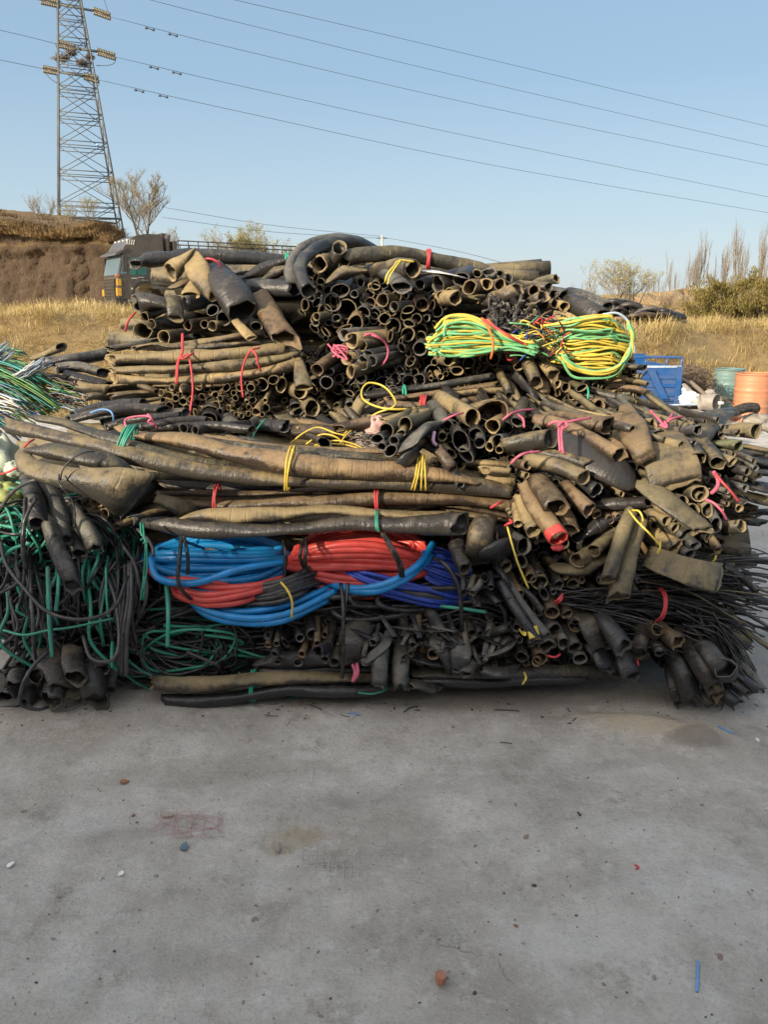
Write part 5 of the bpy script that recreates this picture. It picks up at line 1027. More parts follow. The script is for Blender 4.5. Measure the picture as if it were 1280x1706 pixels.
T.add('red_rag', crumple(930, 912, F1(0, 910) - .21, 9, 7, 5, 6), M['ropered'])
T.done()
fr('bent hose elbow filling the gap below the red banded mouth', '930,940,-.08;945,948,-.12;975,942,-.12;1010,925,-.08', [14, 17, 17, 14], 'olive', ends=(0, 0))
fr('dark bluish hose running up right above the two long hanging ones', '962,898,-.08;990,880,-.1;1035,855,-.08', [13, 14, 13], 'black', ends=(0, 0)); fr('second dark hose under the bluish one', '975,915,-.04;1005,895,-.06;1045,868,-.06', 13, 'dark', ends=(0, 0))
fr('long straight hose leaning down left with a round mouth near the right bundle', '1052,852,-.16;1040,885,-.24;1025,930,-.28;1013,967,-.28', [12, 13, 14, 14], 'olive', wall=.13, rag=.1, kink=.1)
fr('longer flat hose leaning beside the round mouthed straight one', '1068,866,-.14;1056,900,-.2;1044,950,-.26;1030,996,-.26', [12, 14, 16, 17], 'olive', wall=.1, flat=[.1, .1, .2, .3], kink=.1, rag=.3)
T = bundle('row of hose mouths in the shadow below the brown bundle')
for x, y, r in ((874, 911, 16), (888, 880, 8), (900, 970, 14), (907, 990, 11), (932, 975, 9), (962, 960, 10), (870, 935, 12), (845, 945, 10)): md, mt = stub(F1, x, y, r, (-.1, .1), .5, ('dark', 'grey', 'olive'), -.14, flat=.1, wall=.12); T.add('hose', md, mt)
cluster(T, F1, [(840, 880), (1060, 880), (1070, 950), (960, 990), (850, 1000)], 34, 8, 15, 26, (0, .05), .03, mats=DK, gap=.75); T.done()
fr('wide tan hose mouth with a torn glossy black flap right of the red coil', '800,935,-.1;802,905,-.18;806,880,-.18;812,866,-.1', [21, 21, 20, 15], 'tan', flat=[.55, .35, .3, .3], roll=8, rag=.6, wall=.06)
fr('torn glossy black flap curling out of the wide tan mouth', '806,932,-.16;822,922,-.2;842,915,-.17;858,920,-.1', [14, 20, 20, 10], 'black', flat=[.85, .7, .75, .8], roll=-25, rag=.6)
T = bundle('thin dark tubes pointing down below the torn black flap')
for s_, r in (('760,890,-.06;768,905,-.1;772,918,-.12', 12), ('758,905,-.1;765,930,-.14;776,948,-.17', 13), ('790,960,-.14;786,975,-.17;782,986,-.17', 6), ('806,965,-.16;796,978,-.18;787,988,-.2', 6), ('818,955,-.14;818,968,-.18;819,978,-.2', 6), ('808,958,-.14;808,960,-.16;808,962,-.2', 7), ('770,935,-.08;772,960,-.12;774,985,-.14', 5), ('812,985,-.12;822,995,-.16;831,1006,-.18', 6), ('795,995,-.12;798,1005,-.16;796,1014,-.18', 6),
              ('780,985,-.1;790,1000,-.14;795,1010,-.16', 5), ('826,940,-.1;840,960,-.14;852,990,-.14', 7), ('835,970,-.16;865,1020,-.24;898,1068,-.26', 9), ('842,968,-.1;875,1015,-.2;912,1060,-.24', 9), ('850,970,-.06;880,990,-.12;905,1020,-.14', 6)): T.add('tube', HH(F1, s_, r, rag=.15), M[gm.choice(DK)])
T.add('yellow_tape', HH(F1, '886,1044,-.255;889,1054,-.262;892,1064,-.268', 8.5, flat=.5, kink=0), M['yellow'], label='scrap of yellow tape'); T.add('yellow_tape', HH(F1, '878,1052,-.26;873,1056,-.26;868,1052,-.26', 5, flat=.8, kink=0), M['yellow']); T.done()
# ropes of the right half
for l, col, specs in (('pink purple rope lashed round the black swollen hose', 'ropepink', ['914,708,-.26;925,702,-.3;938,704,-.3;960,700,-.3;985,696,-.26', '938,706,-.32;936,725,-.3;938,750,-.28;942,756,-.26', '932,704,-.32;932,728,-.3;934,752,-.28', '930,710,-.33;940,702,-.34;946,710,-.32;936,714,-.32']),
                      ('thick magenta rope crossing left of the clean round mouth', 'ropepink', ['852,772,-.28;862,762,-.3;878,755,-.3;900,752,-.26', '855,768,-.28;868,758,-.32;888,752,-.28']),
                      ('two pink rope ends sticking up beside the tricycle', 'ropepink', ['1084,684,-.06;1096,696,-.1;1106,708,-.12', '1122,688,-.06;1116,698,-.1;1108,710,-.12', '1106,708,-.12;1120,698,-.14;1138,694,-.1', '1100,708,-.13;1112,712,-.15;1108,702,-.14']),
                      ('yellow cord hanging right of the two long leaning hoses', 'yellow', ['1048,850,-.26;1062,868,-.32;1082,888,-.34;1102,910,-.3', '1054,850,-.24;1066,852,-.28;1072,866,-.28;1068,876,-.26', '1101,903,-.31;1100,914,-.31;1096,922,-.3']),
                      ('long yellow string hanging from a red knot below the brown bundle', 'yellow', ['846,878,-.22;856,915,-.28;866,945,-.28;881,980,-.26']),
                      ('short yellow cord end under the pink tied mouths', 'yellow', ['1194,925,-.18;1192,932,-.18;1186,938,-.16']),
                      ('red knot at the top of the yellow string', 'ropered', ['842,876,-.2;848,872,-.24;854,870,-.24;850,866,-.22']),
                      ('pink rope loop round the sheaf of thin black strips at the right', 'ropered', ['1102,980,-.14;1110,990,-.2;1111,1010,-.22;1106,1028,-.2;1094,1038,-.14', '1099,980,-.14;1107,992,-.2;1108,1012,-.22;1102,1028,-.2;1092,1036,-.14']),
                      ('short red rope end left of the two long leaning hoses', 'ropered', ['924,1004,-.2;932,998,-.24;938,990,-.22', '928,1006,-.2;935,1000,-.24;938,994,-.22']),
                      ('red cord bit lying on the flat brown strips', 'ropered', ['818,846,-.14;828,840,-.16;838,836,-.12'])):
    T = Thing('rope', l, 'rope', 'loose ropes')
    for s_ in specs: T.add('strand', TT(F1, s_, 2.7 if col != 'yellow' else 2.1, n=14), M[col])
    T.done()
# =========================== cable coils
def coil(T, cx, cy, Yc, a, b, zs, n, rpx, mat, seed, sag=8, tilt=0, name='cable', ends=.55, seg=44, jit=1.):
    """coil with a near vertical axis seen from the side: n turns stacked over 2*zs px of height"""
    g = random.Random(seed); k = S(Yc, cy); c = P(cx, cy, Yc)
    for i in range(n):
        v = (i + .5) / n * 2 - 1 + g.gauss(0, .05); ph = g.random() * 6.28; aa = a * (1 - .12 * g.random()); bb = b * (1 - .35 * g.random()); dx = g.gauss(0, 4) * jit; tl = tilt + g.gauss(0, .02) * jit
        pts = []
        for s in range(seg):
            th = 2 * math.pi * s / seg; x = math.copysign(abs(math.cos(th)) ** .8, math.cos(th)) * aa + dx; y = math.sin(th) * bb
            lens = 1 - ends * (abs(x / a) ** 2.2) if abs(x) < a * 1.3 else .3
            z = -v * zs * lens + (1.1 * math.sin(2 * th + ph) + 1.2 * math.sin(3 * th + ph * 2)) * jit * 1.4 + (sag * (x / a) ** 2 - sag * .5) * (1 if y < 0 else .2) - (4 if y < 0 else -4) - x * tl
            pts.append(c + np.array([x * k, y * k, z * k]))
        T.add(name, tube(pts, rpx * k * g.uniform(.92, 1.06), 8, closed=True), M[mat])
T = Thing('cable_coil', 'coil of bright blue cable hanging under the left end of the long hoses', 'cable coil', 'tied cable coils')
coil(T, 362, 934, 3.17, 116, 45, 33, 13, 6.2, 'blue', 41, sag=6, name='blue_cable', jit=1.5, ends=.7); coil(T, 362, 932, 3.2, 100, 26, 31, 9, 6.2, 'blue', 42, sag=4, name='blue_cable', jit=1.5)
T.add('blue_cable', TT(F1, '250,930,-.12;262,962,-.16;300,972,-.17;340,968,-.17;400,948,-.15;474,936,-.08', 6, n=34, nseg=8), M['blue'])
T.add('red_cable', TT(F1, '249,950,-.06;270,966,-.1;310,966,-.12;380,976,-.1', 6, n=30, nseg=8), M['red'], label='red cable')
for i, s_ in enumerate(('290,972,-.12;330,990,-.15;400,985,-.14;470,966,-.08', '296,984,-.12;340,1000,-.15;410,990,-.14;462,974,-.08', '305,995,-.1;345,1007,-.14;400,1003,-.13;445,984,-.08', '300,966,-.1;350,978,-.14;420,976,-.13;476,962,-.06', '288,976,-.08;300,994,-.12;350,1006,-.1;400,1000,-.06')): T.add('red_cable', TT(F1, s_, 5.8, n=30, nseg=8), M['red'], label='red cable')
for i, s_ in enumerate(('300,984,-.06;340,1015,-.12;410,1030,-.14;480,1022,-.12;560,984,-.04', '310,992,-.06;345,1024,-.11;400,1037,-.12;470,1034,-.12;545,1000,-.04', '322,1000,-.04;380,1018,-.1;450,1014,-.1;540,985,-.02', '300,975,-.03;340,1008,-.08;410,1022,-.09;490,1004,-.08;556,975,0')): T.add('blue_cable', TT(F1, s_, 6, n=40, nseg=8), M['blue'])
T.add('tie_wire', TT(F1, '303,893,-.16;300,915,-.21;298,940,-.22;296,965,-.21;304,985,-.2;318,998,-.16', 3.4, n=20), M['ropeblack']); T.add('tie_wire', TT(F1, '306,893,-.17;311,915,-.23;313,935,-.22;312,957,-.21', 3, n=20), M['ropeblack']); T.add('tie_wire', TT(F1, '472,900,-.12;476,925,-.15;474,960,-.12', 3, n=20), M['ropeblack'])
T.add('tie_cord', TT(F1, '468,970,-.16;480,985,-.19;487,1005,-.19;486,1030,-.15', 2.6, n=16), M['ropeyel']); T.done()
T = Thing('cable_coil', 'coil of red cable under the middle of the long hoses', 'cable coil', 'tied cable coils')
coil(T, 600, 930, 3.15, 114, 45, 46, 14, 6, 'red', 43, sag=0, name='red_cable', tilt=.02, jit=1.5, ends=.86); coil(T, 600, 928, 3.19, 98, 26, 42, 9, 6, 'red', 44, sag=0, name='red_cable', jit=1.9, ends=.8)
for s_ in ('540,968,.02;570,978,-.08;610,980,-.15;655,968,-.17;698,940,-.13;722,905,-.02', '560,976,0;590,984,-.12;630,984,-.16;680,962,-.15;720,925,-.04'): T.add('blue_cable', TT(F1, s_, 6, n=34, nseg=8), M['blue'], label='light blue cable')
for s_ in ('505,898,-.12;502,915,-.16;500,930,-.16;506,946,-.12', '510,898,-.13;510,915,-.17;508,935,-.17;513,950,-.12', '636,888,-.17;650,912,-.23;662,935,-.23;668,960,-.18', '640,888,-.18;656,915,-.24;668,938,-.23;672,960,-.18'): T.add('tie_wire', TT(F1, s_, 3.2, n=20), M['ropeblack'])
T.done()
T = Thing('cable_coil', 'flattened coil of dark blue cable right of the red coil', 'cable coil', 'tied cable coils')
coil(T, 680, 972, 3.09, 104, 34, 17, 14, 4.2, 'navy', 45, sag=2, tilt=.2, name='navy_cable', jit=1.5); coil(T, 742, 948, 3.12, 40, 26, 24, 12, 3.2, 'navy', 46, sag=0, tilt=.3, name='navy_cable')
T.add('tie_wire', TT(F1, '722,930,-.12;735,935,-.2;750,950,-.22;765,980,-.22;769,1020,-.2;770,1052,-.14', 3.6, n=24), M['ropeblack']); T.done()
def vcoil(label, cx, cy, Yc, a, b, n, rpx, mats, seed, nm='cable', sag=14, spread=1., group='sagging loops of thin black cable', squash=.5):
    """loose coil lying on its side: loops face the viewer, sag and wander"""
    g = random.Random(seed); k = S(Yc, cy); T = Thing('cable_tangle', label, 'cables', group)
    for i in range(n):
        q = [g.random() * 6.28 for _ in range(4)]; aa = a * g.uniform(.45, 1.1); bb = b * g.uniform(.3, 1.1); ox = g.gauss(0, a * .22 * spread); oy = g.gauss(0, b * .25 * spread); dz = g.uniform(-.05, .12); tl = g.gauss(0, .12)
        pts = [];  m_ = 40; full = g.random() < .45; t1 = 6.28 if full else g.uniform(2.4, 4.6); t0 = g.uniform(0, 6.28) if full else g.uniform(2.8, 3.6)
        for s in range(m_):
            th = t0 + t1 * s / (m_ - 1); x = ox + aa * math.cos(th) * (1 + .1 * math.sin(2 * th + q[0])); z = -oy + bb * math.sin(th) * (1 + .15 * math.sin(3 * th + q[1])) + x * tl
            pts.append(P(cx, cy, Yc) + np.array([x * k, dz + .03 * math.sin(th * 2 + q[2]) + .03 * math.cos(th + q[3]), z * k]))
        r = rpx * k * g.uniform(.75, 1.25)
        pts = [p if p[2] > r else np.array([p[0], p[1], r + .001]) for p in pts]
        T.add(nm, tube(pts, r, 6, n=44), M[g.choice(mats)])
    T.done()
vcoil('thin black cables sagging under the bright blue coil', 400, 1050, 3.12, 190, 38, 96, 2.3, ('cable', 'cable', 'cable', 'cablegrey', 'cablegrey', 'teal'), 51)
vcoil('thin black cables flowing level under the red coil', 620, 1015, 3.14, 215, 36, 98, 2.4, ('cable', 'cable', 'cablegrey'), 52)
vcoil('loops of black cable hanging near the ground right of the thin tubes', 770, 1040, 3.05, 95, 36, 50, 2.4, ('cable', 'cable', 'cablegrey'), 53)
vcoil('wide slack black loops near the ground left of the blue coil', 300, 1075, 3.02, 100, 60, 40, 2.3, ('cable', 'cable', 'cablegrey', 'cable', 'teal'), 54)
vcoil('thick black cable loops crossing under the dark blue coil', 655, 990, 3.08, 130, 28, 14, 5, ('cable', 'cable', 'cablegrey'), 55)
T = Thing('cable_bundle', 'thick black cables lying between the red and bright blue cables', 'cables', 'sagging loops of thin black cable')
for i in range(12): T.add('cable', TT(F1, '%g,%g,-.08;%g,%g,-.12;%g,%g,-.1;%g,%g,.04' % (395 + gm.gauss(0, 22), 985 + i * 1.4 + gm.gauss(0, 3), 450, 975 + i * 2.2 + gm.gauss(0, 3), 500, 955 + i * 2.8 + gm.gauss(0, 3), 545 + gm.gauss(0, 16), 932 + i * 3.4 + gm.gauss(0, 4)), 4.6, n=20), M['cable' if i % 3 else 'cablegrey'])
T.done()
# green striped cable tangle at the left
vcoil('upper tangle of black cable with bright green stripes at the left edge', 95, 905, 3.2, 100, 60, 98, 2.7, ('cable', 'cable', 'teal', 'teal', 'cablegrey'), 61, group='green striped cable tangles')
vcoil('lower tangle of black cable with green stripes at the left edge', 110, 1010, 3.14, 115, 66, 98, 2.8, ('cable', 'cable', 'cable', 'teal', 'cablegrey'), 62, group='green striped cable tangles')
vcoil('small bright green cable tangle just left of the hanging grey hoses', 25, 885, 3.1, 42, 45, 46, 2.4, ('teal', 'teal', 'cable', 'cable'), 63, group='green striped cable tangles')
T = Thing('cable_bundle', 'hanging green and black cable ends in front of the left tangles', 'cables', 'green striped cable tangles')
for s_, r, m_ in (('79,945,-.2;80,985,-.26;82,1040,-.28;87,1095,-.26', 3.4, 'teal'), ('82,945,-.2;84,985,-.26;86,1040,-.28;89,1095,-.26', 2, 'cable'), ('98,950,-.2;96,985,-.24;93,1018,-.24', 3.2, 'teal'), ('176,945,-.16;177,990,-.2;180,1028,-.2', 2.6, 'teal'), ('277,975,-.14;280,1020,-.2;279,1078,-.2', 3.6, 'teal'), ('283,975,-.12;283,1020,-.2;280,1078,-.19', 2, 'cable'), ('187,1070,-.1;186,1095,-.14;187,1112,-.14', 3, 'teal'),
                  ('215,935,-.1;213,1000,-.16;205,1060,-.18;203,1124,-.16', 4, 'cable'), ('219,935,-.1;218,1000,-.16;211,1060,-.18;210,1126,-.16', 4, 'cablegrey'), ('208,940,-.08;206,1000,-.14;200,1060,-.16;200,1120,-.14', 3.5, 'cable'), ('50,950,-.1;52,1000,-.18;55,1040,-.2;56,1074,-.18', 3.4, 'cablegrey'),
                  ('0,900,-.1;10,940,-.2;40,980,-.28;80,1020,-.32;140,1032,-.32;190,1012,-.28;212,960,-.2', 3.2, 'cable'), ('42,830,-.2;40,870,-.3;38,905,-.3;42,950,-.26', 3.4, 'cable'), ('0,848,-.1;20,820,-.2;50,802,-.3;80,798,-.3;96,810,-.3', 3, 'cablegrey'), ('60,830,-.28;48,850,-.3;38,880,-.3;37,930,-.26', 3, 'cable'),
                  ('138,1060,-.2;150,1095,-.26;175,1103,-.28;192,1094,-.28;198,1060,-.26;192,1000,-.22;180,965,-.16', 3, 'cablegrey'), ('80,1085,-.2;55,1110,-.24;38,1140,-.26;34,1172,-.22;60,1182,-.2;80,1178,-.16', 3.2, 'cable'), ('0,935,-.1;20,915,-.16;50,905,-.2', 3, 'teal'), ('5,1050,-.18;40,1058,-.22;80,1050,-.22;120,1045,-.2;190,1030,-.14', 2.6, 'teal')):
    T.add('cable', TT(F1, s_, r, n=30), M[m_])
T.done()
T = Thing('rope', 'green cord hanging in a knot beside the bright blue coil', 'rope', 'loose ropes')
for s_ in ('234,870,-.2;235,890,-.24;242,900,-.26;240,950,-.24;234,1000,-.2', '238,872,-.2;240,895,-.25;245,930,-.25;241,975,-.22;238,1000,-.2', '244,905,-.26;244,950,-.25;238,985,-.23;240,960,-.24', '234,900,-.28;240,896,-.29;246,902,-.28;238,905,-.28'): T.add('strand', TT(F1, s_, 1.9, n=20), M['teal'])
T.done()
T = Thing('rope', 'black strap hanging to the ground under the red coil', 'rope', 'loose ropes'); T.add('strand', TT(F1, '568,972,-.18;572,1010,-.22;572,1060,-.22;570,1130,-.2', 3.2, n=20), M['ropeblack']); T.add('strand', TT(F1, '580,972,-.18;577,1000,-.2;573,1030,-.2', 3.2, n=12), M['ropeblack']); T.done()
T = Thing('cable_offcut', 'teal flat cable piece lying right under the black loops', 'cable', 'loose ropes'); T.add('c', TT(F1, '735,1010,-.14;770,1014,-.18;810,1020,-.18', 3, n=10), M['teal']); T.done()
# black sheets hanging behind the tangles at ground level
# =========================== bottom level hoses and ends near the ground
fr('tan hose lying level on the ground under the bright blue coil', '252,1140,-.06;330,1142,-.08;432,1132,-.08;560,1128,-.06;640,1130,0', [12, 15, 14, 13, 12], 'tan', flat=[.3, .15, .2, .2, .3], nmax=60)
fr('blackish hose on the ground in front with a small square mouth', '270,1167,-.04;300,1168,-.05;353,1168,-.06;420,1158,-.06;480,1150,-.07;560,1152,-.08;630,1148,-.06;690,1132,-.02', [10, 11, 11, 10, 10, 10, 9, 8], 'black', wall=.4, nmax=60, rag=.1)
fr('grey dusty hose half hidden above the tan one on the ground', '428,1102,0;480,1098,-.04;560,1094,-.05;650,1098,0', [12, 15, 15, 13], 'grey', ends=(0, 0), nmax=50)
fr('slim black hose between the grey and tan ones near the ground', '430,1119,-.02;520,1118,-.05;640,1114,-.02', 6, 'black', nmax=50)
fr('dark hose lying on the ground at the centre right', '690,1120,-.02;780,1128,-.04;880,1122,-.04;960,1118,-.02;1040,1124,0', [13, 14, 14, 13, 11], 'dark', nmax=60, ends=(0, 0))
fr('blackish flat hose under the centre right one', '640,1140,-.01;720,1136,-.05;800,1138,-.06;900,1134,-.05;980,1132,-.03', [6, 8, 9, 8, 6], 'black', nmax=60)
T = Thing('rope', 'green cord wrapped round the two ground hoses', 'rope', 'loose ropes'); T.add('r', loop(422, 1142, 2.92, 26, 20, 2.2, turns=2, step=4), M['ropegreen']); T.done()
T = Thing('rope', 'pink rope end drooping over the ground hoses', 'rope', 'loose ropes')
for s_ in ('588,1108,-.14;592,1120,-.18;588,1136,-.18', '595,1106,-.14;596,1122,-.18;589,1134,-.18'): T.add('strand', TT(F1, s_, 3, n=12), M['ropepink'])
T.done()
T = Thing('rope', 'teal cord curving on the concrete in front of the hoses', 'rope', 'loose ropes'); T.add('r', TT(F1, '597,1154,-.14;620,1156,-.15;640,1150,-.12;646,1142,-.08', 2, n=14), M['teal']); T.done()
T = Thing('rope', 'small yellow cord round the flat black ground hose', 'rope', 'loose ropes'); T.add('r', TT(F1, '874,1120,-.16;877,1130,-.2;871,1140,-.18', 2.2, n=10), M['yellow']); T.done()
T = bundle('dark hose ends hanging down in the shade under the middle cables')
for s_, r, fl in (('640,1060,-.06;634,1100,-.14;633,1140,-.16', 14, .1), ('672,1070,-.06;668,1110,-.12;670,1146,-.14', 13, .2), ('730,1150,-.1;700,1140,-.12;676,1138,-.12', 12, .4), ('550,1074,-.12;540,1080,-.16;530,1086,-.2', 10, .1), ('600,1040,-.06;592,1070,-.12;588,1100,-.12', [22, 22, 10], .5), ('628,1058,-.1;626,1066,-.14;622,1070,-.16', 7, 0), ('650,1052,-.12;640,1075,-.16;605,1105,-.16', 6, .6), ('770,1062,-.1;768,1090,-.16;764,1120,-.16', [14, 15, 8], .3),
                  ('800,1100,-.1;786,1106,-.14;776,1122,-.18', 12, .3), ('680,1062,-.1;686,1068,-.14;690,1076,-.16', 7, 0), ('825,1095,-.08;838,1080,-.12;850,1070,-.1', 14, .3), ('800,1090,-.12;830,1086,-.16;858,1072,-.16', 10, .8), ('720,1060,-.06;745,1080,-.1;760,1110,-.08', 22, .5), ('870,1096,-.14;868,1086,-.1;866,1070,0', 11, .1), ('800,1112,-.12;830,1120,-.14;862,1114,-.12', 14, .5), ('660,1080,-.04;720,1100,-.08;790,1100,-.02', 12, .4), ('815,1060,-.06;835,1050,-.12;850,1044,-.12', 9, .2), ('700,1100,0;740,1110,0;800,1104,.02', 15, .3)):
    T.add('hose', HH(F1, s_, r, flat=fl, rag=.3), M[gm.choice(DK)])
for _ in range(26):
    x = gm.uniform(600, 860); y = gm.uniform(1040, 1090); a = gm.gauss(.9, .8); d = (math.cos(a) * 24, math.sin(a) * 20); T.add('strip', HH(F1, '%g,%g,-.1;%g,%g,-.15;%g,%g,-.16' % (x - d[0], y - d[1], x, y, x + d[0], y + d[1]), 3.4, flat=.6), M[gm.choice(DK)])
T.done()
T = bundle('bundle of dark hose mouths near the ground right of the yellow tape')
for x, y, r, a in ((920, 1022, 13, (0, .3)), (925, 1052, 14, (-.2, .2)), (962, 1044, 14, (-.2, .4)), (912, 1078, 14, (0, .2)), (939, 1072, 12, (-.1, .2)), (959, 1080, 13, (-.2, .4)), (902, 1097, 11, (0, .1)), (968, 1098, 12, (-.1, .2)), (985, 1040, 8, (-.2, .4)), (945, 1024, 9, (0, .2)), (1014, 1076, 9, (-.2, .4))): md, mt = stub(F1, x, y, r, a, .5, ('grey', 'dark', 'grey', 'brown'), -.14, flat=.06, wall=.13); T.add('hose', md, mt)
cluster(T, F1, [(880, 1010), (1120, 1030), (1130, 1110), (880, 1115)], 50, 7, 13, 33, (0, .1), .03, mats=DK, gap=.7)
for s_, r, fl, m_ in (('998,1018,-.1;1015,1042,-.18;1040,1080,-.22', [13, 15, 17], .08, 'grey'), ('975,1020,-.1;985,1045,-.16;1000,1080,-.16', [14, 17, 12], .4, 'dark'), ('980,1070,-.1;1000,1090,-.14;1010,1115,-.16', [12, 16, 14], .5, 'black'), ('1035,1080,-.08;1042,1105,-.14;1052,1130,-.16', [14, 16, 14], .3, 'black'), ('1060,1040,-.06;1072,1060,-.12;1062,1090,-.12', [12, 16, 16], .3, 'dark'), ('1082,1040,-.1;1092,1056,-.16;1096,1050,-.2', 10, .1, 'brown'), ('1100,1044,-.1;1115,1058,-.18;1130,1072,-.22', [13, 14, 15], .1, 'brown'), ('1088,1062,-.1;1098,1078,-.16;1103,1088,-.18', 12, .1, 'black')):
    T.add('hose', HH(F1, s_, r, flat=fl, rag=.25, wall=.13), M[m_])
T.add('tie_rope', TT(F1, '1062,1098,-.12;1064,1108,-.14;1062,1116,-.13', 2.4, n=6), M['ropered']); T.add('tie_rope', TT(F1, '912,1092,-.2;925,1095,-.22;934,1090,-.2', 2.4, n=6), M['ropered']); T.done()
T = bundle('cascade of dark hoses sliding down to the concrete at the lower right')
for s_, r, fl, m_ in (('1118,1080,-.06;1135,1120,-.12;1152,1165,-.12', [13, 16, 17], .25, 'grey'), ('1122,1110,-.04;1130,1140,-.08;1142,1172,-.08', [12, 14, 13], .5, 'dark'), ('1145,1075,-.1;1170,1110,-.18;1190,1148,-.18', [15, 17, 15], .3, 'dark'), ('1165,1070,-.1;1185,1090,-.2;1210,1120,-.22;1212,1112,-.26', [14, 16, 17, 17], .1, 'grey'), ('1180,1110,-.1;1192,1135,-.14;1200,1158,-.15', 11, .1, 'brown'), ('1200,1150,-.08;1215,1160,-.12;1228,1172,-.13', 13, .1, 'black'),
                      ('1150,1140,-.06;1170,1160,-.1;1190,1172,-.1', 12, .3, 'dark'), ('1205,1120,-.1;1230,1138,-.14;1250,1156,-.14', 9, .4, 'dark'), ('1215,1110,-.1;1240,1130,-.14;1264,1150,-.12', 8, .4, 'grey'), ('1228,1100,-.08;1250,1122,-.12;1272,1148,-.1', 7, .5, 'grey'), ('1128,1070,-.04;1150,1100,-.08;1160,1140,-.1', 14, .3, 'black'), ('1195,1080,0;1215,1110,-.04;1240,1150,-.04', 12, .3, 'black'), ('1170,1060,.04;1200,1100,.02;1230,1160,.02', 16, .3, 'black'), ('1110,1060,.05;1130,1100,.05;1150,1150,.05', 16, .3, 'black'), ('1150,1090,0;1165,1120,-.06;1172,1150,-.1', 13, .2, 'grey')):
    T.add('hose', HH(F1, s_, r, flat=fl, rag=.35, wall=.13), M[m_])
T.done()
def fan(label, A, B, n, rpx, mats, seed, bow, dY=(-.16, .05), flat=True, grp='sheaves of thin black strips'):
    T = Thing('strip_sheaf', label, 'strip sheaf', grp); g = random.Random(seed)
    for i in range(n):
        t = g.random(); u = min(1, max(0, t + g.gauss(0, .16))); e = g.uniform(.62, 1.1)
        w1, w2, w3 = g.gauss(0, 6), g.gauss(0, 4), g.random() * 14
        a = (A[0] + (A[2] - A[0]) * t + g.gauss(0, 3), A[1] + (A[3] - A[1]) * t); b = (B[0] + (B[2] - B[0]) * u, B[1] + (B[3] - B[1]) * u)
        d = g.uniform(*dY); pts = []
        for j in range(7):
            q = j / 6 * e; pts.append(P(a[0] + (b[0] - a[0]) * q, a[1] + (b[1] - a[1]) * q + bow * math.sin(math.pi * q / 1.06) + w1 * math.sin(q * 4 + i) + w2 * math.sin(q * 9 + i * 2) + w3 * q * q, F1(0, a[1] + (b[1] - a[1]) * q) + d + .015 * math.sin(q * 5 + i)))
        k = S(F1(0, a[1]), a[1]) * g.uniform(.7, 1.3); T.add('strip', tube(pts, rpx * k, 6, n=20, cut=.45 if flat else 1), M[g.choice(mats)])
    T.done()
fan('thick sheaf of thin black strips fanning right above the pink loop', (930, 985, 950, 1040), (1240, 1010, 1170, 1110), 100, 2.6, ('cable', 'cable', 'cablegrey', 'dark', 'black'), 71, -10)
fan('sheaf of stiff dark strips sticking out past the right edge', (1050, 930, 1080, 1000), (1300, 925, 1290, 1060), 100, 2.6, ('cable', 'cablegrey', 'cablegrey', 'dark', 'olive'), 72, -4)
fan('drooping dark strips curling down at the lower right', (1110, 1000, 1150, 1050), (1262, 1060, 1215, 1130), 60, 3, ('cable', 'cablegrey', 'dark'), 73, -14)
fan('thin dark strips hanging steeply over the right cascade of hoses', (1150, 1010, 1200, 1030), (1190, 1110, 1270, 1130), 40, 3, ('cable', 'cablegrey', 'dark', 'black'), 74, -6)
fr('flat wide dark hose resting on the strips below the pink tied mouths', '1080,925,-.18;1120,940,-.24;1165,955,-.26;1200,962,-.24', [17, 19, 21, 22], 'olive', flat=.8, roll=40, rag=.15)
T = bundle('loose hoses sticking out right above the concrete at the right edge')
for s_, r in (('1205,940,-.1;1235,960,-.12;1262,985,-.1', 8), ('1210,955,-.08;1230,975,-.1;1250,1000,-.08', 5), ('1200,1000,-.1;1240,1020,-.1;1290,1050,-.06', 4), ('1230,990,-.08;1260,1000,-.08;1300,1010,-.06', 5), ('1210,1010,-.1;1245,1050,-.1;1285,1080,-.06', 6), ('1235,930,-.04;1270,935,-.04;1310,940,-.02', 7)): T.add('hose', HH(F1, s_, r, flat=.3), M[gm.choice(('dark', 'grey', 'olive'))])
T.done()
# lower left ends
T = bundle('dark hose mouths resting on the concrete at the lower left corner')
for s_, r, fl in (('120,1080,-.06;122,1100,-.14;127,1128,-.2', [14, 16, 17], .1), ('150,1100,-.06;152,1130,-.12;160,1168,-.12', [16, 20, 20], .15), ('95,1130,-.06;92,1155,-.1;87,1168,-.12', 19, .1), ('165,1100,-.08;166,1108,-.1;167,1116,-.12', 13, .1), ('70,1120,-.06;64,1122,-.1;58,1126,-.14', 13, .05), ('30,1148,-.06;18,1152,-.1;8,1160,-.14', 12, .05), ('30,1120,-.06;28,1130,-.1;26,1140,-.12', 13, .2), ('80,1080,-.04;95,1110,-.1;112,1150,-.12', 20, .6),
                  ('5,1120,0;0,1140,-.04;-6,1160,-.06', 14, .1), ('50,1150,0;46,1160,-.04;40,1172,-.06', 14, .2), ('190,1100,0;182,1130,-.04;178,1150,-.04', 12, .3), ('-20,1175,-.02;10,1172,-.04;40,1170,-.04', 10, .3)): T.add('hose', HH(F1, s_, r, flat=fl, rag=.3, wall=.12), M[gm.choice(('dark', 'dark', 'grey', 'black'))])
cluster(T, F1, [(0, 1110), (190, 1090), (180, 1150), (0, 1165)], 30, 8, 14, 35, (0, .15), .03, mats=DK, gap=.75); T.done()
one('crumpled black rubber sheet in the gap left of the ground hoses', crumple(225, 1100, 3.3, 40, 20, 50, 9), 'black', 'rubber_sheet', 'rubber sheet')
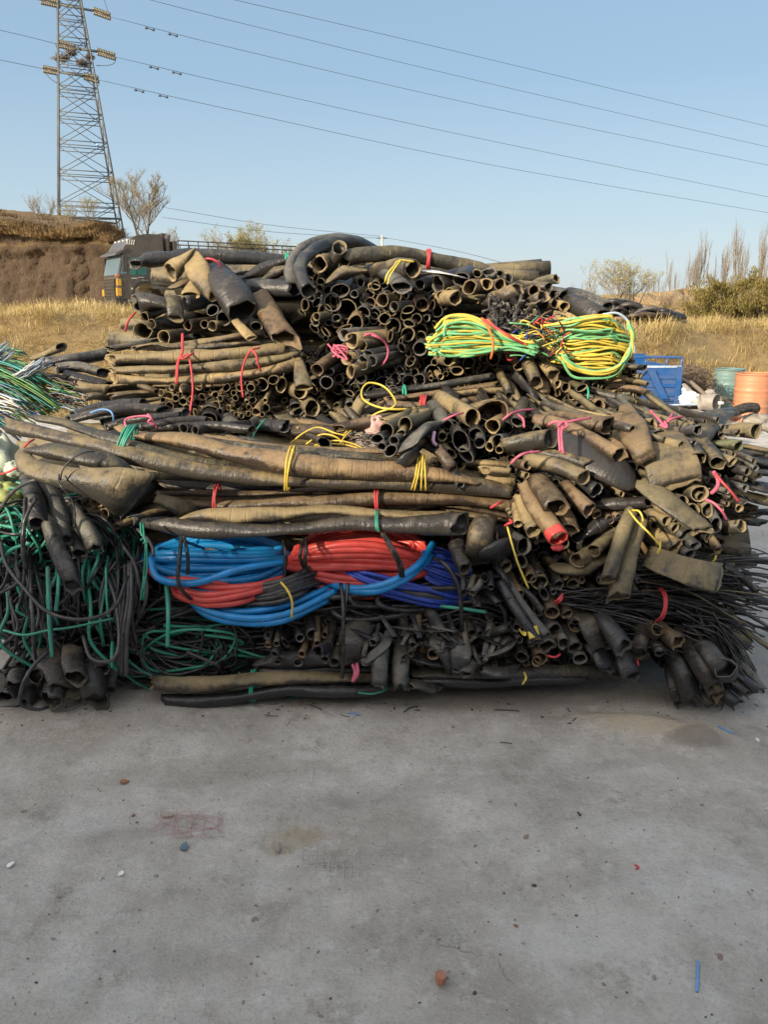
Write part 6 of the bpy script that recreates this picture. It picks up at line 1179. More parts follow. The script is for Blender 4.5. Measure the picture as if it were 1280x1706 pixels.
# =========================== coloured strips at the left and the netting
g = random.Random(77)
def strips(label, A, B, n, rpx, mats, seed, bow, Y=(4.1, 4.5)):
    T = Thing('strip_sheaf', label, 'strip sheaf', 'sheaves of coloured plastic strips'); g = random.Random(seed)
    for i in range(n):
        t = g.random(); u = min(1, max(0, t + g.gauss(0, .14))); e = g.uniform(.6, 1.0); a = (A[0] + (A[2] - A[0]) * t, A[1] + (A[3] - A[1]) * t); b = (B[0] + (B[2] - B[0]) * u, B[1] + (B[3] - B[1]) * u); Yd = g.uniform(*Y)
        pts = [P(a[0] + (b[0] - a[0]) * j / 5 * e, a[1] + (b[1] - a[1]) * j / 5 * e + bow * math.sin(math.pi * j / 5) + g.gauss(0, 1.2), Yd - .05 * j / 5) for j in range(6)]
        T.add('strip', tube(pts, rpx * S(Yd, 630) * g.uniform(.7, 1.3), 5, n=12, cut=.3), M[g.choice(mats)])
    T.done()
mc = ('teal', 'teal', 'teal', 'leafstrip', 'leafstrip', 'leafstrip', 'aqua', 'brownstrip', 'orange', 'steelstrip', 'cable', 'green', 'brownstrip')
strips('main sheaf of green, teal and orange strips sweeping down right at the left edge', (-60, 590, -60, 640), (120, 650, 90, 700), 100, 2.6, mc, 81, -16)
strips('lower sheaf of dark and teal strips at the left edge', (-60, 630, -60, 700), (120, 675, 40, 740), 90, 2.4, ('cable', 'teal', 'steelstrip', 'cable', 'navy', 'brownstrip', 'aqua', 'leafstrip', 'palestrip'), 82, -10, (4.2, 4.6))
strips('upper bundle of red and green strips behind the white strip ends', (-60, 570, -60, 600), (48, 586, 60, 610), 40, 2.4, ('brownstrip', 'leafstrip', 'teal', 'cable', 'green'), 83, -4, (4.4, 4.7))
strips('pale blue white strip ends stacked at the top of the left edge', (-40, 600, -40, 640), (12, 568, 26, 590), 34, 2.4, ('palestrip', 'palestrip', 'steelstrip'), 84, 0, (4.15, 4.3))
strips('pale blue white strip ends fanned behind the main green sheaf', (20, 626, 40, 632), (72, 592, 92, 606), 34, 2.4, ('palestrip', 'palestrip', 'white'), 85, 0, (4.05, 4.2))
strips('frayed dark strip ends where the green sheaf ends', (70, 620, 90, 680), (150, 640, 150, 690), 80, 1.8, ('cable', 'steelstrip', 'cablegrey', 'palestrip', 'leafstrip', 'brownstrip', 'teal'), 86, -2, (4.1, 4.5))
strips('pale strips lying under the green sheaf at the very left', (-30, 650, -30, 690), (44, 672, 30, 690), 16, 2.6, ('white', 'palestrip', 'yellow', 'orange'), 87, -4, (4.0, 4.1))
one('green leaf wrapped tie round the main coloured sheaf', loop(74, 642, 4.22, 16, 14, 2.4, tilt=-25, turns=2, step=3), 'leafstrip', 'tie_rope', 'rope', 'loose ropes')
one('dark collar round the cream flat hose by the strips', loop(130, 640, 4.16, 12, 10, 2.4, tilt=-20, turns=1), 'cable', 'tie_rope', 'rope', 'loose ropes')
def net(cx, cy, Y, rx, ry, rz, seed): return crumple(cx, cy, Y, rx, ry, rz, seed)
one('pale green mesh sack bulging at the left edge below the long hose', net(0, 770, 3.35, 26, 30, 38, 21), 'palenet', 'mesh_sack', 'sack', 'sacks and plastic')
one('small pale green mesh fold right of the bigger sack', net(26, 782, 3.28, 15, 14, 12, 22), 'palenet', 'mesh_sack', 'sack', 'sacks and plastic')
one('yellow green mesh sack at the left edge above the green cables', net(6, 828, 3.2, 30, 26, 20, 23), 'netgreen', 'mesh_sack', 'sack', 'sacks and plastic')
T = Thing('rope', 'red cord crossing the mesh sacks at the left edge', 'rope', 'loose ropes'); T.add('r', TT(F1, '-8,792,-.16;14,786,-.2;36,774,-.24', 2.2, n=10), M['ropered']); T.done()
T = Thing('rope', 'red cord at the fold of the doubled grey hose', 'rope', 'loose ropes'); T.add('r', TT(F1, '40,745,-.2;46,738,-.24;56,732,-.2', 2.2, n=10), M['ropered']); T.done()

# ------------------------------------------------------------------ truck
def paint(name, col, rough=.35, dirt=.4):
    m, N, L, B = newmat(name); vec, rn, tc = coords(N, L, 3); n1 = noise(N, L, vec, 2.2, 7, .7); n2 = noise(N, L, vec, 14, 5, .7)
    c = mix(N, L, math_(N, L, 'MULTIPLY', ramp(N, L, n1, .4, .75), dirt), col, (.26, .21, .14)); c = mix(N, L, math_(N, L, 'MULTIPLY', ramp(N, L, n2, .55, .7), dirt * .6), c, tuple(x * .5 for x in col))
    L.new(c, B.inputs['Base Color']); B.inputs['Roughness'].default_value = rough; bump(N, L, B, n2, .1, .01); return m
M['cab'] = paint('brown grey cab paint', (.07, .06, .052), .3, .3); M['trim'] = paint('black trim', (.02, .02, .02), .4, .3); M['chrome'] = metal('chrome', (.5, .5, .5), .2, .9, .05)
M['amber'] = plastic('amber lens', (.55, .3, .03), .2, .3); M['tyre'] = plastic('tyre', (.02, .02, .02), .8, .5); M['bluecart'] = paint('blue cart paint', (.01, .085, .27), .4, .4)
m, N, L, B = newmat('window glass'); B.inputs['Base Color'].default_value = (.13, .19, .23, 1); B.inputs['Roughness'].default_value = .08; M['glass'] = m  # pale blue base: sky reflection painted into the glass colour
M['greenglass'] = plastic('green tinted window', (.03, .16, .13), .1, .05, var=.1)
M['lens'] = plastic('red orange lamp lens', (.6, .10, .05), .2, .1)
tq = P(148, 500, 36.5); TRX, TRY, TRZ = tq[0], 36.5, 1.32; ta = R(35); TS = 1.0
def TR(md):
    V = np.asarray(md[0], float) * TS; V = np.stack([V[:, 0] * math.cos(ta) - V[:, 1] * math.sin(ta) + TRX + .65, V[:, 0] * math.sin(ta) + V[:, 1] * math.cos(ta) + TRY + 1.2, V[:, 2] + TRZ], 1); return V, md[1], md[2]
def cyl(c, ax, r, h, n=20):
    c = np.array(c, float); ax = np.array(ax, float); return tube([c - ax * h / 2, c + ax * h / 2], r, n, n=2)
def bevel_last(o, wd, seg=2):
    b = o.modifiers.new('b', 'BEVEL'); b.width = wd; b.segments = seg; b.limit_method = 'ANGLE'; b.angle_limit = R(40)
T = Thing('truck', 'brown grey lorry cab with stake trailer parked before the earth cut', 'truck')
prof = [(.02, .45), (-.05, .9), (-.02, 1.5), (.06, 1.75), (.3, 2.72), (.36, 2.95), (.62, 3.3), (1.0, 3.52), (1.5, 3.62), (2.1, 3.6), (2.2, 3.5), (2.22, 2.9), (2.24, 1.1), (1.95, 1.1), (1.85, 1.24), (1.6, 1.38), (1.3, 1.42), (1.0, 1.36), (.78, 1.18), (.68, .9), (.64, .5)]
T.add('cab', TR(prism(prof, -1.2, 1.2)), M['cab'], smooth=False)
T.add('windscreen', TR((np.array([(.02, -1.12, 1.78), (.02, 1.12, 1.78), (.25, 1.12, 2.66), (.25, -1.12, 2.66), (.07, -1.12, 1.78), (.07, 1.12, 1.78), (.3, 1.12, 2.66), (.3, -1.12, 2.66)]), [(0, 1, 2, 3), (4, 5, 6, 7)[::-1], (0, 1, 5, 4), (2, 3, 7, 6), (1, 2, 6, 5), (0, 3, 7, 4)], None)), M['glass'], smooth=False)
T.add('quarter_window', TR(prism([(.12, 1.82), (.34, 2.62), (.42, 2.62), (.42, 1.82)], -1.215, -1.19)), M['glass'], smooth=False)
dw = T.add('door', TR(prism([(.48, .95), (.48, 1.75), (.58, 2.62), (1.38, 2.62), (1.42, 1.5), (1.3, 1.45), (1.0, 1.4), (.78, 1.25), (.68, .95)], -1.225, -1.19)), M['cab'], smooth=False)
T.add('window', TR(prism([(.56, 1.78), (.64, 2.54), (.86, 2.54), (.86, 1.78)], -1.24, -1.22)), M['greenglass'], dw, smooth=False)
T.add('window', TR(prism([(.9, 1.78), (.9, 2.54), (1.32, 2.54), (1.34, 1.78)], -1.24, -1.22)), M['greenglass'], dw, smooth=False)
T.add('handle', TR(box(1.16, 1.34, -1.26, -1.22, 1.58, 1.63)), M['trim'], dw, smooth=False)
for i, (x, z, wv) in enumerate(((.56, 1.14, .07), (.65, 1.14, .05), (.72, 1.14, .07), (.82, 1.14, .03))): T.add('lettering', TR(box(x, x + wv, -1.232, -1.224, z, z + .07)), M['white'], dw, smooth=False)
for (x, z, wv) in ((.6, 1.62, .26), (.9, 1.67, .3), (1.1, 1.55, .3)): T.add('lettering', TR(box(x, x + wv, -1.232, -1.224, z, z + .025)), M['white'], dw, smooth=False)
T.add('lettering', TR(box(1.6, 2.0, -1.21, -1.199, 1.76, 1.79)), M['white'], smooth=False); T.add('plate', TR(box(1.75, 2.05, -1.215, -1.199, 1.35, 1.56)), M['white'], smooth=False)
T.add('sun_visor', TR(prism([(-.06, 2.62), (.0, 2.72), (.5, 2.98), (.5, 2.9), (.1, 2.64)], -1.25, 1.25)), M['cab'], smooth=False)
for y in (-.9, -.3, .3, .9): T.add('roof_lamp', TR(box(.62, .74, y - .08, y + .08, 3.28, 3.36)), M['white'], smooth=False)
for k in range(4): T.add('stripe', TR(prism([(.5 + k * .1, 3.1), (.56 + k * .1, 3.32), (.6 + k * .1, 3.32), (.54 + k * .1, 3.1)], -1.215, -1.199)), M['white'], smooth=False)
T.add('headlight', TR(box(-.09, .1, -1.23, -1.0, .85, 1.2)), M['amber'], smooth=False); T.add('corner_panel', TR(box(-.06, .12, -1.235, -1.08, 1.3, 1.6)), M['amber'], smooth=False)
T.add('marker_lamp', TR(box(-.1, .06, -1.24, -1.1, 1.7, 1.78)), M['orange'], smooth=False); T.add('headlight', TR(box(-.09, .1, .85, 1.23, .85, 1.15)), M['amber'], smooth=False)
gl = T.add('grille', TR(box(-.1, -.02, -.84, .84, .75, 1.6)), M['trim'], smooth=False)
for z in (.85, 1.0, 1.15, 1.3, 1.45): T.add('bar', TR(box(-.13, -.1, -.8, .8, z, z + .05)), M['chrome'], gl, smooth=False)
T.add('bumper', TR(box(-.16, .55, -1.24, 1.24, .35, .75)), M['trim'], smooth=False); T.add('step', TR(box(.35, .75, -1.25, -1.0, .6, .68)), M['chrome'], smooth=False)
for y in (-1.45, 1.45): T.add('mirror', TR(box(.2, .3, y - .1, y + .1, 1.9, 2.6)), M['trim'], smooth=False)
T.add('mirror_arm', TR(tube([(.3, -1.2, 2.65), (.25, -1.45, 2.62)], .02, 5, n=2)), M['trim'])
T.add('fender', TR(prism([(.6, .8), (.72, 1.15), (.98, 1.38), (1.3, 1.44), (1.62, 1.4), (1.9, 1.24), (2.02, .95), (2.1, .95), (1.98, 1.32), (1.66, 1.5), (1.3, 1.54), (.92, 1.48), (.64, 1.22), (.5, .8)], -1.28, -1.0)), M['trim'], smooth=False)
def wheel(x, y): i = T.add('wheel', TR(cyl((x, y, .52), (0, 1, 0), .52, .32, 24)), M['tyre'], smooth=False); T.add('rim', TR(cyl((x, y - .17, .52), (0, 1, 0), .28, .04, 16)), M['chrome'], i, smooth=False); T.add('hub', TR(cyl((x, y - .2, .52), (0, 1, 0), .1, .08, 12)), M['chrome'], i, smooth=False)
for x, y in ((1.32, -1.05), (1.32, 1.05), (4.6, -1.0), (4.6, 1.0), (6.0, -1.0)): wheel(x, y)
T.add('exhaust_stack', TR(tube([(2.5, -1.0, .8), (2.5, -1.0, 3.45), (2.55, -1.0, 3.62)], .13, 10)), M['cab']); T.add('air_duct', TR(box(2.36, 2.62, -.7, .9, 1.2, 3.72)), M['cab'], smooth=False)
T.add('chassis', TR(box(2.2, 13, -.9, .9, .78, 1.1)), M['trim'], smooth=False); T.add('fuel_tank', TR(cyl((3.4, -1.0, .85), (1, 0, 0), .32, 1.2, 16)), M['chrome'])
T.add('front_board', TR(box(2.72, 2.9, -1.22, 1.22, 1.15, 3.35)), M['cab'], smooth=False)
T.add('side_board', TR(box(2.9, 13, -1.24, -1.18, 1.1, 1.75)), M['cab'], smooth=False); T.add('side_board', TR(box(2.9, 13, 1.18, 1.24, 1.1, 1.75)), M['cab'], smooth=False)
for y in (-1.21, 1.21):
    T.add('stake_rail', TR(join([tube([(2.9, y, z), (13, y, z)], .03, 4, n=2) for z in (2.2, 2.75, 3.38)] )), M['trim'])
    for i in range(21): T.add('stake', TR(tube([(2.95 + i * .5, y, 1.75), (2.95 + i * .5, y, 3.38)], .025, 4, n=2)), M['trim'])
T.done(loc=(TRX, TRY, TRZ))

# ------------------------------------------------------------------ blue tricycle cart
CY = 10.6; a0 = P(1137, 640, CY); k = S(CY, 640); x1 = a0[0]; x0 = x1 - 1.02; zc = lambda y: P(1100, y, CY)[2]
zb, zt_ = zc(668), zc(613)
T = Thing('cargo_tricycle', 'blue cargo tricycle seen from behind with a red tail lamp', 'tricycle')
tg = T.add('tailgate', box(x0, x1 - .03, CY, CY + .03, zb, zt_), M['bluecart'], smooth=False)
for z in (.15, .42, .68): T.add('rib', box(x0 + .05, x1 - .08, CY - .02, CY - .002, zb + (zt_ - zb) * z, zb + (zt_ - zb) * (z + .1)), M['bluecart'], tg, smooth=False)
for x in (x0, x1 - .09): T.add('post', box(x, x + .07, CY - .035, CY - .003, zb - .02, zt_ + .02), M['bluecart'], tg, smooth=False)
def slab(xa, za, xb, zb2, wv): 
    return prism([(xa, za), (xa + wv, za), (xb + wv, zb2), (xb, zb2)], CY - .045, CY - .021)
T.add('brace', slab(x0 + .52, zt_ - .03, x1 - .28, zb + .03, .1), M['bluecart'], tg, smooth=False); T.add('brace', slab(x0 + .4, zt_ - .03, x0 + .12, zb + .03, .1), M['bluecart'], tg, smooth=False)
T.add('top_rail', join([box(x0, x1 - .03, CY - .01, CY + .04, zt_ + .003, zt_ + .03)]), M['palestrip'], smooth=False)
T.add('side_panel', box(x1 - .05, x1, CY + .035, CY + 1.6, zb, zt_), M['bluecart'], smooth=False); T.add('side_panel', box(x0, x0 + .05, CY + .035, CY + 1.6, zb, zt_), M['bluecart'], smooth=False); T.add('front_panel', box(x0, x1, CY + 1.6, CY + 1.65, zb, zt_ + .1), M['bluecart'], smooth=False); T.add('bed', box(x0, x1, CY + .035, CY + 1.6, zb - .06, zb - .004), M['bluecart'], smooth=False)
T.add('guard_rail', tube([(x0, CY + .02, zt_), (x0, CY + .02, zt_ + .1), (x0 + .06, CY + .02, zt_ + .14), (x1 - .1, CY + .02, zt_ + .14), (x1 - .03, CY + .02, zt_ + .1), (x1 - .03, CY + .02, zt_)], .018, 6, n=40), M['bluecart'])
for t in (.22, .5, .78): T.add('guard_post', tube([(x0 + 1.02 * t, CY + .02, zt_), (x0 + 1.02 * t, CY + .02, zt_ + .14)], .015, 5, n=2), M['bluecart'])
zl = zc(682)
T.add('rear_beam', box(x0, x1 - .06, CY - .05, CY + .05, zl - .07, zb - .064), M['bluecart'], smooth=False)
for xa in (x0 + .06, x1 - .42): i = T.add('tail_lamp', box(xa, xa + .32, CY - .075, CY - .052, zl - .035, zl + .06), M['lens'], smooth=False); T.add('lamp_frame', join([box(xa - .02, xa + .34, CY - .07, CY - .053, zl + .062, zl + .085), box(xa - .02, xa + .34, CY - .07, CY - .053, zl - .06, zl - .037)]), M['trim'], i, smooth=False)
for xa in (x0 + .1, x1 - .2): T.add('wheel', cyl((xa, CY + .9, .27), (1, 0, 0), .27, .1, 20), M['tyre'])
T.add('axle', cyl(((x0 + x1) / 2, CY + .9, .27), (1, 0, 0), .04, .8, 8), M['trim']); T.add('wheel', cyl(((x0 + x1) / 2, CY + 2.6, .27), (1, 0, 0), .27, .1, 20), M['tyre'])
T.add('frame', join([box((x0 + x1) / 2 - .05, (x0 + x1) / 2 + .05, CY + .1, CY + 2.6, .3, .38), box((x0 + x1) / 2 - .03, (x0 + x1) / 2 + .03, CY + 2.4, CY + 2.5, .3, .9)]), M['trim'], smooth=False)
T.add('handlebar', tube([(x0 + .2, CY + 2.2, 1.0), ((x0 + x1) / 2, CY + 2.45, .95), (x1 - .2, CY + 2.2, 1.0)], .015, 6, n=10), M['trim']); T.add('seat', crumple(1080, 650, CY + 1.95, 1, 1, 1, 5) if 0 else box((x0 + x1) / 2 - .15, (x0 + x1) / 2 + .15, CY + 1.75, CY + 2.1, .55, .65), M['trim'], smooth=False)
T.done(loc=(x1 - .5, CY, 0))
# ------------------------------------------------------------------ drums
def drum(label, px, Y, mat, rr=.29, hh=.88):
    c = P(px, 640, Y); T = Thing('steel_drum', label, 'drum', 'steel drums by the dry bank'); V = []; n = 36; pr = []
    for j in range(41):
        z = hh * j / 40; r = rr
        for zz in (.33, .66):
            r += .014 * math.exp(-((z - hh * zz) / .014) ** 2)
        for zz in (.12, .2, .46, .54, .8, .88): r += .004 * math.exp(-((z - hh * zz) / .012) ** 2)
        pr.append((r, z))
    pr = [(rr - .012, 0)] + pr
    for r, z in pr:
        for i in range(n):
            a = 6.283 * i / n; d = 1 + .012 * math.sin(2 * a + z * 4) + .01 * math.sin(3 * a - z * 7 + px); V.append((c[0] + r * d * math.cos(a), Y + r * d * math.sin(a), z + .006))
    Fc = [(j * n + i, j * n + (i + 1) % n, (j + 1) * n + (i + 1) % n, (j + 1) * n + i) for j in range(len(pr) - 1) for i in range(n)]
    T.add('body', (np.array(V), Fc, None), M[mat])
    rim = [(c[0] + rr * math.cos(a), Y + rr * math.sin(a), hh + .006) for a in np.linspace(0, 6.283, 36, endpoint=False)]
    T.add('rim', tube(rim, .013, 6, closed=True), M[mat]); T.add('lid', cyl((c[0], Y, hh - .02), (0, 0, 1), rr - .01, .012, 30), M[mat], smooth=False)
    T.add('bung', cyl((c[0] + .15, Y - .1, hh - .008), (0, 0, 1), .03, .02, 10), M['trim']); T.done()
M['tealdrum'] = paint('faded teal drum', (.13, .24, .235), .5, .75); M['orangedrum'] = paint('faded orange drum', (.56, .22, .11), .5, .7)
drum('faded teal steel drum standing nearer the tricycle', 1214, 12.3, 'tealdrum', .22, .67); drum('faded orange steel drum at the right edge', 1256, 11.3, 'orangedrum', .245, .68); 
c = P(1300, 640, 9.6); drum('dark green steel drum barely showing past the orange one', 1300, 12.2, 'leafstrip', .2, .5)
# ------------------------------------------------------------------ rubble between them
def rock(label, px, py, Y, r, mat, seed, sq=.7, name='rubble_lump', cat='rubble', grp='rubble by the drums'):
    T = Thing(name, label, cat, grp); T.add('r', crumple(px, py, Y, r, r * .8, r * sq, seed), M[mat]); T.done()
M['brick'] = plastic('brick rubble', (.35, .14, .08), .9, .5); M['stone'] = plastic('stone rubble', (.30, .27, .23), .9, .5); M['wood'] = paint('old boards', (.20, .15, .11), .8, .5)
rock('crumpled pale plastic bag right of the tricycle', 1150, 664, 10.2, 14, 'white', 31, .7, 'plastic_bag', 'bag', 'sacks and plastic'); rock('smaller grey plastic bag behind the pale one', 1143, 650, 10.6, 7, 'palestrip', 32, .8, 'plastic_bag', 'bag', 'sacks and plastic')
rock('brown brick lump beside the tyre piece', 1225, 694, 7.6, 9, 'brick', 33); rock('broad grey stone lump at the right edge', 1262, 700, 7.0, 20, 'stone', 34, .45); rock('small round stone beside the teal drum', 1184, 655, 10.6, 7, 'stone', 35, .8); rock('grey rubble heap under the boards', 1150, 694, 8.6, 34, 'stone', 36, .25); rock('grey stone right of the broad one', 1290, 712, 6.4, 16, 'stone', 37, .5)
T = Thing('bucket', 'grey plastic bucket lying on its side left of the teal drum', 'bucket', None); q0, q1 = P(1166, 669, 9.2), P(1196, 671, 9.1); T.add('body', hose([q0, (q0 + q1) / 2, q1], [.09, .1, .105], wall=.05, rag=.02, kink=0, rough=.01, nseg=20), M['stone']); T.add('spout', tube([q1 + np.array([0, -.02, .0]), q1 + np.array([.06, -.03, 0])], .02, 6, n=2), M['white']); T.done()
T = Thing('tyre_piece', 'black ribbed tyre piece lying in front of the orange drum', 'tyre'); q0, q1 = P(1225, 686, 6.9), P(1262, 680, 7.0); pts = [q0 * (1 - t) + q1 * t + np.array([0, 0, .02 * math.sin(3.14 * t)]) for t in (0, .33, .66, 1)]
T.add('tread', hose(pts, .042, flat=.3, rag=.1, kink=0), M['tyre']); u = (q1 - q0); 
for i in range(12): t = (i + .5) / 12; c = q0 + u * t + np.array([0, 0, .02 * math.sin(3.14 * t)]); T.add('rib', tube([c - u / np.linalg.norm(u) * .005, c + u / np.linalg.norm(u) * .005], .047, 10, n=2), M['tyre'])
T.done()
for i, (a, b, c_, d, Y, m_) in enumerate(((1138, 630, 1172, 655, 11, 'wood'), (1150, 634, 1180, 662, 10.8, 'wood'), (1098, 678, 1164, 674, 9.6, 'palestrip'), (1096, 688, 1170, 684, 9.2, 'wood'), (1098, 694, 1160, 690, 9.0, 'lilac'), (1110, 684, 1176, 692, 9.0, 'wood'), (1104, 700, 1180, 698, 8.6, 'stone'), (1140, 640, 1165, 668, 10.6, 'stone'), (1120, 690, 1190, 688, 8.7, 'stone'))):
    q0, q1 = P(a, b, Y), P(c_, d, Y - .3); q1[2] = max(.03, q1[2]); q0[2] = max(.03, q0[2])
    lb = ['thin board leaning against the brush pile', 'second board leaning beside the first by the brush pile', 'pale bent panel on top of the board stack', 'brown board in the stack behind the pink rope ends', 'lilac tinted strip in the board stack', 'board lying across the stack toward the bucket', 'grey slat lowest in the board stack', 'grey board half under the pale plastic bag', 'short grey slat at the right end of the stack'][i]
    T = Thing('board', lb, 'board', 'boards and slats by the tricycle'); T.add('b', tube([q0, (q0 + q1) / 2 + np.array([0, 0, .01]), q1], .045, 4, n=6, cut=.35), M[m_ if m_ != 'lilac' else 'lilac'], smooth=False); T.done()
g = random.Random(91); out = []; c = P(1150, 632, 11.6)
for _ in range(900):
    a = g.random() * 6.28; d = np.array([math.cos(a) * g.random() * .45, g.gauss(0, .2), 0]); p = c + d; p[2] = .1 + g.random() * .65 * (1 - (d[0] / .5) ** 2); e = np.array([g.gauss(0, 1), g.gauss(0, .4), g.gauss(0, .5)]); e *= .14 / np.linalg.norm(e); out.append(tube([p - e, p + np.array([0, 0, .03]), p + e], .005, 3, n=4))
tag(build('brush_pile', join(out), M['bark']), 'pile of dry brown brushwood between the tricycle and the teal drum', 'brushwood', kind='stuff')
# far hose heap on the bank
g = random.Random(95); T = Thing('far_hose_heap', 'dark heap of old hoses lying on the bank beyond the yellow coil', 'hose heap')
for _ in range(90):
    v = g.random(); px = 1000 + g.random() * 118; top = 500 + (max(0, px - 1040) * .28 if px > 1040 else (1040 - px) * .1); py = top + (544 - top) * v; Y = 15.4 + g.uniform(-.4, .8); ln = g.uniform(25, 60)
    pts = [P(px - ln / 2, py + 3 + g.gauss(0, 2), Y), P(px, py - 2, Y - .1), P(px + ln / 2, py + 5 + g.gauss(0, 3), Y)]; T.add('hose', tube(pts, g.uniform(.03, .055), 6, n=8), M[g.choice(['dark', 'grey', 'black', 'brown'])])
T.done()
# ------------------------------------------------------------------ debris on the concrete
def onground(px, py, h=0.): x, y = ground_at(px, py); return np.array([x, y, yard(x, y) + h])
def flake(label, px, py, w_, l, mat, seed, name, cat, grp=None, th=.004, tilt=.1):
    g = random.Random(seed); c = onground(px, py, .004 + tilt * w_ * .3); n = 9; a0 = g.random() * 6; V = []
    for z in (th, 0):
        for i in range(n):
            a = 6.283 * i / n; r = 1 + g.uniform(-.25, .2) if z == th else rr_[i]
            if z == th and i == 0: rr_ = []
            if z == th: rr_.append(r)
            x, y = w_ * r * math.cos(a), l * r * math.sin(a); V.append(c + np.array([x * math.cos(a0) - y * math.sin(a0), x * math.sin(a0) + y * math.cos(a0), z + tilt * x]))
    Fc = [tuple(range(n)), tuple(range(2 * n - 1, n - 1, -1))] + [(i, i + n, (i + 1) % n + n, (i + 1) % n) for i in range(n)]
    T = Thing(name, label, cat, grp); T.add('f', (np.array(V), Fc, None), M[mat], smooth=False); T.done()
flake('round white chip lying alone at the far left of the concrete', 17, 1444, .011, .009, 'white', 1, 'white_chip', 'chip', th=.003); flake('angular white chip left of centre on the concrete', 202, 1458, .008, .01, 'white', 2, 'white_chip', 'chip', th=.003)
flake('small white chip above the angular one', 98, 1496, .006, .004, 'stone', 12, 'white_chip', 'chip')
flake('bluish silver shard lying below the pink twine', 307, 1416, .019, .012, 'steelstrip', 3, 'foil_shard', 'shard', th=.004, tilt=.15); flake('pale cardboard bit standing in the pink twine', 276, 1362, .008, .024, 'stone', 4, 'cardboard_bit', 'cardboard', th=.008)
flake('brown flat stone near the heap left of centre', 207, 1305, .014, .011, 'brick', 5, 'flat_stone', 'stone'); flake('rusty brown rock near the bottom edge', 735, 1641, .02, .014, 'brick', 6, 'rock', 'rock', th=.018, tilt=.3)
flake('white paper scrap lying by the ground hoses', 415, 1163, .03, .02, 'white', 7, 'paper_scrap', 'paper', th=.003); flake('pale paper scrap near the right end of the heap', 1262, 1238, .012, .008, 'white', 8, 'paper_scrap', 'paper', th=.003)
flake('long pale sliver beside the lower left hose mouths', 130, 1178, .004, .06, 'stone', 9, 'sliver', 'sliver'); flake('dark dented metal bit in the hollow', 460, 1409, .008, .032, 'stone', 10, 'metal_bit', 'metal scrap', th=.008)
def groundtube(label, pts, r, mat, name, cat, grp=None): T = Thing(name, label, cat, grp); T.add('t', tube([onground(x, y, r) for x, y in pts], r, 5, n=16), M[mat]); T.done()
groundtube('short blue tube piece lying upright in view at the lower right', ((1163, 1609), (1162, 1635), (1161, 1660)), .0035, 'ropeblue', 'blue_tube', 'tube'); groundtube('blue strip beside the dirt mound at the right', ((1194, 1236), (1206, 1235), (1220, 1238)), .004, 'ropeblue', 'blue_strip', 'strip')
groundtube('tiny blue strip near the heap', ((580, 1193), (590, 1192), (600, 1195)), .003, 'ropeblue', 'blue_strip', 'strip'); groundtube('teal strip lying on the concrete before the ground hoses', ((478, 1168), (495, 1164), (516, 1160)), .004, 'teal', 'teal_strip', 'strip')
groundtube('thin straw before the ground hoses', ((430, 1174), (452, 1178), (478, 1174)), .002, 'fibre', 'straw_stem', 'straw'); groundtube('pale straw stem lying under the dark ground hoses', ((905, 1136), (925, 1137), (945, 1138)), .003, 'fibre', 'straw_stem', 'straw')
groundtube('red crumb of plastic right of centre on the concrete', ((1058, 1446), (1064, 1450), (1060, 1453)), .003, 'ropered', 'plastic_crumb', 'plastic'); groundtube('small black twig piece on the concrete right of centre', ((963, 1359), (967, 1364)), .004, 'cable', 'twig', 'twig')
M['fadedpink'] = plastic('faded pink twine', (.45, .2, .2), .8, .3)
g = random.Random(17); T = Thing('pink_twine', 'tangle of fine pink twine lying on the concrete', 'twine')
for _ in range(11):
    p = [onground(246 + g.random() * 130, 1350 + g.random() * 48 - 0, .003 + .004 * g.random()) for _ in range(4)]; p.sort(key=lambda q: q[0]); T.add('strand', tube(p, .0007, 4, n=24), M['fadedpink'])
T.done()
M['pebg'] = plastic('grey pebble', (.26, .25, .23), .9, .4); M['pebb'] = plastic('brown pebble', (.22, .13, .08), .9, .4); M['pebd'] = plastic('dark pebble', (.07, .065, .06), .9, .4); M['pebw'] = plastic('pale pebble', (.48, .46, .42), .9, .3)
protos = []
def peb(seed):
    g = random.Random(seed); V, Fc = [], []; nu, nv = 8, 5; q = [g.random() * 6 for _ in range(3)]
    for j in range(nv + 1):
        for i in range(nu):
            ph = math.pi * j / nv; a = 6.283 * i / nu; d = 1 + .2 * math.sin(2 * a + q[0] + ph) + .15 * math.sin(3 * ph + q[1] + a); V.append((math.sin(ph) * math.cos(a) * d, math.sin(ph) * math.sin(a) * d * .75, math.cos(ph) * d * .55))
    for j in range(nv):
        for i in range(nu): Fc.append((j * nu + i, (j + 1) * nu + i, (j + 1) * nu + (i + 1) % nu, j * nu + (i + 1) % nu))
    me = bpy.data.meshes.new('pebble'); me.from_pydata(V, [], Fc); return me
for mt, l in (('pebg', 'small grey pebble lying loose on the concrete'), ('pebb', 'small brown pebble lying loose on the concrete'), ('pebd', 'small dark crumb lying loose on the concrete'), ('pebw', 'small pale pebble lying loose on the concrete')):
    for k in range(3): me = peb(hash(mt) % 1000 * 0 + k + len(protos)); me.materials.append(M[mt]); protos.append((me, l))
g = random.Random(23); anchors = [(222, 1360), (215, 1362), (228, 1372), (60, 1638), (88, 1565), (92, 1568), (130, 1546), (405, 1672), (418, 1608), (505, 1660), (860, 1545), (960, 1530), (1090, 1635), (791, 1660), (950, 1480), (1010, 1440), (980, 1298), (1130, 1300), (960, 1490), (840, 1490), (890, 1480), (530, 1590), (160, 1555), (190, 1585), (260, 1460)]
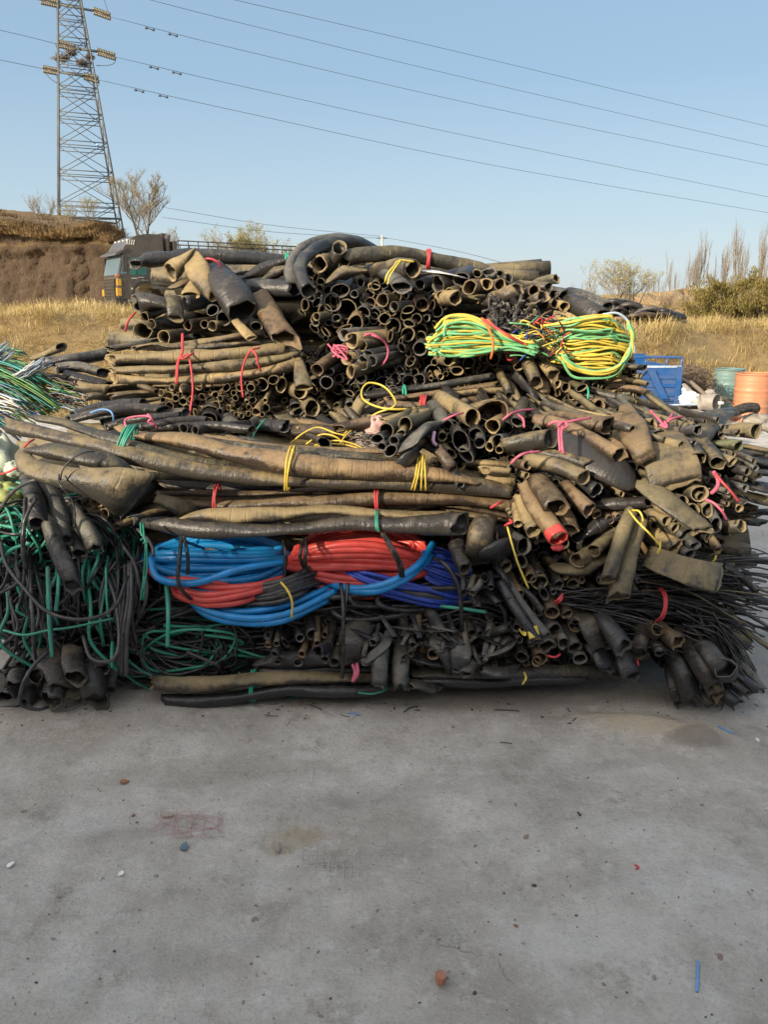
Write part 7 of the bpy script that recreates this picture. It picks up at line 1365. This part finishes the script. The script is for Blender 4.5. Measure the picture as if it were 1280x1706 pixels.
for k in range(230):
    if k < len(anchors): x, y = anchors[k]; r = g.uniform(.004, .008)
    else: x = g.uniform(0, 1280); y = 1180 + 526 * g.random() ** .8; r = g.uniform(.0012, .0042)
    me, l = protos[g.choice([0, 1, 2, 3, 4, 5, 6, 7, 8, 9, 10, 11, 0, 1, 2])]; p = onground(x, y, r * .25)
    o = bpy.data.objects.new('pebble', me); C.objects.link(o); o.location = p; o.scale = (r, r, r); o.rotation_euler = (0, 0, g.random() * 6.28); tag(o, l, 'pebble', 'loose pebbles on the concrete')

# crumbs and scraps gathered along the foot of the heap
g = random.Random(29)
for k in range(70):
    x = g.uniform(0, 1280); y = 1168 + abs(g.gauss(0, 24)) + (10 if x < 250 or x > 1080 else 0); me, l = protos[g.choice([3, 4, 5, 6, 7, 8, 8, 6])]; r = g.uniform(.0025, .007)
    o = bpy.data.objects.new('pebble', me); C.objects.link(o); o.location = onground(x, y, r * .25); o.scale = (r * g.uniform(.8, 2), r, r * .8); o.rotation_euler = (0, 0, g.random() * 6.28); tag(o, l, 'pebble', 'loose pebbles on the concrete')
for k in range(18):
    x = g.uniform(0, 1270); y = 1172 + abs(g.gauss(0, 30)); a = g.random() * 3.14; l = g.uniform(5, 22); c_ = g.choice(['cable', 'cable', 'fibre', 'cablegrey', 'fibre'])
    T = Thing('cable_scrap', 'short dark cable scrap lying on the concrete near the heap' if 'cable' in c_ else 'pale straw scrap lying on the concrete near the heap', 'scrap', 'scraps scattered along the foot of the heap')
    T.add('s', tube([onground(x - math.cos(a) * l, y - math.sin(a) * l * .4, .003), onground(x + g.gauss(0, 3), y + g.gauss(0, 2), .003), onground(x + math.cos(a) * l, y + math.sin(a) * l * .4, .003)], g.uniform(.0012, .0028), 5, n=8), M[c_]); T.done()
T = bundle('long hoses lying back toward the yard at the right end of the heap')
for k in range(16):
    y = g.uniform(735, 865); o = g.uniform(.12, .5); T.add('hose', HH(F1, '%g,%g,%g;%g,%g,%g;%g,%g,%g' % (1120, y - 8, o + .1, 1200, y, o, 1262 + g.uniform(-30, 50), y + g.uniform(-4, 22), o - .05), g.uniform(7, 13), flat=g.choice([.1, .3, .5, .6]), rag=.3), M[g.choice(TB + ('grey', 'mossy', 'dark'))])
T.done()
T = bundle('small tube ends poking out between the big brown hoses and the right edge')
cluster(T, lambda x, y: F1(x, y) - .1, [(1050, 700), (1270, 770), (1250, 860), (1100, 860)], 60, 5, 10, 47, (-.35, .1), .1, mats=('tan', 'olive', 'grey', 'dark'), gap=.9); T.done()
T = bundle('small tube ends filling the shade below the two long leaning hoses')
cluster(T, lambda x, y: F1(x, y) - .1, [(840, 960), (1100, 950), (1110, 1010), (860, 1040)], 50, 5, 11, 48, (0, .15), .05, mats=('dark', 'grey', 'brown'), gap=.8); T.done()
T = bundle('small grey tube ends packed among the black loops at the foot of the heap')
cluster(T, lambda x, y: F1(x, y) - .1, [(440, 1060), (880, 1040), (900, 1110), (450, 1110)], 70, 4, 11, 49, (0, .15), .05, mats=('dark', 'grey', 'black', 'brown'), gap=.9); T.done()

T = bundle('scattered small tube ends wedged between the big brown hoses and the centre bundle')
cluster(T, lambda x, y: F1(x, y) - .08, [(850, 760), (1060, 790), (1070, 880), (960, 900), (850, 860)], 60, 5, 10, 57, (-.2, .1), .06, mats=('tan', 'olive', 'brown', 'dark'), gap=.9); T.done()
T = bundle('small tube ends wedged above the saddle shaped hose')
cluster(T, lambda x, y: F1(x, y) - .02, [(880, 690), (1200, 700), (1230, 740), (900, 740)], 60, 4, 9, 58, (-.2, .1), .06, mats=('tan', 'olive', 'grey', 'dark'), gap=.9); T.done()

T = Thing('cable_bundle', 'dense curtain of black and green cable strands hanging at the lower left', 'cables', 'green striped cable tangles')
g = random.Random(63)
for _ in range(96):
    x = g.uniform(-5, 235); y0 = g.uniform(880, 980); y1 = y0 + g.uniform(60, 170); y1 = min(y1, 1125); d = g.uniform(-.1, .12); w1 = g.gauss(0, 12)
    T.add('cable', TT(F1, '%g,%g,%g;%g,%g,%g;%g,%g,%g;%g,%g,%g' % (x, y0, d + .05, x + w1, y0 * .65 + y1 * .35, d - .04, x + w1 * 1.3 + g.gauss(0, 8), y0 * .3 + y1 * .7, d - .05, x + g.gauss(0, 25), y1, d), 2.9, n=20, nseg=5), M[g.choice(['cable', 'cable', 'cablegrey', 'teal', 'cable'])])
T.done()
